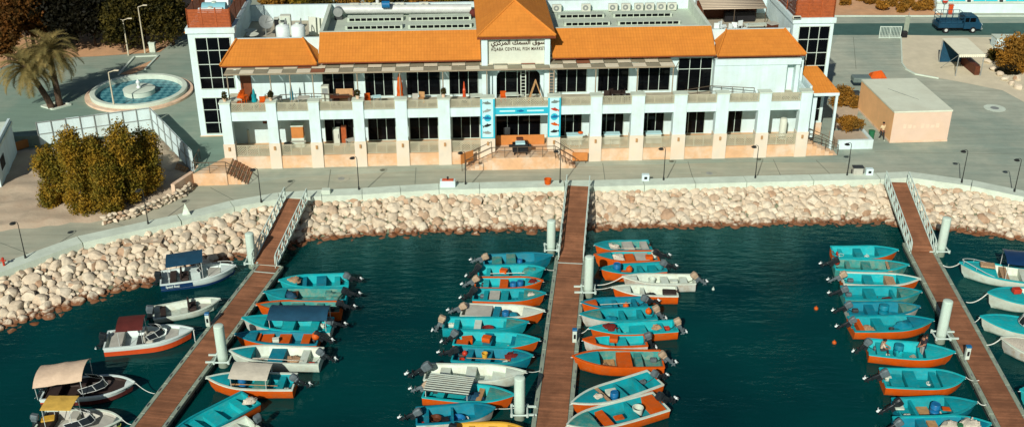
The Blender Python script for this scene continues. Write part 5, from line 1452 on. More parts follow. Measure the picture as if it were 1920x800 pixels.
# soil bed of the tree clump, rough ground
def rough(name, pts, z, m, amp, seed, n=26):
    xs = [p[0] for p in pts]; ys = [p[1] for p in pts]
    b = MB(); x0, x1, y0, y1 = min(xs), max(xs), min(ys), max(ys); idx = {}
    def inside(x, y):
        c_ = False
        for i in range(len(pts)):
            (xa,ya),(xb,yb) = pts[i], pts[(i+1) % len(pts)]
            if (ya > y) != (yb > y) and x < (xb-xa)*(y-ya)/(yb-ya)+xa: c_ = not c_
        return c_
    vs = []; 
    for i in range(n+1):
        for j in range(n+1):
            x = x0+(x1-x0)*i/n; y = y0+(y1-y0)*j/n
            e = inside(x, y) 
            vs.append((x, y, (z+amp*(.5+noise.noise(Vector((x*.7,y*.7,seed))))+amp*.4*noise.noise(Vector((x*2.3,y*2.3,seed)))) if e else z-.25))
    fs = [(i*(n+1)+j, (i+1)*(n+1)+j, (i+1)*(n+1)+j+1, i*(n+1)+j+1) for i in range(n) for j in range(n)]
    b.add(vs, fs); o = b.build(name, M[m], smooth=True); tag(o, kind='structure'); return o
rough('soil_bed', [(-40.66, 73), (-37.08, 74.04), (-31.1, 75.46), (-27.99, 78.91), (-26.3, 80.88), sh(HB1,.2,0), HA1, HA0, (-60,84), (-60,72)], G+.12, 'dirt', .32, 3, 44)

# low rubble retaining wall in front of the bed
rw = empty('rubble_wall', (0,0,0)); tag(rw, 'low rough sandstone wall in front of the dense tree clump', 'wall')
rwp = [(-31.07, 74.74), (-29.17, 75.82), (-27.64, 77.67), (-26.26, 79.59), (-25.95, 81.18)]
for i in range(len(rwp)-1):
    a = Vector((*rwp[i],G)); c_ = Vector((*rwp[i+1],G)); L_ = (c_-a).length; n_ = int(L_/.42)
    for k in range(n_):
        for row in range(3):
            p = a.lerp(c_, (k+.5*(row % 2))/n_) + Vector((rnd.uniform(-.05,.05), rnd.uniform(-.05,.05)+row*.06, .12+.23*row+rnd.uniform(-.04,.04)))
            me, vs_ = stone_meshes[rnd.randrange(16)]
            o = link('stone', me, rw, p, (rnd.uniform(-.3,.3),rnd.uniform(-.3,.3),rnd.uniform(0,6)), (rnd.uniform(.2,.34),rnd.uniform(.18,.26),rnd.uniform(.13,.2)))
part_w = MB(); a = Vector((*(-27.01, 79.2),G)); c_ = Vector((*(-26.08, 81.69),G))
part_w.bar(a+Vector((0,.3,.55)), c_+Vector((0,.3,.55)), .35, 1.1); tag(part_w.build('retaining_wall', M['sandstone']), 'peach block wall stub at the end of the rubble wall', 'wall')

# fountain
def checker(name, c1, c2, s_):
    m = mat(name, c1, .3, .1, 2)
    nt = m.node_tree; L = nt.links; b = nt.nodes['Principled BSDF']
    tc = nn(nt, 'ShaderNodeTexCoord'); ck = nn(nt, 'ShaderNodeTexChecker'); ck.inputs['Scale'].default_value = s_
    mp = nn(nt, 'ShaderNodeMapping'); mp.inputs['Rotation'].default_value = (0,0,R(45)); mp.inputs['Location'].default_value = (.3,.7,.37)
    ck.inputs['Color1'].default_value = (*c1,1); ck.inputs['Color2'].default_value = (*c2,1)
    L.new(tc.outputs['Object'], mp.inputs[0]); L.new(mp.outputs[0], ck.inputs[0]); L.new(ck.outputs[0], b.inputs['Base Color'])
    return m
M['mosaic'] = checker('mosaic', (.03,.15,.19), (.10,.30,.33), 1.9)
fc = (-35.76, 99.9, 2.6)
ft = empty('fountain', (fc[0], fc[1], PZ)); tag(ft, 'round blue tiled fountain basin with central pedestal', 'fountain')
b = MB(); b.lathe([(4.0,.02),(4.0,.48),(4.05,.52),(4.45,.52),(4.5,.48),(4.5,0)], 56); b.f = [f for f in b.f if len(f) < 10]; b.mi = b.mi[:len(b.f)]; b.build('rim', M['coping'], ft, smooth=True)
b = MB(); b.cyl((0,0,0),(0,0,.06),4.0,n=48); b.build('basin', M['mosaic'], ft)
b = MB(); b.lathe([(1.45,.06),(1.45,.50),(1.5,.55),(1.2,.6),(.3,.62),(.05,.62)], 36); b.build('pedestal', M['coping'], ft, smooth=True)
b = MB(); b.lathe([(.20,.6),(.22,.7),(.12,.85),(.16,1.05),(.22,1.2),(.10,1.35),(.05,1.5)], 14); b.build('spout', M['tank_white'], ft, smooth=True)
b = MB(); b.lathe([(4.52,0),(4.52,.20),(5.0,.20),(5.0,0)], 56); b.f = [f for f in b.f if len(f) < 10]; b.mi = b.mi[:len(b.f)]; b.build('step', M['sandstone'], ft)

# hoardings
def hoarding(a, c_, n_, hgt, z, label, flip=1):
    a = Vector((*a, z)); c_ = Vector((*c_, z)); d = c_-a; L_ = d.length
    t = empty('site_hoarding', a, math.atan2(d.y, d.x)); tag(t, label, 'hoarding', 'white site hoardings')
    for k in range(n_):
        x0, x1 = L_*k/n_, L_*(k+1)/n_
        part('panel', M['plaster'], t, (x0+.015,x1-.015,.04,.075,.05+rnd.uniform(0,.04),hgt+rnd.uniform(-.03,.03)))
        b = MB(); b.bar((x0+.02,-.02,0),(x0+.02,-.02,hgt+.05),.06); b.bar((x0+.02,0,hgt*.75),(x0+.02,.95*flip,0),.045); b.build('brace', M['metal_grey'], t)
    b = MB(); b.bar((0,0,hgt*.5),(L_,0,hgt*.5),.05); b.bar((0,0,hgt-.03),(L_,0,hgt-.03),.05); b.build('rail', M['metal_grey'], t)
hoarding(HA0, HA1, 8, 2.2, 1.9, 'white panel hoarding behind the dense tree clump')
hoarding(sh(HA1,.1,-.1), HB1, 6, 2.2, 1.9, 'white panel hoarding running towards the side stairs', flip=1)
pl = empty('pallet', (*(-27.76, 84.1), 1.7)); tag(pl, 'brown wooden pallet leaning near the hoarding end', 'pallet'); pl.rotation_euler = (R(55),0,R(-40))
for k in range(6): part('slat', M['wood_light'], pl, (-.7+.26*k,-.56+.26*k,-.5,.5,0,.03))
for k in (-1,0,1): part('bearer', M['wood_light'], pl, (-.7,.74,k*.42-.05,k*.42+.05,-.1,-.003))

# left edge white building
lb = empty('white_building', (-45.2,79.9,G), R(12)); tag(lb, 'corner of a white flat roofed building at the left edge', 'building')
part('wall', M['plaster'], lb, (0,4.0,0,7,0,3.0)); part('roof', M['coping'], lb, (-.1,4.1,-.1,7.1,3.003,3.2)); part('parapet', M['plaster'], lb, (3.8,4.0,0,7,3.203,3.5)); window(.8,2.6,1.0,2.3,-.005,2,None,lb)
part('window', M['glass'], lb, (4.003,4.03,1.2,2.6,1.2,2.2))
for k, (p, q) in enumerate((((-43.3, 88.58), (-42.18, 90)),)):
    b = MB(); b.bar((*p,1.95),(*q,1.95),.25,.7); tag(b.build('orange_barrier', M['barrier']), 'low orange barrier beside the left hoarding end', 'barrier')
sheet('planted_strip', [(-39.55, 105.38), (-37, 110.68), (-37.29, 107.31), (-38.32, 105.38)], PZ+.01, 'sand_orange')
b = MB()
for p, q in (((-39.5, 105.22),(-39.62, 110.85)), ((-39.62, 110.85),(-37.2, 111.2)), ((-37.2, 111.2),(-37.3, 106.82))): b.bar((*p,PZ+.05),(*q,PZ+.05),.2,.12)
tag(b.build('kerb', M['coping']), kind='structure')
sheet('grove_soil', [(-62.57, 106.18), (-52.25, 107.31), (-51.14, 109.99), (-43.71, 111.03), (-37.38, 112.43), (-36.62, 119.15), (-34.2, 127.92), (-30,190), (-190,190)], PZ+.012, 'sand_orange')

# ---------------------------------------------------------------- foliage
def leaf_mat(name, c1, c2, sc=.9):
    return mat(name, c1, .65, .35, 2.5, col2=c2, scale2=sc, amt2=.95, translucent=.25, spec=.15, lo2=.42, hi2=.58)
M['leaf_olive'] = leaf_mat('leaf_olive', (.34,.20,.02), (.13,.115,.014))
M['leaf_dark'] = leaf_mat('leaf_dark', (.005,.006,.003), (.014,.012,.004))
M['leaf_rust'] = leaf_mat('leaf_rust', (.15,.058,.011), (.06,.035,.008))
M['leaf_green'] = leaf_mat('leaf_green', (.085,.066,.010), (.02,.022,.006))
M['leaf_gold'] = leaf_mat('leaf_gold', (.36,.17,.022), (.20,.11,.02))
M['leaf_palm'] = leaf_mat('leaf_palm', (.27,.205,.07), (.15,.13,.045))
M['bark'] = mat('bark', (.11,.07,.045), .9, .3, 5, .6, 20)
M['palm_bark'] = mat('palm_bark', (.085,.055,.035), .9, .4, 6, .8, 20)
import numpy as np
def leaves(lobes, n, leaf, seed, elong=1.9, shell=.55):
    g = np.random.default_rng(seed)
    vol = np.array([l[3]*l[4]*l[5] for l in lobes])**(2/3); vol /= vol.sum()
    which = g.choice(len(lobes), n, p=vol); L_ = np.array(lobes)[which]
    d = g.normal(size=(n,3)); d /= np.linalg.norm(d,axis=1)[:,None]
    rad = shell+(1.04-shell)*g.random(n)**.6
    # clumping: modulate the radius by direction
    off = np.array([[noise.noise(Vector((dx*2.6+w*3.7, dy*2.6, dz*2.6+seed))) for w,(dx,dy,dz) in zip(which, d)]]).T
    pos = L_[:,:3] + d*L_[:,3:6]*(rad[:,None]*(1+.52*off))
    a = g.normal(size=(n,3)); a += d*.6; a /= np.linalg.norm(a,axis=1)[:,None]
    b_ = np.cross(a, g.normal(size=(n,3))); b_ /= np.linalg.norm(b_,axis=1)[:,None]
    s_ = leaf*(.6+.8*g.random(n))[:,None]
    p0 = pos-a*s_*elong*.5; p1 = pos+b_*s_*.5; p2 = pos+a*s_*elong*.5; p3 = pos-b_*s_*.5
    v = np.stack([p0,p1,p2,p3],1).reshape(-1,3)
    return v
def leaf_mesh(name, v, m):
    n = len(v)//4; me = bpy.data.meshes.new(name)
    me.vertices.add(len(v)); me.vertices.foreach_set('co', v.astype(np.float32).ravel())
    me.loops.add(n*4); me.loops.foreach_set('vertex_index', np.arange(n*4, dtype=np.int32))
    me.polygons.add(n); me.polygons.foreach_set('loop_start', np.arange(0,n*4,4,dtype=np.int32)); me.polygons.foreach_set('loop_total', np.full(n,4,dtype=np.int32))
    me.materials.append(m); me.update(calc_edges=True); me.validate(); return me
def tree(name, base, hgt, r, m, n, leaf, seed, label, cat='tree', group=None, lob=9, low=.12, trunk_r=.14, col=1.0, shell=.5, slim=1.0):
    g = random.Random(seed); t = empty(name, base); tag(t, label, cat, group)
    lobes = []
    for k in range(lob):
        a = g.uniform(0,6.28); q = g.random()**.5; z = g.uniform(low+.14, .84)
        prof = math.sin(math.pi*min(1, .18+.80*z))**.6
        rr_ = r*g.uniform(.36,.60)*slim
        lobes.append((math.cos(a)*q*r*.62*prof, math.sin(a)*q*r*.62*prof, z*hgt, rr_*col, rr_*col, rr_*g.uniform(.8,1.25)*(hgt/(2.4*r))**.5))
    lobes.append((0,0,hgt*.55,r*.6*slim,r*.6*slim,hgt*.33)); lobes.append((g.uniform(-.2,.2)*r,0,hgt*.85,r*.42,r*.42,hgt*.15))
    o = link('crown', leaf_mesh('crown', leaves(lobes, n, leaf, seed, shell=shell), m), t)
    b = MB(); b.tube([(0,0,-.15),(g.uniform(-.1,.1),g.uniform(-.1,.1),hgt*.25),(g.uniform(-.15,.15),0,hgt*.5),(0,0,hgt*.72)], [trunk_r,trunk_r*.8,trunk_r*.55,trunk_r*.25], 8)
    tr = b.build('trunk', M['bark'], t, smooth=True)
    for k in range(5):
        l = lobes[k]; z0 = hgt*g.uniform(.2,.45)
        b = MB(); b.tube([(0,0,z0), (l[0]*.5,l[1]*.5,(z0+l[2])/2), (l[0],l[1],l[2])], [trunk_r*.5,trunk_r*.35,trunk_r*.12], 6); b.build('limb', M['bark'], tr)
    return t
CL = 'dense trees in front of the hoarding'
for k, (p, hh, r_, lab) in enumerate((((-35.57, 77.65, 1.6), 5.2, 1.6, 'leftmost olive tree of the dense clump by the hoarding'), ((-33.15, 76.35, 1.6), 7.2, 1.55, 'second olive tree from the left in the dense clump'),
        ((-31.31, 76.53, 1.6), 6.3, 1.5, 'middle olive tree of the dense clump'), ((-30, 78.03, 1.6), 7.1, 1.5, 'fourth olive tree from the left in the dense clump'), ((-29.05, 79.97, 1.6), 5.6, 1.55, 'rightmost olive tree of the dense clump beside the pallet'),
        ((-32.67, 78.99, 1.6), 5.6, 1.5, 'olive tree standing behind the middle of the dense clump'))):
    tree('olive_tree', p, hh, r_, M['leaf_olive'], 15000, .10, 20+k, lab, group=CL, lob=20, low=-.08, col=.9, shell=.35, slim=1.0)
BG = 'trees beyond the plaza'
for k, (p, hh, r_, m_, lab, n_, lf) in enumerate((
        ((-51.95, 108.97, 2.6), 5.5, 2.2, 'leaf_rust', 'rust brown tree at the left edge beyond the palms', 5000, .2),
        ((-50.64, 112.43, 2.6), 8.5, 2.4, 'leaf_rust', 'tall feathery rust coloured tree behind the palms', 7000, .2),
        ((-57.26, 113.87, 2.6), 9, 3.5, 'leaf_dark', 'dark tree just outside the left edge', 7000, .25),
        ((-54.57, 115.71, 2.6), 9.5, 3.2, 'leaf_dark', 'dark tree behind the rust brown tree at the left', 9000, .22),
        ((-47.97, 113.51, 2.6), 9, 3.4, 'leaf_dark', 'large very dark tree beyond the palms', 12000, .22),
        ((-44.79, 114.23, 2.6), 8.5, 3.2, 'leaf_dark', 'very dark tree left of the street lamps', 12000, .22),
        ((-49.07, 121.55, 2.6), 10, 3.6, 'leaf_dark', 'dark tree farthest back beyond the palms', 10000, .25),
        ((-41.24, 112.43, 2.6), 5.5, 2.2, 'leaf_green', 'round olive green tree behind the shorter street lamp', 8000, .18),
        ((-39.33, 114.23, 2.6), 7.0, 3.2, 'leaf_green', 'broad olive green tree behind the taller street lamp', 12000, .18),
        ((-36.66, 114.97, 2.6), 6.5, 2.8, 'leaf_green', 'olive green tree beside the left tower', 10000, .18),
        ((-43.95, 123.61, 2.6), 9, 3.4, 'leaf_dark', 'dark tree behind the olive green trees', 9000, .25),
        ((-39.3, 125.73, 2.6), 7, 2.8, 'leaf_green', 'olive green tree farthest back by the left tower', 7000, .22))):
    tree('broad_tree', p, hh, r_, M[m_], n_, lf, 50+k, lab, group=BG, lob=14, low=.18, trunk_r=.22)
for k, u_ in enumerate((500,540,590,640,690,735,785,830,880)):
    lab = ('first','second','third','fourth','fifth','sixth','seventh','eighth','ninth')[k]+' bush from the left behind the market roof'
    tree('bush', ((u_-960)*.062, 130+2.2*math.sin(k*2.1), G), 3.0+.7*math.sin(k*1.7), 2.1, M[('leaf_gold','leaf_olive','leaf_green')[k % 3]], 3500, .2, 80+k, lab, 'bush', 'bushes behind the market roof', 8, .0, .08)
for k, u_ in enumerate((1010,1100,1180,1270,1360,1450)):
    lab = ('first','second','third','fourth','fifth','sixth')[k]+' dark bush right of the gable behind the market roof'
    tree('bush', ((u_-960)*.064, 138+2*math.sin(k*1.3), G), 2.6, 1.9, M[('leaf_green','leaf_rust')[k % 2]], 2500, .2, 100+k, lab, 'bush', 'bushes behind the market roof', 8, .0, .08)
SB = [(1585,10,1.5),(1632,8,1.9),(1655,20,2.0),(1672,12,1.6),(1690,22,1.7),(1704,14,1.9),(1722,20,1.8),(1735,8,2.3),(1745,18,2.2),(1690,2,1.8),(1612,2,1.6),(1752,6,2.0)]
ORD = ('first','second','third','fourth','fifth','sixth','seventh','eighth','ninth','tenth','eleventh','twelfth')
for rank, k in enumerate(sorted(range(len(SB)), key=lambda i: SB[i][0])):
    u_, v_, wd = SB[k]
    d = Vector(((u_-960)/2070, math.cos(R(26.7))-(v_-400)/2070*math.sin(R(26.7)), -math.sin(R(26.7))-(v_-400)/2070*math.cos(R(26.7)))); tt = (G-40)/d.z
    tree('desert_shrub', (d.x*tt, d.y*tt, G), .9*wd*.62, wd*.52, M['leaf_gold'], 1600, .13, 130+k, ORD[rank]+' golden shrub from the left on the orange sand', 'shrub', 'golden shrubs on the sand', 7, .0, .05)
tree('desert_shrub', (31.77, 99.81, 1.6), 1.9, 1.25, M['leaf_gold'], 4200, .10, 150, 'golden shrub beside the foot of the right tower', 'shrub', None, 10, .0, .05)
tree('desert_shrub', (30.06, 91.26, 2.3), 1.4, 1.2, M['leaf_gold'], 4200, .10, 151, 'golden shrub in the planter near the peach kiosk', 'shrub', None, 10, .0, .05)
tree('desert_shrub', (33.01, 99.1, 1.6), .9, .7, M['leaf_gold'], 1500, .10, 152, 'small golden shrub against the peach kiosk', 'shrub', None, 6, .0, .05)
tree('desert_shrub', (52.67, 110.47, 1.5), 3.2, 2.6, M['leaf_gold'], 9000, .14, 153, 'large golden bush at the right edge', 'bush', None, 12, .0, .08)
tree('desert_shrub', (55.21, 111.83, 1.5), 3.6, 2.6, M['leaf_gold'], 7000, .14, 154, 'golden bush cut by the right edge behind the large one', 'bush', None, 12, .0, .08)
tree('desert_shrub', (51.96, 113.23, 1.5), 1.1, 1.1, M['leaf_green'], 1800, .12, 155, 'low dry brush left of the large golden bush', 'shrub', None, 8, .0, .05)
tree('desert_shrub', (51.44, 108.8, 1.5), 1.0, 1.2, M['leaf_dark'], 2000, .12, 156, 'dark brush under the large golden bush', 'shrub', None, 8, .0, .05)

def palm(base, top, nf, fl, seed, label):
    g = random.Random(seed); base = Vector(base); top = Vector(top); d = top-base
    t = empty('date_palm', base); tag(t, label, 'palm', 'date palms on the plaza')
    b = MB(); pts = [Vector((d.x*a**1.3, d.y*a**1.3, d.z*a)) for a in [k/12 for k in range(13)]]
    b.tube(pts, [.30-.10*a/12+.025*(a % 2) for a in range(13)], 12); b.build('trunk', M['palm_bark'], t, smooth=True)
    b = MB(); b.ball(d, .38, 10, 7, (1,1,1.3)); b.build('crown_heart', M['palm_bark'], t, smooth=True)
    for k in range(nf):
        az = k*2.39996+g.uniform(-.2,.2); el = R(82)-R(112)*((k+.5)/nf)**.8; L_ = fl*g.uniform(.85,1.1)
        v = []; p = d.copy(); e = el; seg = 14; step = L_/seg; dirs = []
        spine = [p.copy()]
        for s_ in range(seg):
            dr = Vector((math.cos(az)*math.cos(e), math.sin(az)*math.cos(e), math.sin(e))); p = p+dr*step; spine.append(p.copy()); e -= R(4.0+5.5*s_/seg)*(1.15 if el > .3 else .85)
        q = MB(); q.tube(spine[::2]+[spine[-1]] if (len(spine)-1) % 2 else spine[::2], [.03*(1-.8*i/8) for i in range(len(spine[::2])+(1 if (len(spine)-1) % 2 else 0))], 4)
        for s_ in range(2, seg*3):
            f = s_/(seg*3); i0 = min(seg-1, int(f*seg)); fr = f*seg-i0
            c_ = spine[i0].lerp(spine[i0+1], fr); dr = (spine[i0+1]-spine[i0]).normalized(); sd = dr.cross(Vector((0,0,1))).normalized(); upv = sd.cross(dr)
            ll = L_*.24*math.sin(math.pi*min(1,.12+.88*f))**.7*g.uniform(.8,1.1)
            for sg in (-1,1):
                tip = c_+(sd*sg*.80+dr*.62+upv*.20-Vector((0,0,.25*g.random())))*ll
                w_ = dr*.035
                q.add([c_-w_, c_+w_, tip], [(0,1,2)])
        q.build('frond', M['leaf_palm'], t)
palm((-42.8, 96.11, 2.6), Vector((-42.8, 96.11, 2.6))+Vector((-1.55,-.2,4.0)), 54, 3.1, 5, 'left date palm leaning away from the fountain')
palm((-42.31, 96.79, 2.6), Vector((-42.31, 96.79, 2.6))+Vector((-.2,.5,5.1)), 56, 3.2, 9, 'right date palm nearer the fountain')
b = MB()
q = [(-43.9, 96.52, 2.6), (-42.5, 95.7, 2.6), (-41.31, 96.93, 2.6), (-42.61, 97.62, 2.6)]
for i in range(4): b.bar(Vector(q[i])+Vector((0,0,.06)), Vector(q[(i+1) % 4])+Vector((0,0,.06)), .18, .14)
tag(b.build('kerb', M['coping']), kind='structure')
sheet('palm_bed', q, PZ+.02, 'dirt')

# ---------------------------------------------------------------- right side buildings and objects
M['kiosk_wall'] = mat('kiosk_wall', (.66,.50,.38), .85, .05, 1.0, .15, 20, col2=(.66,.48,.32), scale2=.6, amt2=.4)
M['kiosk_side'] = mat('kiosk_side', (.80,.46,.21), .85, .07, 1.0, .15, 20, col2=(.64,.40,.19), scale2=.6, amt2=.4)
M['kiosk_letter'] = mat('kiosk_letter', (.70,.565,.42), .85, .05)
ka = Vector((33.56, 90.48, 1.5)); kb = Vector((38.76, 90.84, 1.5)); kd = kb-ka
ks = empty('kiosk_building', ka, math.atan2(kd.y, kd.x)); tag(ks, 'windowless peach box building with flat pale roof', 'building')
kw = kd.length
part('wall', M['kiosk_wall'], ks, (0,kw,0,.2,0,2.85), (kw-.2,kw,.2,8.2,0,2.85), (.2,kw-.2,8.0,8.2,0,2.85)); part('side_wall', M['kiosk_side'], ks, (-.004,.2,.004,8.2,0,2.85))
M['kiosk_roof'] = mat('kiosk_roof', (.64,.69,.55), .85, .05, 1.0, col2=(.56,.58,.45), scale2=.3, amt2=.6)
part('roof', M['kiosk_roof'], ks, (-.04,kw+.04,-.04,8.24,2.853,3.0)); part('skirting', M['sandstone'], ks, (-.03,kw+.03,-.03,-.003,0,.18), (-.03,-.006,-.003,8.2,0,.18))
for k, (x, w_) in enumerate(((1.0,.28),(1.4,.36),(1.9,.22),(2.6,.3),(3.05,.3),(3.5,.34),(3.95,.3))): part('faded_lettering', M['kiosk_letter'], ks, (x,x+w_,-.006,-.002,1.35,1.35+.42-.08*(k % 3)))
b = MB(); b.tube([(1.5,5.5,3.02),(2.2,4.2,3.05),(3.2,2.6,3.02)], .025, 5); b.build('cable', M['metal_grey'], ks)
# items behind the kiosk
b = MB(); b.add([(-.9,-.4,0),(.9,-.4,0),(.9,.5,0),(-.9,.5,0),(-.5,-.1,.7),(.3,0,.8),(.8,.4,.3),(-.7,.4,.4)], [(0,1,5,4),(1,2,6,5),(2,3,7,6),(3,0,4,7),(4,5,6,7)])
tag(b.build('tarpaulin', M['orange'], loc=(37.31, 106.94, 1.7)), 'orange tarpaulin heap behind the peach kiosk', 'tarpaulin')
b = MB(); b.bbox(-.9,.9,-.6,.6,0,.5,.1); tag(b.build('water_tank', M['grey_green'], loc=(34.89, 104.6, 2.2)), 'grey tank at the back corner of the peach kiosk', 'tank')
b = MB(); b.bbox(-.25,.25,-.25,.25,0,.95,.05); b.box(-.3,.3,-.3,.3,.95,1.02); tag(b.build('bin', M['dark_grey'], loc=(33.25, 100.52, 1.6)), 'dark upright bin beside the kiosk wall', 'bin')
# planter wall
pw = empty('planter', W3(52.6,1.3,0), 0.05585); tag(pw, 'white low planter wall between the market steps and the kiosk', 'planter')
part('front_wall', M['plaster'], pw, (0,3.1,0,.25,0,.85)); part('end_wall', M['plaster'], pw, (2.85,3.1,.25,2.6,0,.85)); part('soil', M['dirt'], pw, (0,2.85,.25,2.6,0,.72)); part('upper_wall', M['plaster'], pw, (1.5,2.9,2.9,3.1,0,.9))
sheet('tower_bed', [(29.37, 93.72), (31.22, 93.72), (33.32, 99.1), (32.53, 104.24), (31.03, 100.52)], G+.05, 'dirt')
b = MB(); b.lathe([(.02,0),(.24,0),(.28,.9),(.30,.92),(.30,.98),(.02,1.02)], 12); tag(b.build('bin', M['green_bin'], loc=(32, 90.96, 1.5)), 'green bin at the corner of the white planter wall', 'bin')

# gate, board
gt = empty('gate', (41.58, 120.66, 1.5)); tag(gt, 'white barred sliding gate at the end of the yard', 'gate')
b = MB(); b.bar((0,0,.08),(2.35,0,.08),.08); b.bar((0,0,1.35),(2.35,0,1.35),.08)
for x in (0,1.17,2.35): b.bar((x,0,0),(x,0,1.4),.09)
b.build('frame', M['frame_white'], gt)
for k in range(1,14):
    if k != 7: b = MB(); b.bar((2.35*k/14,0,.1),(2.35*k/14,0,1.32),.05); b.build('bar', M['frame_white'], gt)
gb = empty('board', (44.92, 121.85, 1.5)); tag(gb, 'grey upright board standing beside the barred gate', 'board'); part('panel', M['pier_concrete'], gb, (-.28,.28,-.03,.03,.1,2.2)); b = MB(); b.bar((.1,.1,0),(.1,.1,2.6),.06); b.build('post', M['metal_grey'], gb)
b = MB(); b.bbox(-.35,.35,-.3,.3,0,.7,.08); tag(b.build('bin', M['black'], loc=(44.48, 121.06, 1.5)), 'black bin at the foot of the grey board', 'bin')

# open shelter on the sand
sl = empty('shade_shelter', (46.9,110.2,G), R(2)); tag(sl, 'open market shelter with pale scalloped cloth roof', 'shelter')
b = MB(); NXX = 12
for i in range(NXX):
    x0, x1 = -1.35+2.7*i/NXX, -1.35+2.7*(i+1)/NXX
    b.add([(x0,-2.3,2.35),(x1,-2.3,2.35),(x1,2.4,2.6),(x0,2.4,2.6)], [(0,1,2,3)])
    b.add([(x0,-2.3,2.35),(x1,-2.3,2.35),((x0+x1)/2+.08,-2.34,2.08),((x0+x1)/2-.08,-2.34,2.08)], [(1,0,3,2)])
M['shelter_cloth'] = mat('shelter_cloth', (.68,.68,.52), .85, .06, 1.5)
o = b.build('roof', M['shelter_cloth'], sl); sm = o.modifiers.new('t','SOLIDIFY'); sm.thickness = .05
for (x, y) in ((-1.3,-2.2),(1.3,-2.2),(-1.3,2.3),(1.3,2.3)): b = MB(); b.cyl((x,y,0),(x,y,2.4),.05,n=8); b.build('post', M['metal_grey'], sl)
b = MB(); b.bar((-1.3,-2.2,2.3),(-1.9,.4,0),.04); b.build('stay', M['metal_grey'], sl)
part('counter', M['wood_dark'], sl, (.75,1.25,-2.0,1.6,0,.95)); part('back_cloth', M['navy'], sl, (-1.25,1.25,2.2,2.23,.0,2.4))
# truck
M['truck_blue'] = mat('truck_blue', (.006,.045,.085), .4, .15, 2)
tk = empty('cage_truck', (51.3,123.4,G), R(1)); tag(tk, 'dark blue small truck with cage bed parked on the road', 'truck')
part('chassis', M['black'], tk, (-2.4,2.4,-.6,.6,.42,.62)); part('bed', M['truck_blue'], tk, (-2.5,.35,-.9,.9,.64,1.15))
cab = MB(); prof = [(.45,.5),(2.45,.5),(2.5,1.05),(2.25,1.25),(1.75,1.95),(.45,1.98)]
cab.add([(x,-.85,z) for x,z in prof]+[(x,.85,z) for x,z in prof], [tuple(range(5,-1,-1))[::-1],tuple(range(11,5,-1))]+[((i+1)%6,i,6+i,6+(i+1)%6) for i in range(6)])
o = cab.build('cab', M['truck_blue'], tk)
b = MB(); b.quad((2.20,-.75,1.33),(2.20,.75,1.33),(1.84,.72,1.88),(1.84,-.72,1.88)); ob = b.build('windscreen', M['glass'], tk); ob.location = (.03,0,.02)
part('door_window', M['glass'], tk, (1.05,1.7,-.862,-.852,1.30,1.78)); part('rear_window', M['glass'], tk, (.5,.95,-.862,-.852,1.30,1.78)); part('front_panel', M['metal_light'], tk, (2.44,2.56,-.7,.7,.66,.92)); part('bumper', M['metal_grey'], tk, (2.48,2.66,-.85,.85,.42,.58))
for y in (-.65,.65): part('headlight', M['boat_white_clean'], tk, (2.5,2.57,y-.14,y+.14,.93,1.06))
for x in (-1.55,1.55):
    for y in (-.80,.80):
        b = MB(); b.cyl((x,y-.1,.36),(x,y+.1,.36),.36,n=18); w_ = b.build('wheel', M['black'], tk, smooth=True); b = MB(); b.cyl((x,y-.115*(1 if y < 0 else -1),.36),(x,y-.09*(1 if y < 0 else -1),.36),.18,n=12); b.build('rim', M['metal_light'], w_)
b = MB()
for y in (-.87,.87):
    for k in range(5): x = -2.45+.7*k; b.bar((x,y,1.15),(x,y,2.25),.05)
    for z in (1.5,1.85,2.25): b.bar((-2.45,y,z),(.35,y,z),.04)
for x in (-2.45,.35):
    for z in (1.5,1.85,2.25): b.bar((x,-.87,z),(x,.87,z),.04)
b.build('cage', M['truck_blue'], tk); part('cage_load', M['navy'], tk, (-2.3,.2,-.75,.75,1.16,1.35))
# far building with cyan windows
M['cyan_glass'] = mat('cyan_glass', (.02,.48,.58), .25, .08, 1.0, spec=.5)
fb_ = empty('low_building', (51.4,130.6,G)); tag(fb_, 'long low white building with large cyan windows across the road', 'building')
part('wall', M['plaster'], fb_, (0,40,0,12,0,1.2), (0,40,.25,12,1.2,4.0)); part('sill', M['coping'], fb_, (-.05,40,-.1,.25,1.203,1.35))
for k in range(10):
    o = part('window', M['frame_white'], fb_, (.4+3.9*k,3.5+3.9*k,.17,.24,1.36,3.6)); part('pane', M['cyan_glass'], o, (.5+3.9*k,1.92+3.9*k,.15,.168,1.42,3.5)); part('pane', M['cyan_glass'], o, (1.98+3.9*k,3.4+3.9*k,.15,.168,1.42,3.5))
    part('shutter', M['dark_grey'], fb_, (3.65+3.9*k,4.0+3.9*k,-.05,.23,1.36,3.2))
# signs
sg = empty('traffic_sign', (52.12, 130.1, 1.5)); tag(sg, 'round red no entry sign on a post across the road', 'sign')
b = MB(); b.cyl((0,0,0),(0,0,2.0),.04,n=8); b.build('post', M['metal_grey'], sg)
b = MB(); b.cyl((0,-.05,1.75),(0,-.03,1.75),.36,n=24); o = b.build('disc', M['red'], sg); part('bar', M['boat_white_clean'], o, (-.26,.26,-.058,-.051,1.69,1.81))
b = MB(); b.bbox(-.22,.22,-.2,.2,0,1.1,.04); b.box(-.26,.26,-.24,.24,1.1,1.2); tag(b.build('meter_box', M['boat_orange_red'], loc=(52.96, 130.1, 1.5)), 'dark red box on the pavement beside the no entry sign', 'box')
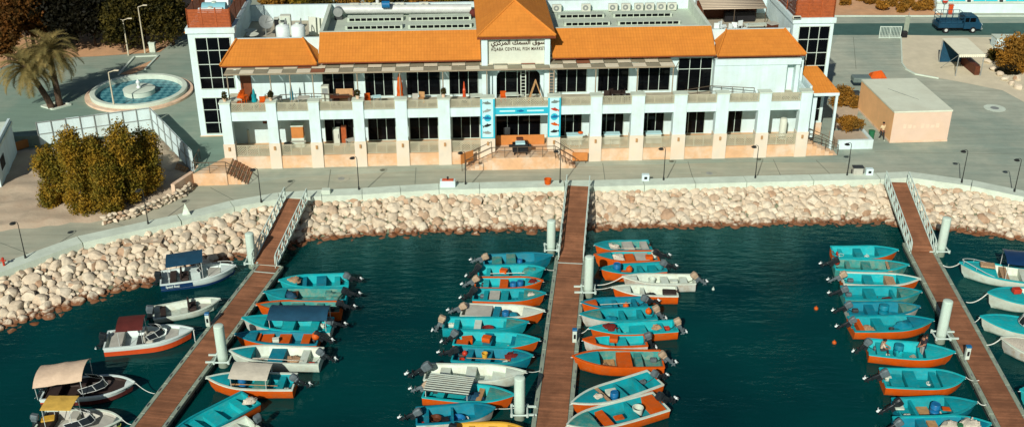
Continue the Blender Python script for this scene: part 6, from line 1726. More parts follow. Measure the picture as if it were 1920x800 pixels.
# white slab and rocks at the right edge
sw = empty('concrete_block', (53.26, 116.84, 1.5), R(-2)); tag(sw, 'white concrete block wall behind the golden bush', 'wall'); part('body', M['plaster'], sw, (0,5,0,1.6,0,1.1)); part('top_edge', M['coping'], sw, (-.05,5.05,-.05,1.65,1.103,1.2))
for k, (u_, p) in enumerate((('first', (50.64, 112.18, 1.5)),('second', (50.28, 109.8, 1.5)),('third', (50.3, 108.15, 1.5)),('fourth', (50.33, 106.86, 1.5)),('fifth', (50.48, 105.59, 1.5)),('sixth', (50.62, 104.36, 1.5)),('seventh', (51.53, 106.86, 1.5)),('eighth', (51.82, 114.65, 1.5)))):
    o = link('boulder', stone_meshes[k][0], None, Vector(p)+Vector((0,0,.15)), (.2*k,.3,k), (.55-.03*(k % 4),.45,.34)); tag(o, u_+' pale boulder in the row below the golden bush', 'boulder', 'boulders below the golden bush')

# ---------------------------------------------------------------- lamps and furniture of the quay
M['lamp_black'] = mat('lamp_black', (.02,.022,.02), .5, .2)
def quay_lamp(p, label, hgt=2.7, side=-1):
    t = empty('quay_lamp', (p[0],p[1],2.0)); tag(t, label, 'lamp post', 'black lamp posts on the quay wall')
    b = MB(); b.cyl((0,0,0),(0,0,.30),.085,.06,n=10); b.cyl((0,0,.3),(0,0,hgt),.04,.028,n=8); b.build('post', M['lamp_black'], t)
    b = MB(); b.tube([(0,0,hgt-.02),(.03*side,0,hgt+.14),(.16*side,0,hgt+.22),(.34*side,0,hgt+.18)], .024, 6); b.build('arm', M['lamp_black'], t)
    b = MB(); b.lathe([(.03,.10),(.13,.09),(.23,0),(.20,-.03),(.02,-.04)], 12, (.36*side,0,hgt+.06)); b.build('lamp_head', M['lamp_black'], t, smooth=True)
QL = [((-34.48, 68.49, 2),'leftmost black lamp post on the quay wall'),((-27.34, 73.77, 2),'black lamp post in front of the dense tree clump'),((-19.6, 77.5, 2),'black lamp post left of the left gangway'),((-12.24, 79.73, 2),'black lamp post right of the left gangway'),
      ((-3.75, 80.73, 2),'black lamp post beside the white capped box'),((3.89, 81.04, 2),'black lamp post by the top of the middle gangway'),((12.34, 81.55, 2),'black lamp post right of the middle gangway'),((19.89, 81.96, 2),'black lamp post midway between middle and right gangway'),
      ((27.54, 82.48, 2),'black lamp post left of the right gangway'),((36.44, 81.04, 2),'black lamp post right of the right gangway'),((40.02, 79.34, 2),'rightmost black lamp post on the quay wall')]
for p, lab in QL: quay_lamp(p, lab)
def street_lamp(p, hgt, label, two=True):
    t = empty('street_lamp', p); tag(t, label, 'street lamp', 'pale street lamps on the plaza')
    b = MB(); b.cyl((0,0,0),(0,0,hgt),.09,.05,n=8); b.build('post', M['post_lamp'], t)
    for s_ in ((-1,1) if two else (1,)):
        b = MB(); b.bar((0,0,hgt),(s_*.55,0,hgt+.18),.06); b.bbox(min(s_*.5,s_*1.0),max(s_*.5,s_*1.0),-.12,.12,hgt+.14,hgt+.24,.04); b.build('lamp_head', M['post_lamp'], t)
M['post_lamp'] = mat('post_lamp', (.55,.50,.36), .5, .1)
street_lamp((-51.85, 113.51, 2.6), 3.6, 'pale street lamp behind the palms'); street_lamp((-40.4, 111.38, 2.6), 3.8, 'shorter pale street lamp right of the dark trees'); street_lamp((-38.86, 112.08, 2.6), 5.0, 'taller pale street lamp right of the dark trees', False)
street_lamp((-36.86, 95.83, 2.6), 3.6, 'pale lamp post in front of the fountain', False)
b = MB(); b.box(-.3,.3,-.2,.2,0,1.0); b.box(-.34,.34,-.24,.24,1.0,1.1); tag(b.build('cabinet', M['boat_white'], loc=(-38.12, 112.43, 2.6)), 'white cabinet beside the taller street lamp', 'cabinet')
# boxes on and behind the quay wall
b = MB(); b.bbox(-.62,.62,-.3,.3,0,.55,.04); q = b.build('box', M['plaster'])
vb = empty('valve_box', (-5.16, 80.43, 2)); tag(vb, 'white box with rusty lid on the quay wall', 'box'); q.parent = vb; q.name = 'body'
part('lid', M['boat_orange_red'], vb, (-.45,.45,-.2,.2,.553,.60)); b = MB(); b.cyl((0,0,.6),(0,0,.75),.05,n=8); b.ball((0,0,.78),.09,8,6); b.build('knob', M['black'], vb)
b = MB(); b.lathe([(.02,0),(.24,0),(.30,.45),(.31,.47),(.27,.46),(.22,.06),(.02,.06)], 14); tag(b.build('bucket', M['orange'], loc=(2.89, 80.83, 2)), 'orange bucket on the quay wall by the middle gangway', 'bucket')
b = MB(); b.bbox(-.35,.35,-.25,.25,0,.36,.04); tag(b.build('concrete_block', M['coping'], loc=(-14.76, 79.14, 2)), 'concrete block on the quay wall by the left gangway', 'block')
for (p, lab) in (((10.86, 81.55, 2),'small white box with dark grille right of the middle gangway'),((29.39, 82.69, 2),'small white box with dark grille by the right gangway')):
    t = empty('service_box', p); tag(t, lab, 'box', 'service boxes on the quay'); part('body', M['plaster'], t, (-.3,.3,-.2,.2,0,.55), bev=.03); part('grille', M['black'], t, (-.12,.12,-.212,-.201,.18,.4))
t = empty('bench_bin', (28.47, 82.81, 1.9)); tag(t, 'brown and grey waste bin pair left of the right gangway', 'bin'); part('body', M['seat'], t, (-.4,.4,-.25,.25,0,.7), bev=.03); part('lid', M['dark_grey'], t, (-.44,.44,-.29,.29,.703,.78)); part('leg', M['black'], t, (-.52,-.46,-.05,.05,0,.5)); part('leg', M['black'], t, (.46,.52,-.05,.05,0,.5))
b = MB(); b.add([(-.35,0,0),(.35,0,0),(0,.3,0),(-.05,.1,1.0)], [(0,1,3),(1,2,3),(2,0,3)]); tag(b.build('marker', M['boat_white'], loc=(-24.83, 75.19, 2)), 'white pointed marker on the quay wall below the tree clump', 'marker')
t = empty('hydrant', (-35.55, 67.41, 2)); tag(t, 'red hydrant on the quay wall at the left edge', 'hydrant'); b = MB(); b.cyl((0,0,0),(0,0,.55),.08,n=10); b.build('post', M['red'], t); b = MB(); b.cyl((-.18,0,.42),(.18,0,.42),.06,n=8); b.ball((0,0,.58),.1,8,6); b.build('cap', M['red'], t)
# notice boards flanking the entrance
for (p, lab) in (((-3.77, 84.75, 1.5),'brown notice board left of the entrance steps'),((5.78, 86.07, 1.5),'brown notice board right of the entrance steps')):
    t = empty('notice_board', p, R(3) if '1087' else 0); tag(t, lab, 'board', 'notice boards by the entrance'); rot = R(40) if 'left' in lab else R(0); t.rotation_euler.z = rot
    part('panel', M['barrier'], t, (-.65,.65,-.04,.04,.25 if 'right' in lab else .7,1.0 if 'right' in lab else 1.6)); b = MB(); b.cyl((-.5,.06,0),(-.5,.06,1.5 if 'left' in lab else .9),.03,n=6); b.cyl((.5,.06,0),(.5,.06,1.5 if 'left' in lab else .9),.03,n=6); b.build('legs', M['rail_dark'], t)

# manhole and drain covers, joints in the paving
for k, (p, r_, lab) in enumerate((((46.2, 98.93, 1.5), .5, 'pale ringed manhole cover in the right yard'), ((-14.13, 82.94, 1.5), .35, 'small manhole cover on the promenade left of the entrance'), ((16.5, 83.99, 1.5), .35, 'small manhole cover on the promenade right of the entrance'), ((-38.67, 93.19, 2.6), .4, 'manhole cover on the plaza below the palms'))):
    t = empty('manhole', (p[0],p[1],p[2]+.012)); tag(t, lab, 'manhole', 'manhole covers')
    b = MB(); b.cyl((0,0,0),(0,0,.012),r_*2.0,n=24); b.build('apron', M['coping'] if k == 0 else M['promenade'], t); b = MB(); b.cyl((0,0,.013),(0,0,.022),r_*.8,n=20); b.build('lid', M['metal_grey'], t)
jm = mat('joint', (.17,.19,.15), .95, .2, 2)
for k, (p, q) in enumerate((((-37.74, 71.74, 1.5),(-34.66, 69.86, 1.5)), ((-32.04, 75.82, 1.5),(-28.62, 74.04, 1.5)), ((-24.52, 81.18, 1.5),(-20.44, 77.29, 1.5)), ((-15.28, 84.75, 1.5),(-14.97, 81.18, 1.5)), ((-8.12, 85.18, 1.5),(-7.95, 81.9, 1.5)), ((7.74, 86.07, 1.5),(7.67, 82.21, 1.5)), ((15.06, 86.4, 1.5),(14.97, 82.62, 1.5)), ((22.46, 86.85, 1.5),(22.36, 83.04, 1.5)), ((31.64, 88.46, 1.5),(44.43, 87.88, 1.5)), ((38.79, 121.06, 1.5),(36.05, 110.13, 1.5)), ((26.63, 83.46, 1.5),(26.1, 86.74, 1.5)))):
    b = MB(); b.bar(Vector(p)+Vector((0,0,.012)), Vector(q)+Vector((0,0,.012)), .05, .012); tag(b.build('paving_joint', jm), kind='structure')

# ---------------------------------------------------------------- things on the terraces and roofs
def put(name, x, y, z, label, cat, group=None, rz=0.0):
    t = empty(name, W3(x,y,z), 0.05585+rz); tag(t, label, cat, group); return t
def chair(x, y, z, m, label, rz=0.0, group='chairs on the terrace'):
    t = put('chair', x, y, z, label, 'chair', group, rz)
    part('seat', M[m], t, (-.24,.24,-.22,.22,.42,.47)); part('backrest', M[m], t, (-.24,.24,.19,.23,.473,.92))
    for (a, c_) in ((-1,-1),(1,-1),(-1,1),(1,1)): part('leg', M[m], t, (a*.21-.025,a*.21+.025,c_*.19-.025,c_*.19+.025,0,.418))
def table(x, y, z, m, label, rz=0.0, w=.5, d=.4):
    t = put('table', x, y, z, label, 'table', 'tables on the terrace', rz)
    part('tabletop', M[m], t, (-w,w,-d,d,.70,.75))
    for (a, c_) in ((-1,-1),(1,-1),(-1,1),(1,1)): part('leg', M['metal_grey'], t, (a*(w-.06)-.025,a*(w-.06)+.025,c_*(d-.06)-.025,c_*(d-.06)+.025,0,.698))
def parasol(x, y, z, h_, m, label, r=.16):
    t = put('folded_parasol', x, y, z, label, 'parasol', 'folded parasols on the terrace')
    b = MB(); b.lathe([(.25,0),(.25,.06),(.05,.08)], 12); b.build('base', M['dark_grey'], t)
    b = MB(); b.cyl((0,0,.06),(0,0,h_),.022,n=6); b.build('pole', M['metal_grey'], t)
    b = MB(); b.lathe([(.03,.45),(r*1.2,.48),(r*.95,.8),(r*1.05,1.1),(r*.7,h_-.6),(r*.45,h_-.2),(.02,h_+.03)], 9); b.build('cloth', M[m], t)
D1 = 5.03
parasol(14.6, 2.1, D1, 2.5, 'orange', 'bright orange folded parasol between two upper windows', .26)
parasol(5.6, 1.7, D1, 1.9, 'turq_deep', 'blue folded parasol before the plain upper wall', .14)
parasol(2.55, 1.4, D1, 1.6, 'turq', 'teal folded parasol beside the stacked orange chairs', .2)
parasol(20.0, 1.6, D1, 1.8, 'boat_orange_red', 'reddish folded parasol left of the arched window', .13)
for k in range(4): chair(1.35+.12*k, 1.35+.1*k, D1+.28*k*.6, 'orange', ('lowest','second','third','topmost')[k]+' orange chair in the pile by the left tower', .3*k)
chair(3.2, 1.2, D1, 'orange', 'orange chair right of the teal parasol'); chair(3.6, 1.35, D1, 'wood_light', 'wooden chair behind the leftmost balustrade', .5)
chair(11.9, 1.5, D1, 'orange', 'orange chair before the second upper window', .2); chair(16.4, 1.6, D1, 'wood_light', 'wooden chair before the third upper window', -.2); chair(23.3, 1.4, D1, 'orange', 'orange chair left inside the arched window front', .1)
chair(15.9, 1.2, D1, 'seat', 'grey chair beside the third upper window'); chair(9.3, 1.5, D1, 'seat_dark', 'dark chair before the first upper window')
table(1.0, .9+.6, D1, 'boat_white', 'white table by the left tower terrace corner', .2); table(6.6, 1.5, D1, 'seat', 'grey table before the plain upper wall', .1); table(24.0, 1.3, D1, 'boat_white', 'white table before the arched window', 0, .55); table(21.0, 1.2, D1, 'boat_white', 'white table left of the arched window', .1)
table(12.7, 1.4, D1, 'banner_pale', 'pale blue table before the second upper window', .2, .35, .3); table(33.0, 1.3, D1, 'seat_dark', 'dark table right of the gable upstairs', 0, .6); table(9.6, 1.6, D1, 'wood_dark', 'brown table before the first upper window', .1, .8, .4); table(4.3, 1.6, D1, 'seat', 'grey table beside the blue parasol', 0)
for k, x in enumerate((32.0,32.5,33.4,33.8)): chair(x, 1.0+.4*(k % 2), D1, 'seat_dark', ('first','second','third','fourth')[k]+' dark chair at the dark table upstairs', k*.5)
# roof tiles sheet pile, air cooler
t = put('plywood_stack', 9.9, 2.2, D1, 'brown plywood sheet leaning at the first upper window', 'plywood'); t.rotation_euler.x = R(-25); part('sheet', M['wood_light'], t, (-.7,.7,-.02,.02,0,1.1)); part('sheet', M['wood_dark'], t, (-.5,.8,.03,.06,0,.95))
t = put('air_cooler', 8.35, 2.3, D1, 'white upright cabinet at the first upper window', 'cabinet'); part('body', M['plaster_plain'], t, (-.32,.32,-.3,.3,0,1.45), bev=.03); part('grille', M['metal_grey'], t, (-.24,.24,-.312,-.301,.8,1.3)); part('door', M['boat_white'], t, (-.27,.27,-.308,-.301,.08,.72))
# ladders
t = put('stepladder', 26.0, 1.35, D1, 'tan folding stepladder standing open before the arched window', 'ladder')
for s_ in (-1,1):
    b = MB(); b.bar((-.62,s_*.25,0),(0,s_*.2,1.9),.07); b.build('rail', M['wood_light'], t); b = MB(); b.bar((.62,s_*.25,0),(0,s_*.2,1.9),.07); b.build('rail', M['wood_light'], t)
for k in range(1,6): b = MB(); f = k/6; b.bar((-.62*(1-f),-.24,1.9*f),(-.62*(1-f),.24,1.9*f),.05); b.build('rung', M['wood_light'], t)
t = put('ladder', 25.0, 1.9, D1, 'white aluminium ladder upright before the arched window', 'ladder')
for s_ in (-1,1): b = MB(); b.bar((s_*.2,0,0),(s_*.2,.25,2.5),.07); b.build('rail', M['boat_white'], t)
for k in range(1,9): b = MB(); b.bar((-.2,.25*k/9,2.5*k/9),(.2,.25*k/9,2.5*k/9),.045); b.build('rung', M['boat_white'], t)
t = put('wall_ladder', 27.35, 1.62, D1, 'peach metal ladder fixed beside the arched window', 'ladder')
for s_ in (-1,1): b = MB(); b.bar((s_*.18,0,0),(s_*.18,0,2.9),.05); b.build('rail', M['kiosk_wall'], t)
for k in range(1,11): b = MB(); b.bar((-.18,0,2.9*k/11),(.18,0,2.9*k/11),.035); b.build('rung', M['kiosk_wall'], t)
# pot plants on the column tops
for k, (i, lab) in enumerate(((0,'potted plant on the leftmost column top'),(1,'potted plant on the second column top from the left'),(3,'potted plant on the fourth column top from the left'),(5,'potted plant on the column top left of the banner'))):
    x = sum(COLS[i])/2; t = put('pot_plant', x, .4, 5.96, lab, 'plant', 'potted plants on the column tops')
    b = MB(); b.lathe([(.02,0),(.12,0),(.17,.26),(.19,.26),(.19,.30),(.02,.29)], 12); b.build('pot', M['sandstone'], t)
    link('foliage', leaf_mesh('foliage', leaves([(0,0,.5,.22,.22,.3)], 220, .09, 300+k), M['leaf_green']), t)
# ground floor things
t = put('display_fridge', 5.75, 2.2, 1.1, 'orange and white display cooler in the second ground floor bay', 'fridge'); part('body', M['boat_white'], t, (-.55,.55,-.4,.4,.0,.85), bev=.03); part('glass_case', M['barrier'], t, (-.5,.5,-.35,.35,.853,1.9)); part('top', M['boat_white'], t, (-.55,.55,-.4,.4,1.903,2.0)); part('shelf', M['seat'], t, (-.7,.7,-.55,-.41,.6,.66))
t = put('tyre', 4.95, 1.2, 1.1, 'black round drum beside the display cooler', 'drum'); b = MB(); b.lathe([(.02,0),(.3,0),(.33,.4),(.3,.7),(.05,.72)], 14); b.build('body', M['black'], t); part('strap', M['metal_grey'], t, (-.345,.345,-.04,.04,.38,.42))
t = put('upright_fridge', 9.0, 2.3, 1.1, 'white fridge in the third ground floor bay', 'fridge'); part('body', M['boat_white'], t, (-.3,.3,-.3,.3,0,1.5), bev=.03); part('door', M['plaster_plain'], t, (-.28,.28,-.33,-.303,.05,1.45)); part('handle', M['black'], t, (.18,.22,-.36,-.331,.7,1.1))
t = put('shelf_unit', 9.65, 2.3, 1.1, 'brown cupboard beside the white fridge', 'cupboard'); part('body', M['brown_door'], t, (-.22,.22,-.25,.25,0,1.7)); part('door', M['wood_screen'], t, (-.2,.2,-.27,-.253,.05,1.65))
t = put('work_table', 10.4, 1.5, 1.1, 'grey work table at the end of the third ground floor bay', 'table', rz=.5); part('tabletop', M['seat'], t, (-.5,.5,-.35,.35,.75,.8)); [part('leg', M['metal_grey'], t, (a*.45-.03,a*.45+.03,c_*.3-.03,c_*.3+.03,0,.748)) for a in (-1,1) for c_ in (-1,1)]
t = put('service_cart', 24.6, -.5, 1.09, 'black service cart with pale top on the entrance landing', 'cart'); part('body', M['black'], t, (-.65,.65,-.35,.35,.25,.95), bev=.04); part('tray', M['banner_pale'], t, (-.4,.4,-.3,.3,.953,1.05)); part('shelf', M['dark_grey'], t, (-.95,.95,-.28,.28,.7,.75)); [part('wheel', M['black'], t, (a*.5-.04,a*.5+.04,c_*.28-.04,c_*.28+.04,.0,.24)) for a in (-1,1) for c_ in (-1,1)]; part('umbrella_cap', M['wood_dark'], t, (-.3,.3,.2,.7,1.1,1.25), bev=.06)
t = put('office_chair', 23.6, 2.0, 1.11, 'black office chair inside the ground floor entrance', 'chair'); part('seat', M['dark_grey'], t, (-.3,.3,-.28,.28,.45,.55), bev=.04); part('backrest', M['dark_grey'], t, (-.3,.3,.22,.3,.6,1.25), bev=.03); b = MB(); b.cyl((0,0,.08),(0,0,.45),.04,n=8); [b.bar((0,0,.07),(.3*math.cos(k*1.257),.3*math.sin(k*1.257),.05),.05) for k in range(5)]; b.build('base', M['dark_grey'], t)
for k, (x, lab) in enumerate(((36.2,'pale counter in the third ground floor bay right of the entrance'),(32.6,'pale counter in the second ground floor bay right of the entrance'),(29.4,'pale counter in the first ground floor bay right of the entrance'))):
    t = put('counter', x, 1.3, 1.11, lab, 'counter', 'counters in the ground floor bays'); part('top', M['banner_pale'], t, (-.7,.7,-.35,.35,.85,.92)); part('body', M['plaster_plain'], t, (-.65,.65,-.3,.3,0,.848))
t = put('bundle', 29.9, 1.25, 2.04, 'orange bundle on the counter right of the entrance', 'bundle'); b = MB(); b.ball((0,0,.12),.2,10,6,(1.2,.8,.6)); b.build('sack', M['orange'], t); part('knot', M['wood_dark'], t, (-.05,.05,-.05,.05,.22,.3))
t = put('water_cooler', 47.6, 1.6, 1.1, 'white tall cylinder in the last ground floor bay at right', 'tank'); b = MB(); b.lathe([(.02,0),(.32,0),(.32,1.7),(.25,1.85),(.02,1.9)], 16); b.build('body', M['plaster_plain'], t, smooth=True); part('valve', M['metal_grey'], t, (-.05,.05,-.38,-.31,.5,.6))
# left roof terrace: tanks, tables, dish, boards
for k, (x, lab) in enumerate(((4.62,'left white water tank on the left roof terrace'),(5.92,'right white water tank on the left roof terrace'))):
    t = put('water_tank', x, 6.6, 8.75, lab, 'tank', 'white water tanks on the left roof terrace')
    b = MB(); b.lathe([(.02,0),(.58,0),(.60,.1),(.60,1.45),(.55,1.6),(.3,1.75),(.02,1.78)], 22); b.build('shell', M['tank_white'], t, smooth=True); b = MB(); b.cyl((0,0,1.75),(0,0,1.9),.18,n=12); b.build('lid', M['boat_white'], t); b = MB(); b.tube([(.2,.2,1.7),(.2,.5,2.0),(.2,.9,2.0),(.2,.9,.3)], .04, 6); b.build('pipe', M['metal_grey'], t)
for k, (x, y, lab) in enumerate(((1.9,7.2,'nearer round white table on the left roof terrace'),(1.6,8.3,'farther round white table on the left roof terrace'))):
    t = put('round_table', x, y, 8.75, lab, 'table', 'round tables on the left roof terrace'); b = MB(); b.cyl((0,0,.72),(0,0,.76),.55,n=20); b.build('tabletop', M['plaster_plain'], t); b = MB(); b.cyl((0,0,0),(0,0,.72),.05,n=8); b.cyl((0,0,0),(0,0,.04),.25,n=12); b.build('leg', M['metal_grey'], t)
t = put('satellite_dish', 2.8, 9.0, 8.75, 'large grey satellite dish on the left roof terrace', 'dish', rz=.5); b = MB(); b.lathe([(.02,0),(.35,.06),(.62,.2),(.64,.22),(.35,.09),(.02,.04)], 22, M=Matrix.Translation((0,0,1.2)) @ Matrix.Rotation(R(55),4,'X')); b.build('reflector', M['metal_grey'], t, smooth=True); b = MB(); b.cyl((0,.1,0),(0,.1,1.2),.05,n=8); b.bar((0,0,1.2),(0,-.7,1.9),.04); b.build('mast', M['metal_grey'], t)
t = put('white_cabinet', 4.5, 9.6, 8.75, 'white upright cabinet behind the roof tanks', 'cabinet'); part('body', M['plaster_plain'], t, (-.45,.45,-.3,.3,0,1.7)); part('door', M['boat_white'], t, (-.4,.4,-.32,-.303,.1,1.6)); part('handle', M['black'], t, (.25,.29,-.34,-.321,.8,1.0))
for k in range(4):
    t = put('leaning_board', 6.85+.3*k, 9.0+.3*k, 8.75, ('first','second','third','fourth')[k]+' white board leaning on the left roof terrace', 'board', 'boards on the left roof terrace'); t.rotation_euler.x = R(-12); part('sheet', M['plaster_plain'], t, (-.3,.3,-.02,.02,0,1.6-.15*k)); part('edge', M['metal_grey'], t, (-.33,-.303,-.025,.025,0,1.65-.15*k))
t = put('screen_partition', 3.9, 8.2, 8.75, 'dark frame with pale top on the left roof terrace', 'frame'); part('panel', M['black'], t, (-.2,.2,-.04,.04,.2,1.8)); part('post', M['plaster_plain'], t, (.203,.27,-.05,.05,0,2.0)); part('top', M['plaster_plain'], t, (-.2,.2,-.3,.3,1.803,1.86))
# air conditioners along the back parapet
acx = [10.3+1.02*k for k in range(5)]+[16.6]+[28.8,31.5,34.0,35.2,36.4,37.4,38.5,39.5]
for k, x in enumerate(acx):
    side = 'left' if x < 22 else 'right'; i = k+1 if x < 22 else k-5
    t = put('air_conditioner', x, 12.95 if x < 22 else 13.0, 9.72 if x < 22 else 9.3, ORD[i-1]+' rooftop air conditioner from the left on the '+side+' of the gable', 'air conditioner', 'air conditioners on the market roof')
    part('casing', M['plaster_plain'], t, (-.42,.42,-.16,.16,.05,.72), bev=.02)
    b = MB(); b.cyl((-.06,-.165,.40),(-.06,-.175,.40),.26,n=18); b.build('fan_grille', M['metal_grey'], t); b = MB(); b.cyl((-.06,-.176,.40),(-.06,-.182,.40),.10,n=12); b.build('fan_hub', M['plaster_plain'], t)
    part('foot', M['black'], t, (-.36,-.28,-.18,.18,0,.048), (.28,.36,-.18,.18,0,.048))
t = put('blue_drum', 13.2, 12.0, 10.25, 'blue round drum lying on the roof duct', 'drum'); b = MB(); b.cyl((-.35,0,.3),(.35,0,.3),.33,n=16); b.build('shell', M['blue_plastic'], t, smooth=True); b = MB(); b.cyl((.35,0,.3),(.40,0,.3),.12,n=10); b.build('cap', M['navy'], t)
t = put('pump', 21.1, 11.8, 9.3, 'dark reddish pump at the end of the roof duct', 'pump'); b = MB(); b.ball((0,0,.4),.38,12,8); b.build('body', M['maroon'], t, smooth=True); part('base', M['dark_grey'], t, (-.35,.35,-.3,.3,0,.1))
t = put('exhaust_fan', 8.9, 11.9, 9.3, 'grey exhaust fan at the left end of the roof duct', 'fan'); b = MB(); b.cyl((0,-.3,.7),(0,.3,.7),.42,n=18); b.build('housing', M['metal_grey'], t, smooth=True); part('stand', M['dark_grey'], t, (-.35,.35,-.25,.25,0,.3))
# tanks inside the louvre screens
for (x0, side) in ((-2.2,'left'),(49.3,'right')):
    for k in range(4):
        t = put('roof_tank', x0+1.0, 6.3+1.6*k, 10.87, ('first','second','third','fourth')[k]+' white tank from the front inside the '+side+' tower screen', 'tank', 'tanks on the towers'); b = MB(); b.cyl((-1.0,0,.65),(1.0,0,.65),.62,n=18); b.build('shell', M['tank_white' if k % 2 == 0 else 'tank_blue'], t, smooth=True); part('cradle', M['metal_grey'], t, (-.8,-.7,-.5,.5,0,.3), (.7,.8,-.5,.5,0,.3)); b = MB(); b.cyl((0,0,1.25),(0,0,1.36),.2,n=12); b.build('lid', M['boat_white'], t)
# right roof terrace: shade canopy and stacked furniture
M['shade_tan'] = mat('shade_tan', (.52,.43,.31), .85, .06, 1.2)
t = put('shade_canopy', 44.2, 10.6, 8.75, 'tan cloth shade canopy on the right roof terrace', 'canopy')
b = MB(); n_ = 10
for i in range(n_):
    y0, y1 = -1.5+3.2*i/n_, -1.5+3.2*(i+1)/n_
    f = lambda y: 1.75+.35*math.sin((y+1.5)/3.2*math.pi*.6)
    b.add([(-2.7,y0,f(y0)),(3.1,y0,f(y0)),(3.1,y1,f(y1)),(-2.7,y1,f(y1))], [(0,1,2,3)])
o = b.build('cloth', M['shade_tan'], t, smooth=True); sm = o.modifiers.new('t','SOLIDIFY'); sm.thickness = .04
for x in (-2.65,.2,3.05):
    for y in (-1.45,1.65): b = MB(); b.cyl((x,y,0),(x,y,1.74),.04,n=6); b.build('post', M['rail_dark'], t)
part('counter', M['black'], t, (-.2,2.6,.2,.8,0,.9)); part('back_panel', M['wood_dark'], t, (-2.6,3.0,1.5,1.55,0,1.7))
for k in range(7):
    chair(42.5+.42*k+.1*(k % 2), 7.4+.5*(k % 3), 8.76, 'tank_white', ORD[k]+' white chair from the left on the right roof terrace', k*.7, 'white chairs on the right roof terrace')
table(46.0, 7.6, 8.76, 'boat_white', 'white table on the right roof terrace', .1, 1.0, .4)
t = put('crate_stack', 47.4, 7.2, 8.75, 'brown crate on the right roof terrace by the tower', 'crate', rz=.4); part('body', M['wood_dark'], t, (-.4,.4,-.35,.35,.05,.9), bev=.03); part('rim', M['seat'], t, (-.44,.44,-.39,.39,.903,.97)); part('runner', M['wood_light'], t, (-.4,.4,-.3,-.2,0,.048), (-.4,.4,.2,.3,0,.048))
t = put('floodlight', 48.6, 4.5, 10.87, 'white floodlight box on the right tower cap', 'floodlight'); part('body', M['plaster_plain'], t, (-.35,.35,-.15,.15,.06,.26), bev=.02); part('lens', M['black'], t, (-.3,.3,-.162,-.151,.09,.23)); part('bracket', M['metal_grey'], t, (-.05,.05,-.05,.05,0,.058))
# small items on boats: speedboat lettering
lt = letters('Speed Boat', .95, 0, 0, m='boat_white_clean', parent=speed1, off=.02, depth=.004, name='lettering', hmul=1.2)
hh = speed1_h; lt.location = (.35, -(hh.g(.15)*.985+.03), .28); lt.rotation_euler = (R(84), 0, R(-2))

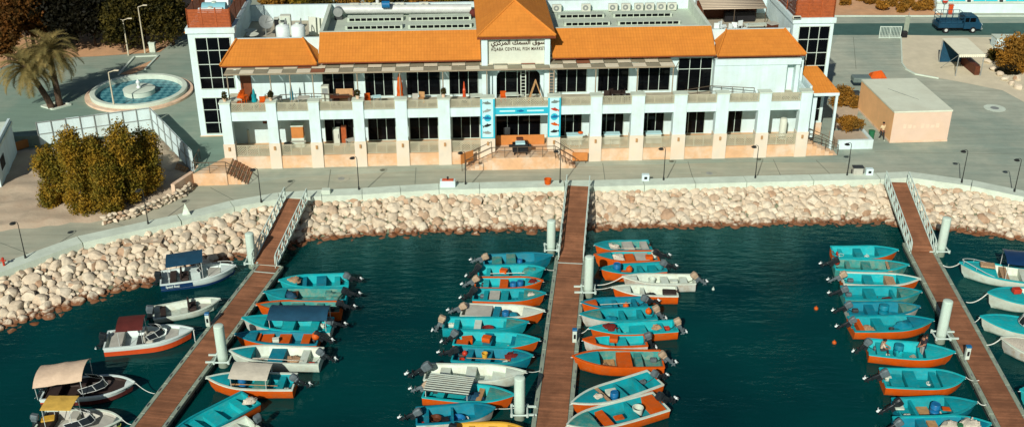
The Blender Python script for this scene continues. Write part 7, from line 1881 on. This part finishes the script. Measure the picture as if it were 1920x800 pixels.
# ---------------------------------------------------------------- people
def person(root_loc, rz, joints, label, shirt, trousers, shoes='black', arms_bare=True, bare_torso=False, cap=None):
    """one continuous skinned body; joints: dict of local positions (metres)"""
    order = ['pelvis','belly','chest','neck','head','crown','shl','ell','wrl','hdl','shr','elr','wrr','hdr','hil','knl','anl','tol','hir','knr','anr','tor']
    rad = dict(pelvis=.145,belly=.135,chest=.16,neck=.055,head=.095,crown=.075,shl=.075,ell=.045,wrl=.033,hdl=.032,shr=.075,elr=.045,wrr=.033,hdr=.032,hil=.095,knl=.06,anl=.042,tol=.04,hir=.095,knr=.06,anr=.042,tor=.04)
    E = [('pelvis','belly'),('belly','chest'),('chest','neck'),('neck','head'),('head','crown'),('chest','shl'),('shl','ell'),('ell','wrl'),('wrl','hdl'),('chest','shr'),('shr','elr'),('elr','wrr'),('wrr','hdr'),('pelvis','hil'),('hil','knl'),('knl','anl'),('anl','tol'),('pelvis','hir'),('hir','knr'),('knr','anr'),('anr','tor')]
    me = bpy.data.meshes.new('skeleton'); me.from_pydata([joints[k] for k in order], [(order.index(a), order.index(c_)) for a, c_ in E], [])
    o = bpy.data.objects.new('tmp', me); C.objects.link(o)
    sk = o.modifiers.new('skin','SKIN'); sk.use_smooth_shade = True
    for i, k in enumerate(order):
        me.skin_vertices[0].data[i].radius = (rad[k], rad[k]*(.72 if k in ('chest','belly','pelvis') else 1.0)); me.skin_vertices[0].data[i].use_root = (k == 'pelvis')
    ss = o.modifiers.new('sub','SUBSURF'); ss.levels = 2; ss.render_levels = 2
    bpy.context.view_layer.update()
    body = bpy.data.meshes.new_from_object(o.evaluated_get(bpy.context.evaluated_depsgraph_get()))
    bpy.data.objects.remove(o)
    body.materials.clear()
    for k in ('skin', shirt, trousers, shoes): body.materials.append(M[k])
    J = {k: Vector(v) for k, v in joints.items()}
    reg = [('skin',0,['neck','head','crown','hdl','hdr','wrl','wrr']), ('shirt',1,['chest','belly','shl','shr']), ('arm',0 if arms_bare else 1,['ell','elr']), ('leg',2,['pelvis','hil','hir','knl','knr','anl','anr']), ('shoe',3,['tol','tor'])]
    if bare_torso: reg[1] = ('shirt',0,['chest','belly','shl','shr'])
    pts = []
    for _, mi, ks_ in reg:
        for k in ks_: pts.append((J[k], mi))
    def mid(a, c_, f, mi): pts.append((J[a].lerp(J[c_], f), mi))
    for s_ in 'lr':
        mid('sh'+s_,'el'+s_,.4,0 if bare_torso else 1); mid('hi'+s_,'kn'+s_,.5,2); mid('kn'+s_,'an'+s_,.4,2); mid('kn'+s_,'an'+s_,.75,2); mid('an'+s_,'to'+s_,.4,3); mid('el'+s_,'wr'+s_,.5,0 if arms_bare else 1)
    mid('chest','neck',.4,0 if bare_torso else 1); mid('pelvis','belly',.4,2); mid('pelvis','belly',.7,0 if bare_torso else 1)
    idx = []
    for p in body.polygons:
        c_ = p.center; idx.append(min(pts, key=lambda q: (q[0]-c_).length_squared)[1])
    body.polygons.foreach_set('material_index', idx); body.polygons.foreach_set('use_smooth', [True]*len(idx))
    t = empty('person', root_loc, rz); tag(t, label, 'person')
    link('body', body, t)
    hd = J['head'].lerp(J['crown'], .55)
    b = MB(); b.ball(hd+Vector((0,.015,.03)), .112, 12, 8, (.92,1.0,.85)); b.build('hair', M[cap or 'hair'], t, smooth=True)
    b = MB(); f = J['head']+Vector((0,-.10,.02)); b.add([f+Vector((-.018,0,-.015)),f+Vector((.018,0,-.015)),f+Vector((0,0,.03)),f+Vector((0,-.025,-.012))], [(0,1,3),(1,2,3),(2,0,3)]); b.build('nose', M['skin'], t)
    for sx_ in (-1,1): b = MB(); b.ball(f+Vector((sx_*.035,.008,.03)), .011, 6, 4); b.build('eye', M['hair'], t)
    for sx_, w in (('l','hdl'),('r','hdr')):
        wv = J['wr'+sx_]; h_ = J[w]; d = (h_-wv).normalized(); sd = d.cross(Vector((0,1,.2))).normalized()
        for k, ln in enumerate((.065,.078,.072,.055)):
            q0 = h_+sd*(.022*(k-1.5)); b = MB(); b.tube([q0, q0+d*ln*.55, q0+d*ln+Vector((0,-.02,0))], [.0095,.0085,.007], 6); b.build('finger', M['skin'], t)
        b = MB(); q0 = h_-d*.03+sd*.035; b.tube([q0, q0+sd*.025+d*.03, q0+sd*.025+d*.06], [.011,.010,.008], 6); b.build('thumb', M['skin'], t)
    return t
STAND = dict(pelvis=(0,0,.93),belly=(0,-.01,1.08),chest=(0,0,1.30),neck=(0,0,1.48),head=(0,-.02,1.58),crown=(0,-.01,1.70),shl=(.18,0,1.40),ell=(.24,.03,1.12),wrl=(.24,-.08,.88),hdl=(.24,-.10,.80),shr=(-.18,0,1.40),elr=(-.24,.03,1.12),wrr=(-.24,-.08,.88),hdr=(-.24,-.10,.80),
             hil=(.09,0,.88),knl=(.10,-.03,.48),anl=(.10,.02,.08),tol=(.11,-.14,.04),hir=(-.09,0,.88),knr=(-.10,.02,.48),anr=(-.10,.05,.08),tor=(-.11,-.11,.04))
WALK = dict(STAND, knl=(.10,-.16,.50), anl=(.10,-.20,.09), tol=(.11,-.36,.05), knr=(-.10,.04,.48), anr=(-.10,.26,.12), tor=(-.11,.12,.04), ell=(.25,.12,1.14), wrl=(.24,.02,.92), hdl=(.24,-.02,.85), wrr=(-.22,-.20,1.0), hdr=(-.20,-.27,.96))
M['shirt_cream'] = mat('shirt_cream', (.62,.50,.30), .8, .1); M['shirt_dark'] = mat('shirt_dark', (.03,.02,.022), .8, .2); M['trouser_dark'] = mat('trouser_dark', (.03,.03,.032), .8, .2); M['trouser_grey'] = mat('trouser_grey', (.25,.25,.22), .8, .15); M['shirt_navy'] = mat('shirt_navy', (.01,.02,.05), .8, .2)
person((32.99, 91.08, 1.5), R(20), WALK, 'person in pale top and dark trousers walking beside the peach kiosk', 'shirt_cream', 'trouser_dark', 'boat_white')
REACH = dict(STAND, ell=(.26,-.16,1.20), wrl=(.20,-.38,1.12), hdl=(.18,-.46,1.12))
p = boat_pt(boat_people, h_people, .62, .05, h_people.fl+.01); person(p, boat_people.rotation_euler.z+R(-60), REACH, 'person in dark shirt and grey trousers standing in the orange skiff', 'shirt_dark', 'trouser_grey')
p = boat_pt(boat_people, h_people, .655, .30, h_people.fl+.01); person(p, boat_people.rotation_euler.z+R(-110), STAND, 'person all in dark blue standing in the orange skiff', 'shirt_navy', 'shirt_navy')
SIT = dict(pelvis=(0,.05,.12),belly=(0,.0,.27),chest=(0,-.08,.47),neck=(0,-.13,.64),head=(0,-.17,.73),crown=(0,-.17,.85),shl=(.18,-.08,.56),ell=(.26,-.22,.34),wrl=(.16,-.42,.30),hdl=(.12,-.49,.28),shr=(-.18,-.08,.56),elr=(-.26,-.22,.34),wrr=(-.16,-.42,.30),hdr=(-.12,-.49,.28),
           hil=(.10,.0,.10),knl=(.14,-.42,.18),anl=(.13,-.44,-.22),tol=(.13,-.60,-.27),hir=(-.10,.0,.10),knr=(-.14,-.42,.18),anr=(-.13,-.44,-.22),tor=(-.13,-.60,-.27))
p = boat_pt(boat_people, h_people, .15, -.15, .36+h_people.lift*.85); person(p, boat_people.rotation_euler.z+R(90), SIT, 'person in tan top sitting at the stern of the orange skiff', 'beige_cloth', 'trouser_dark', 'black')
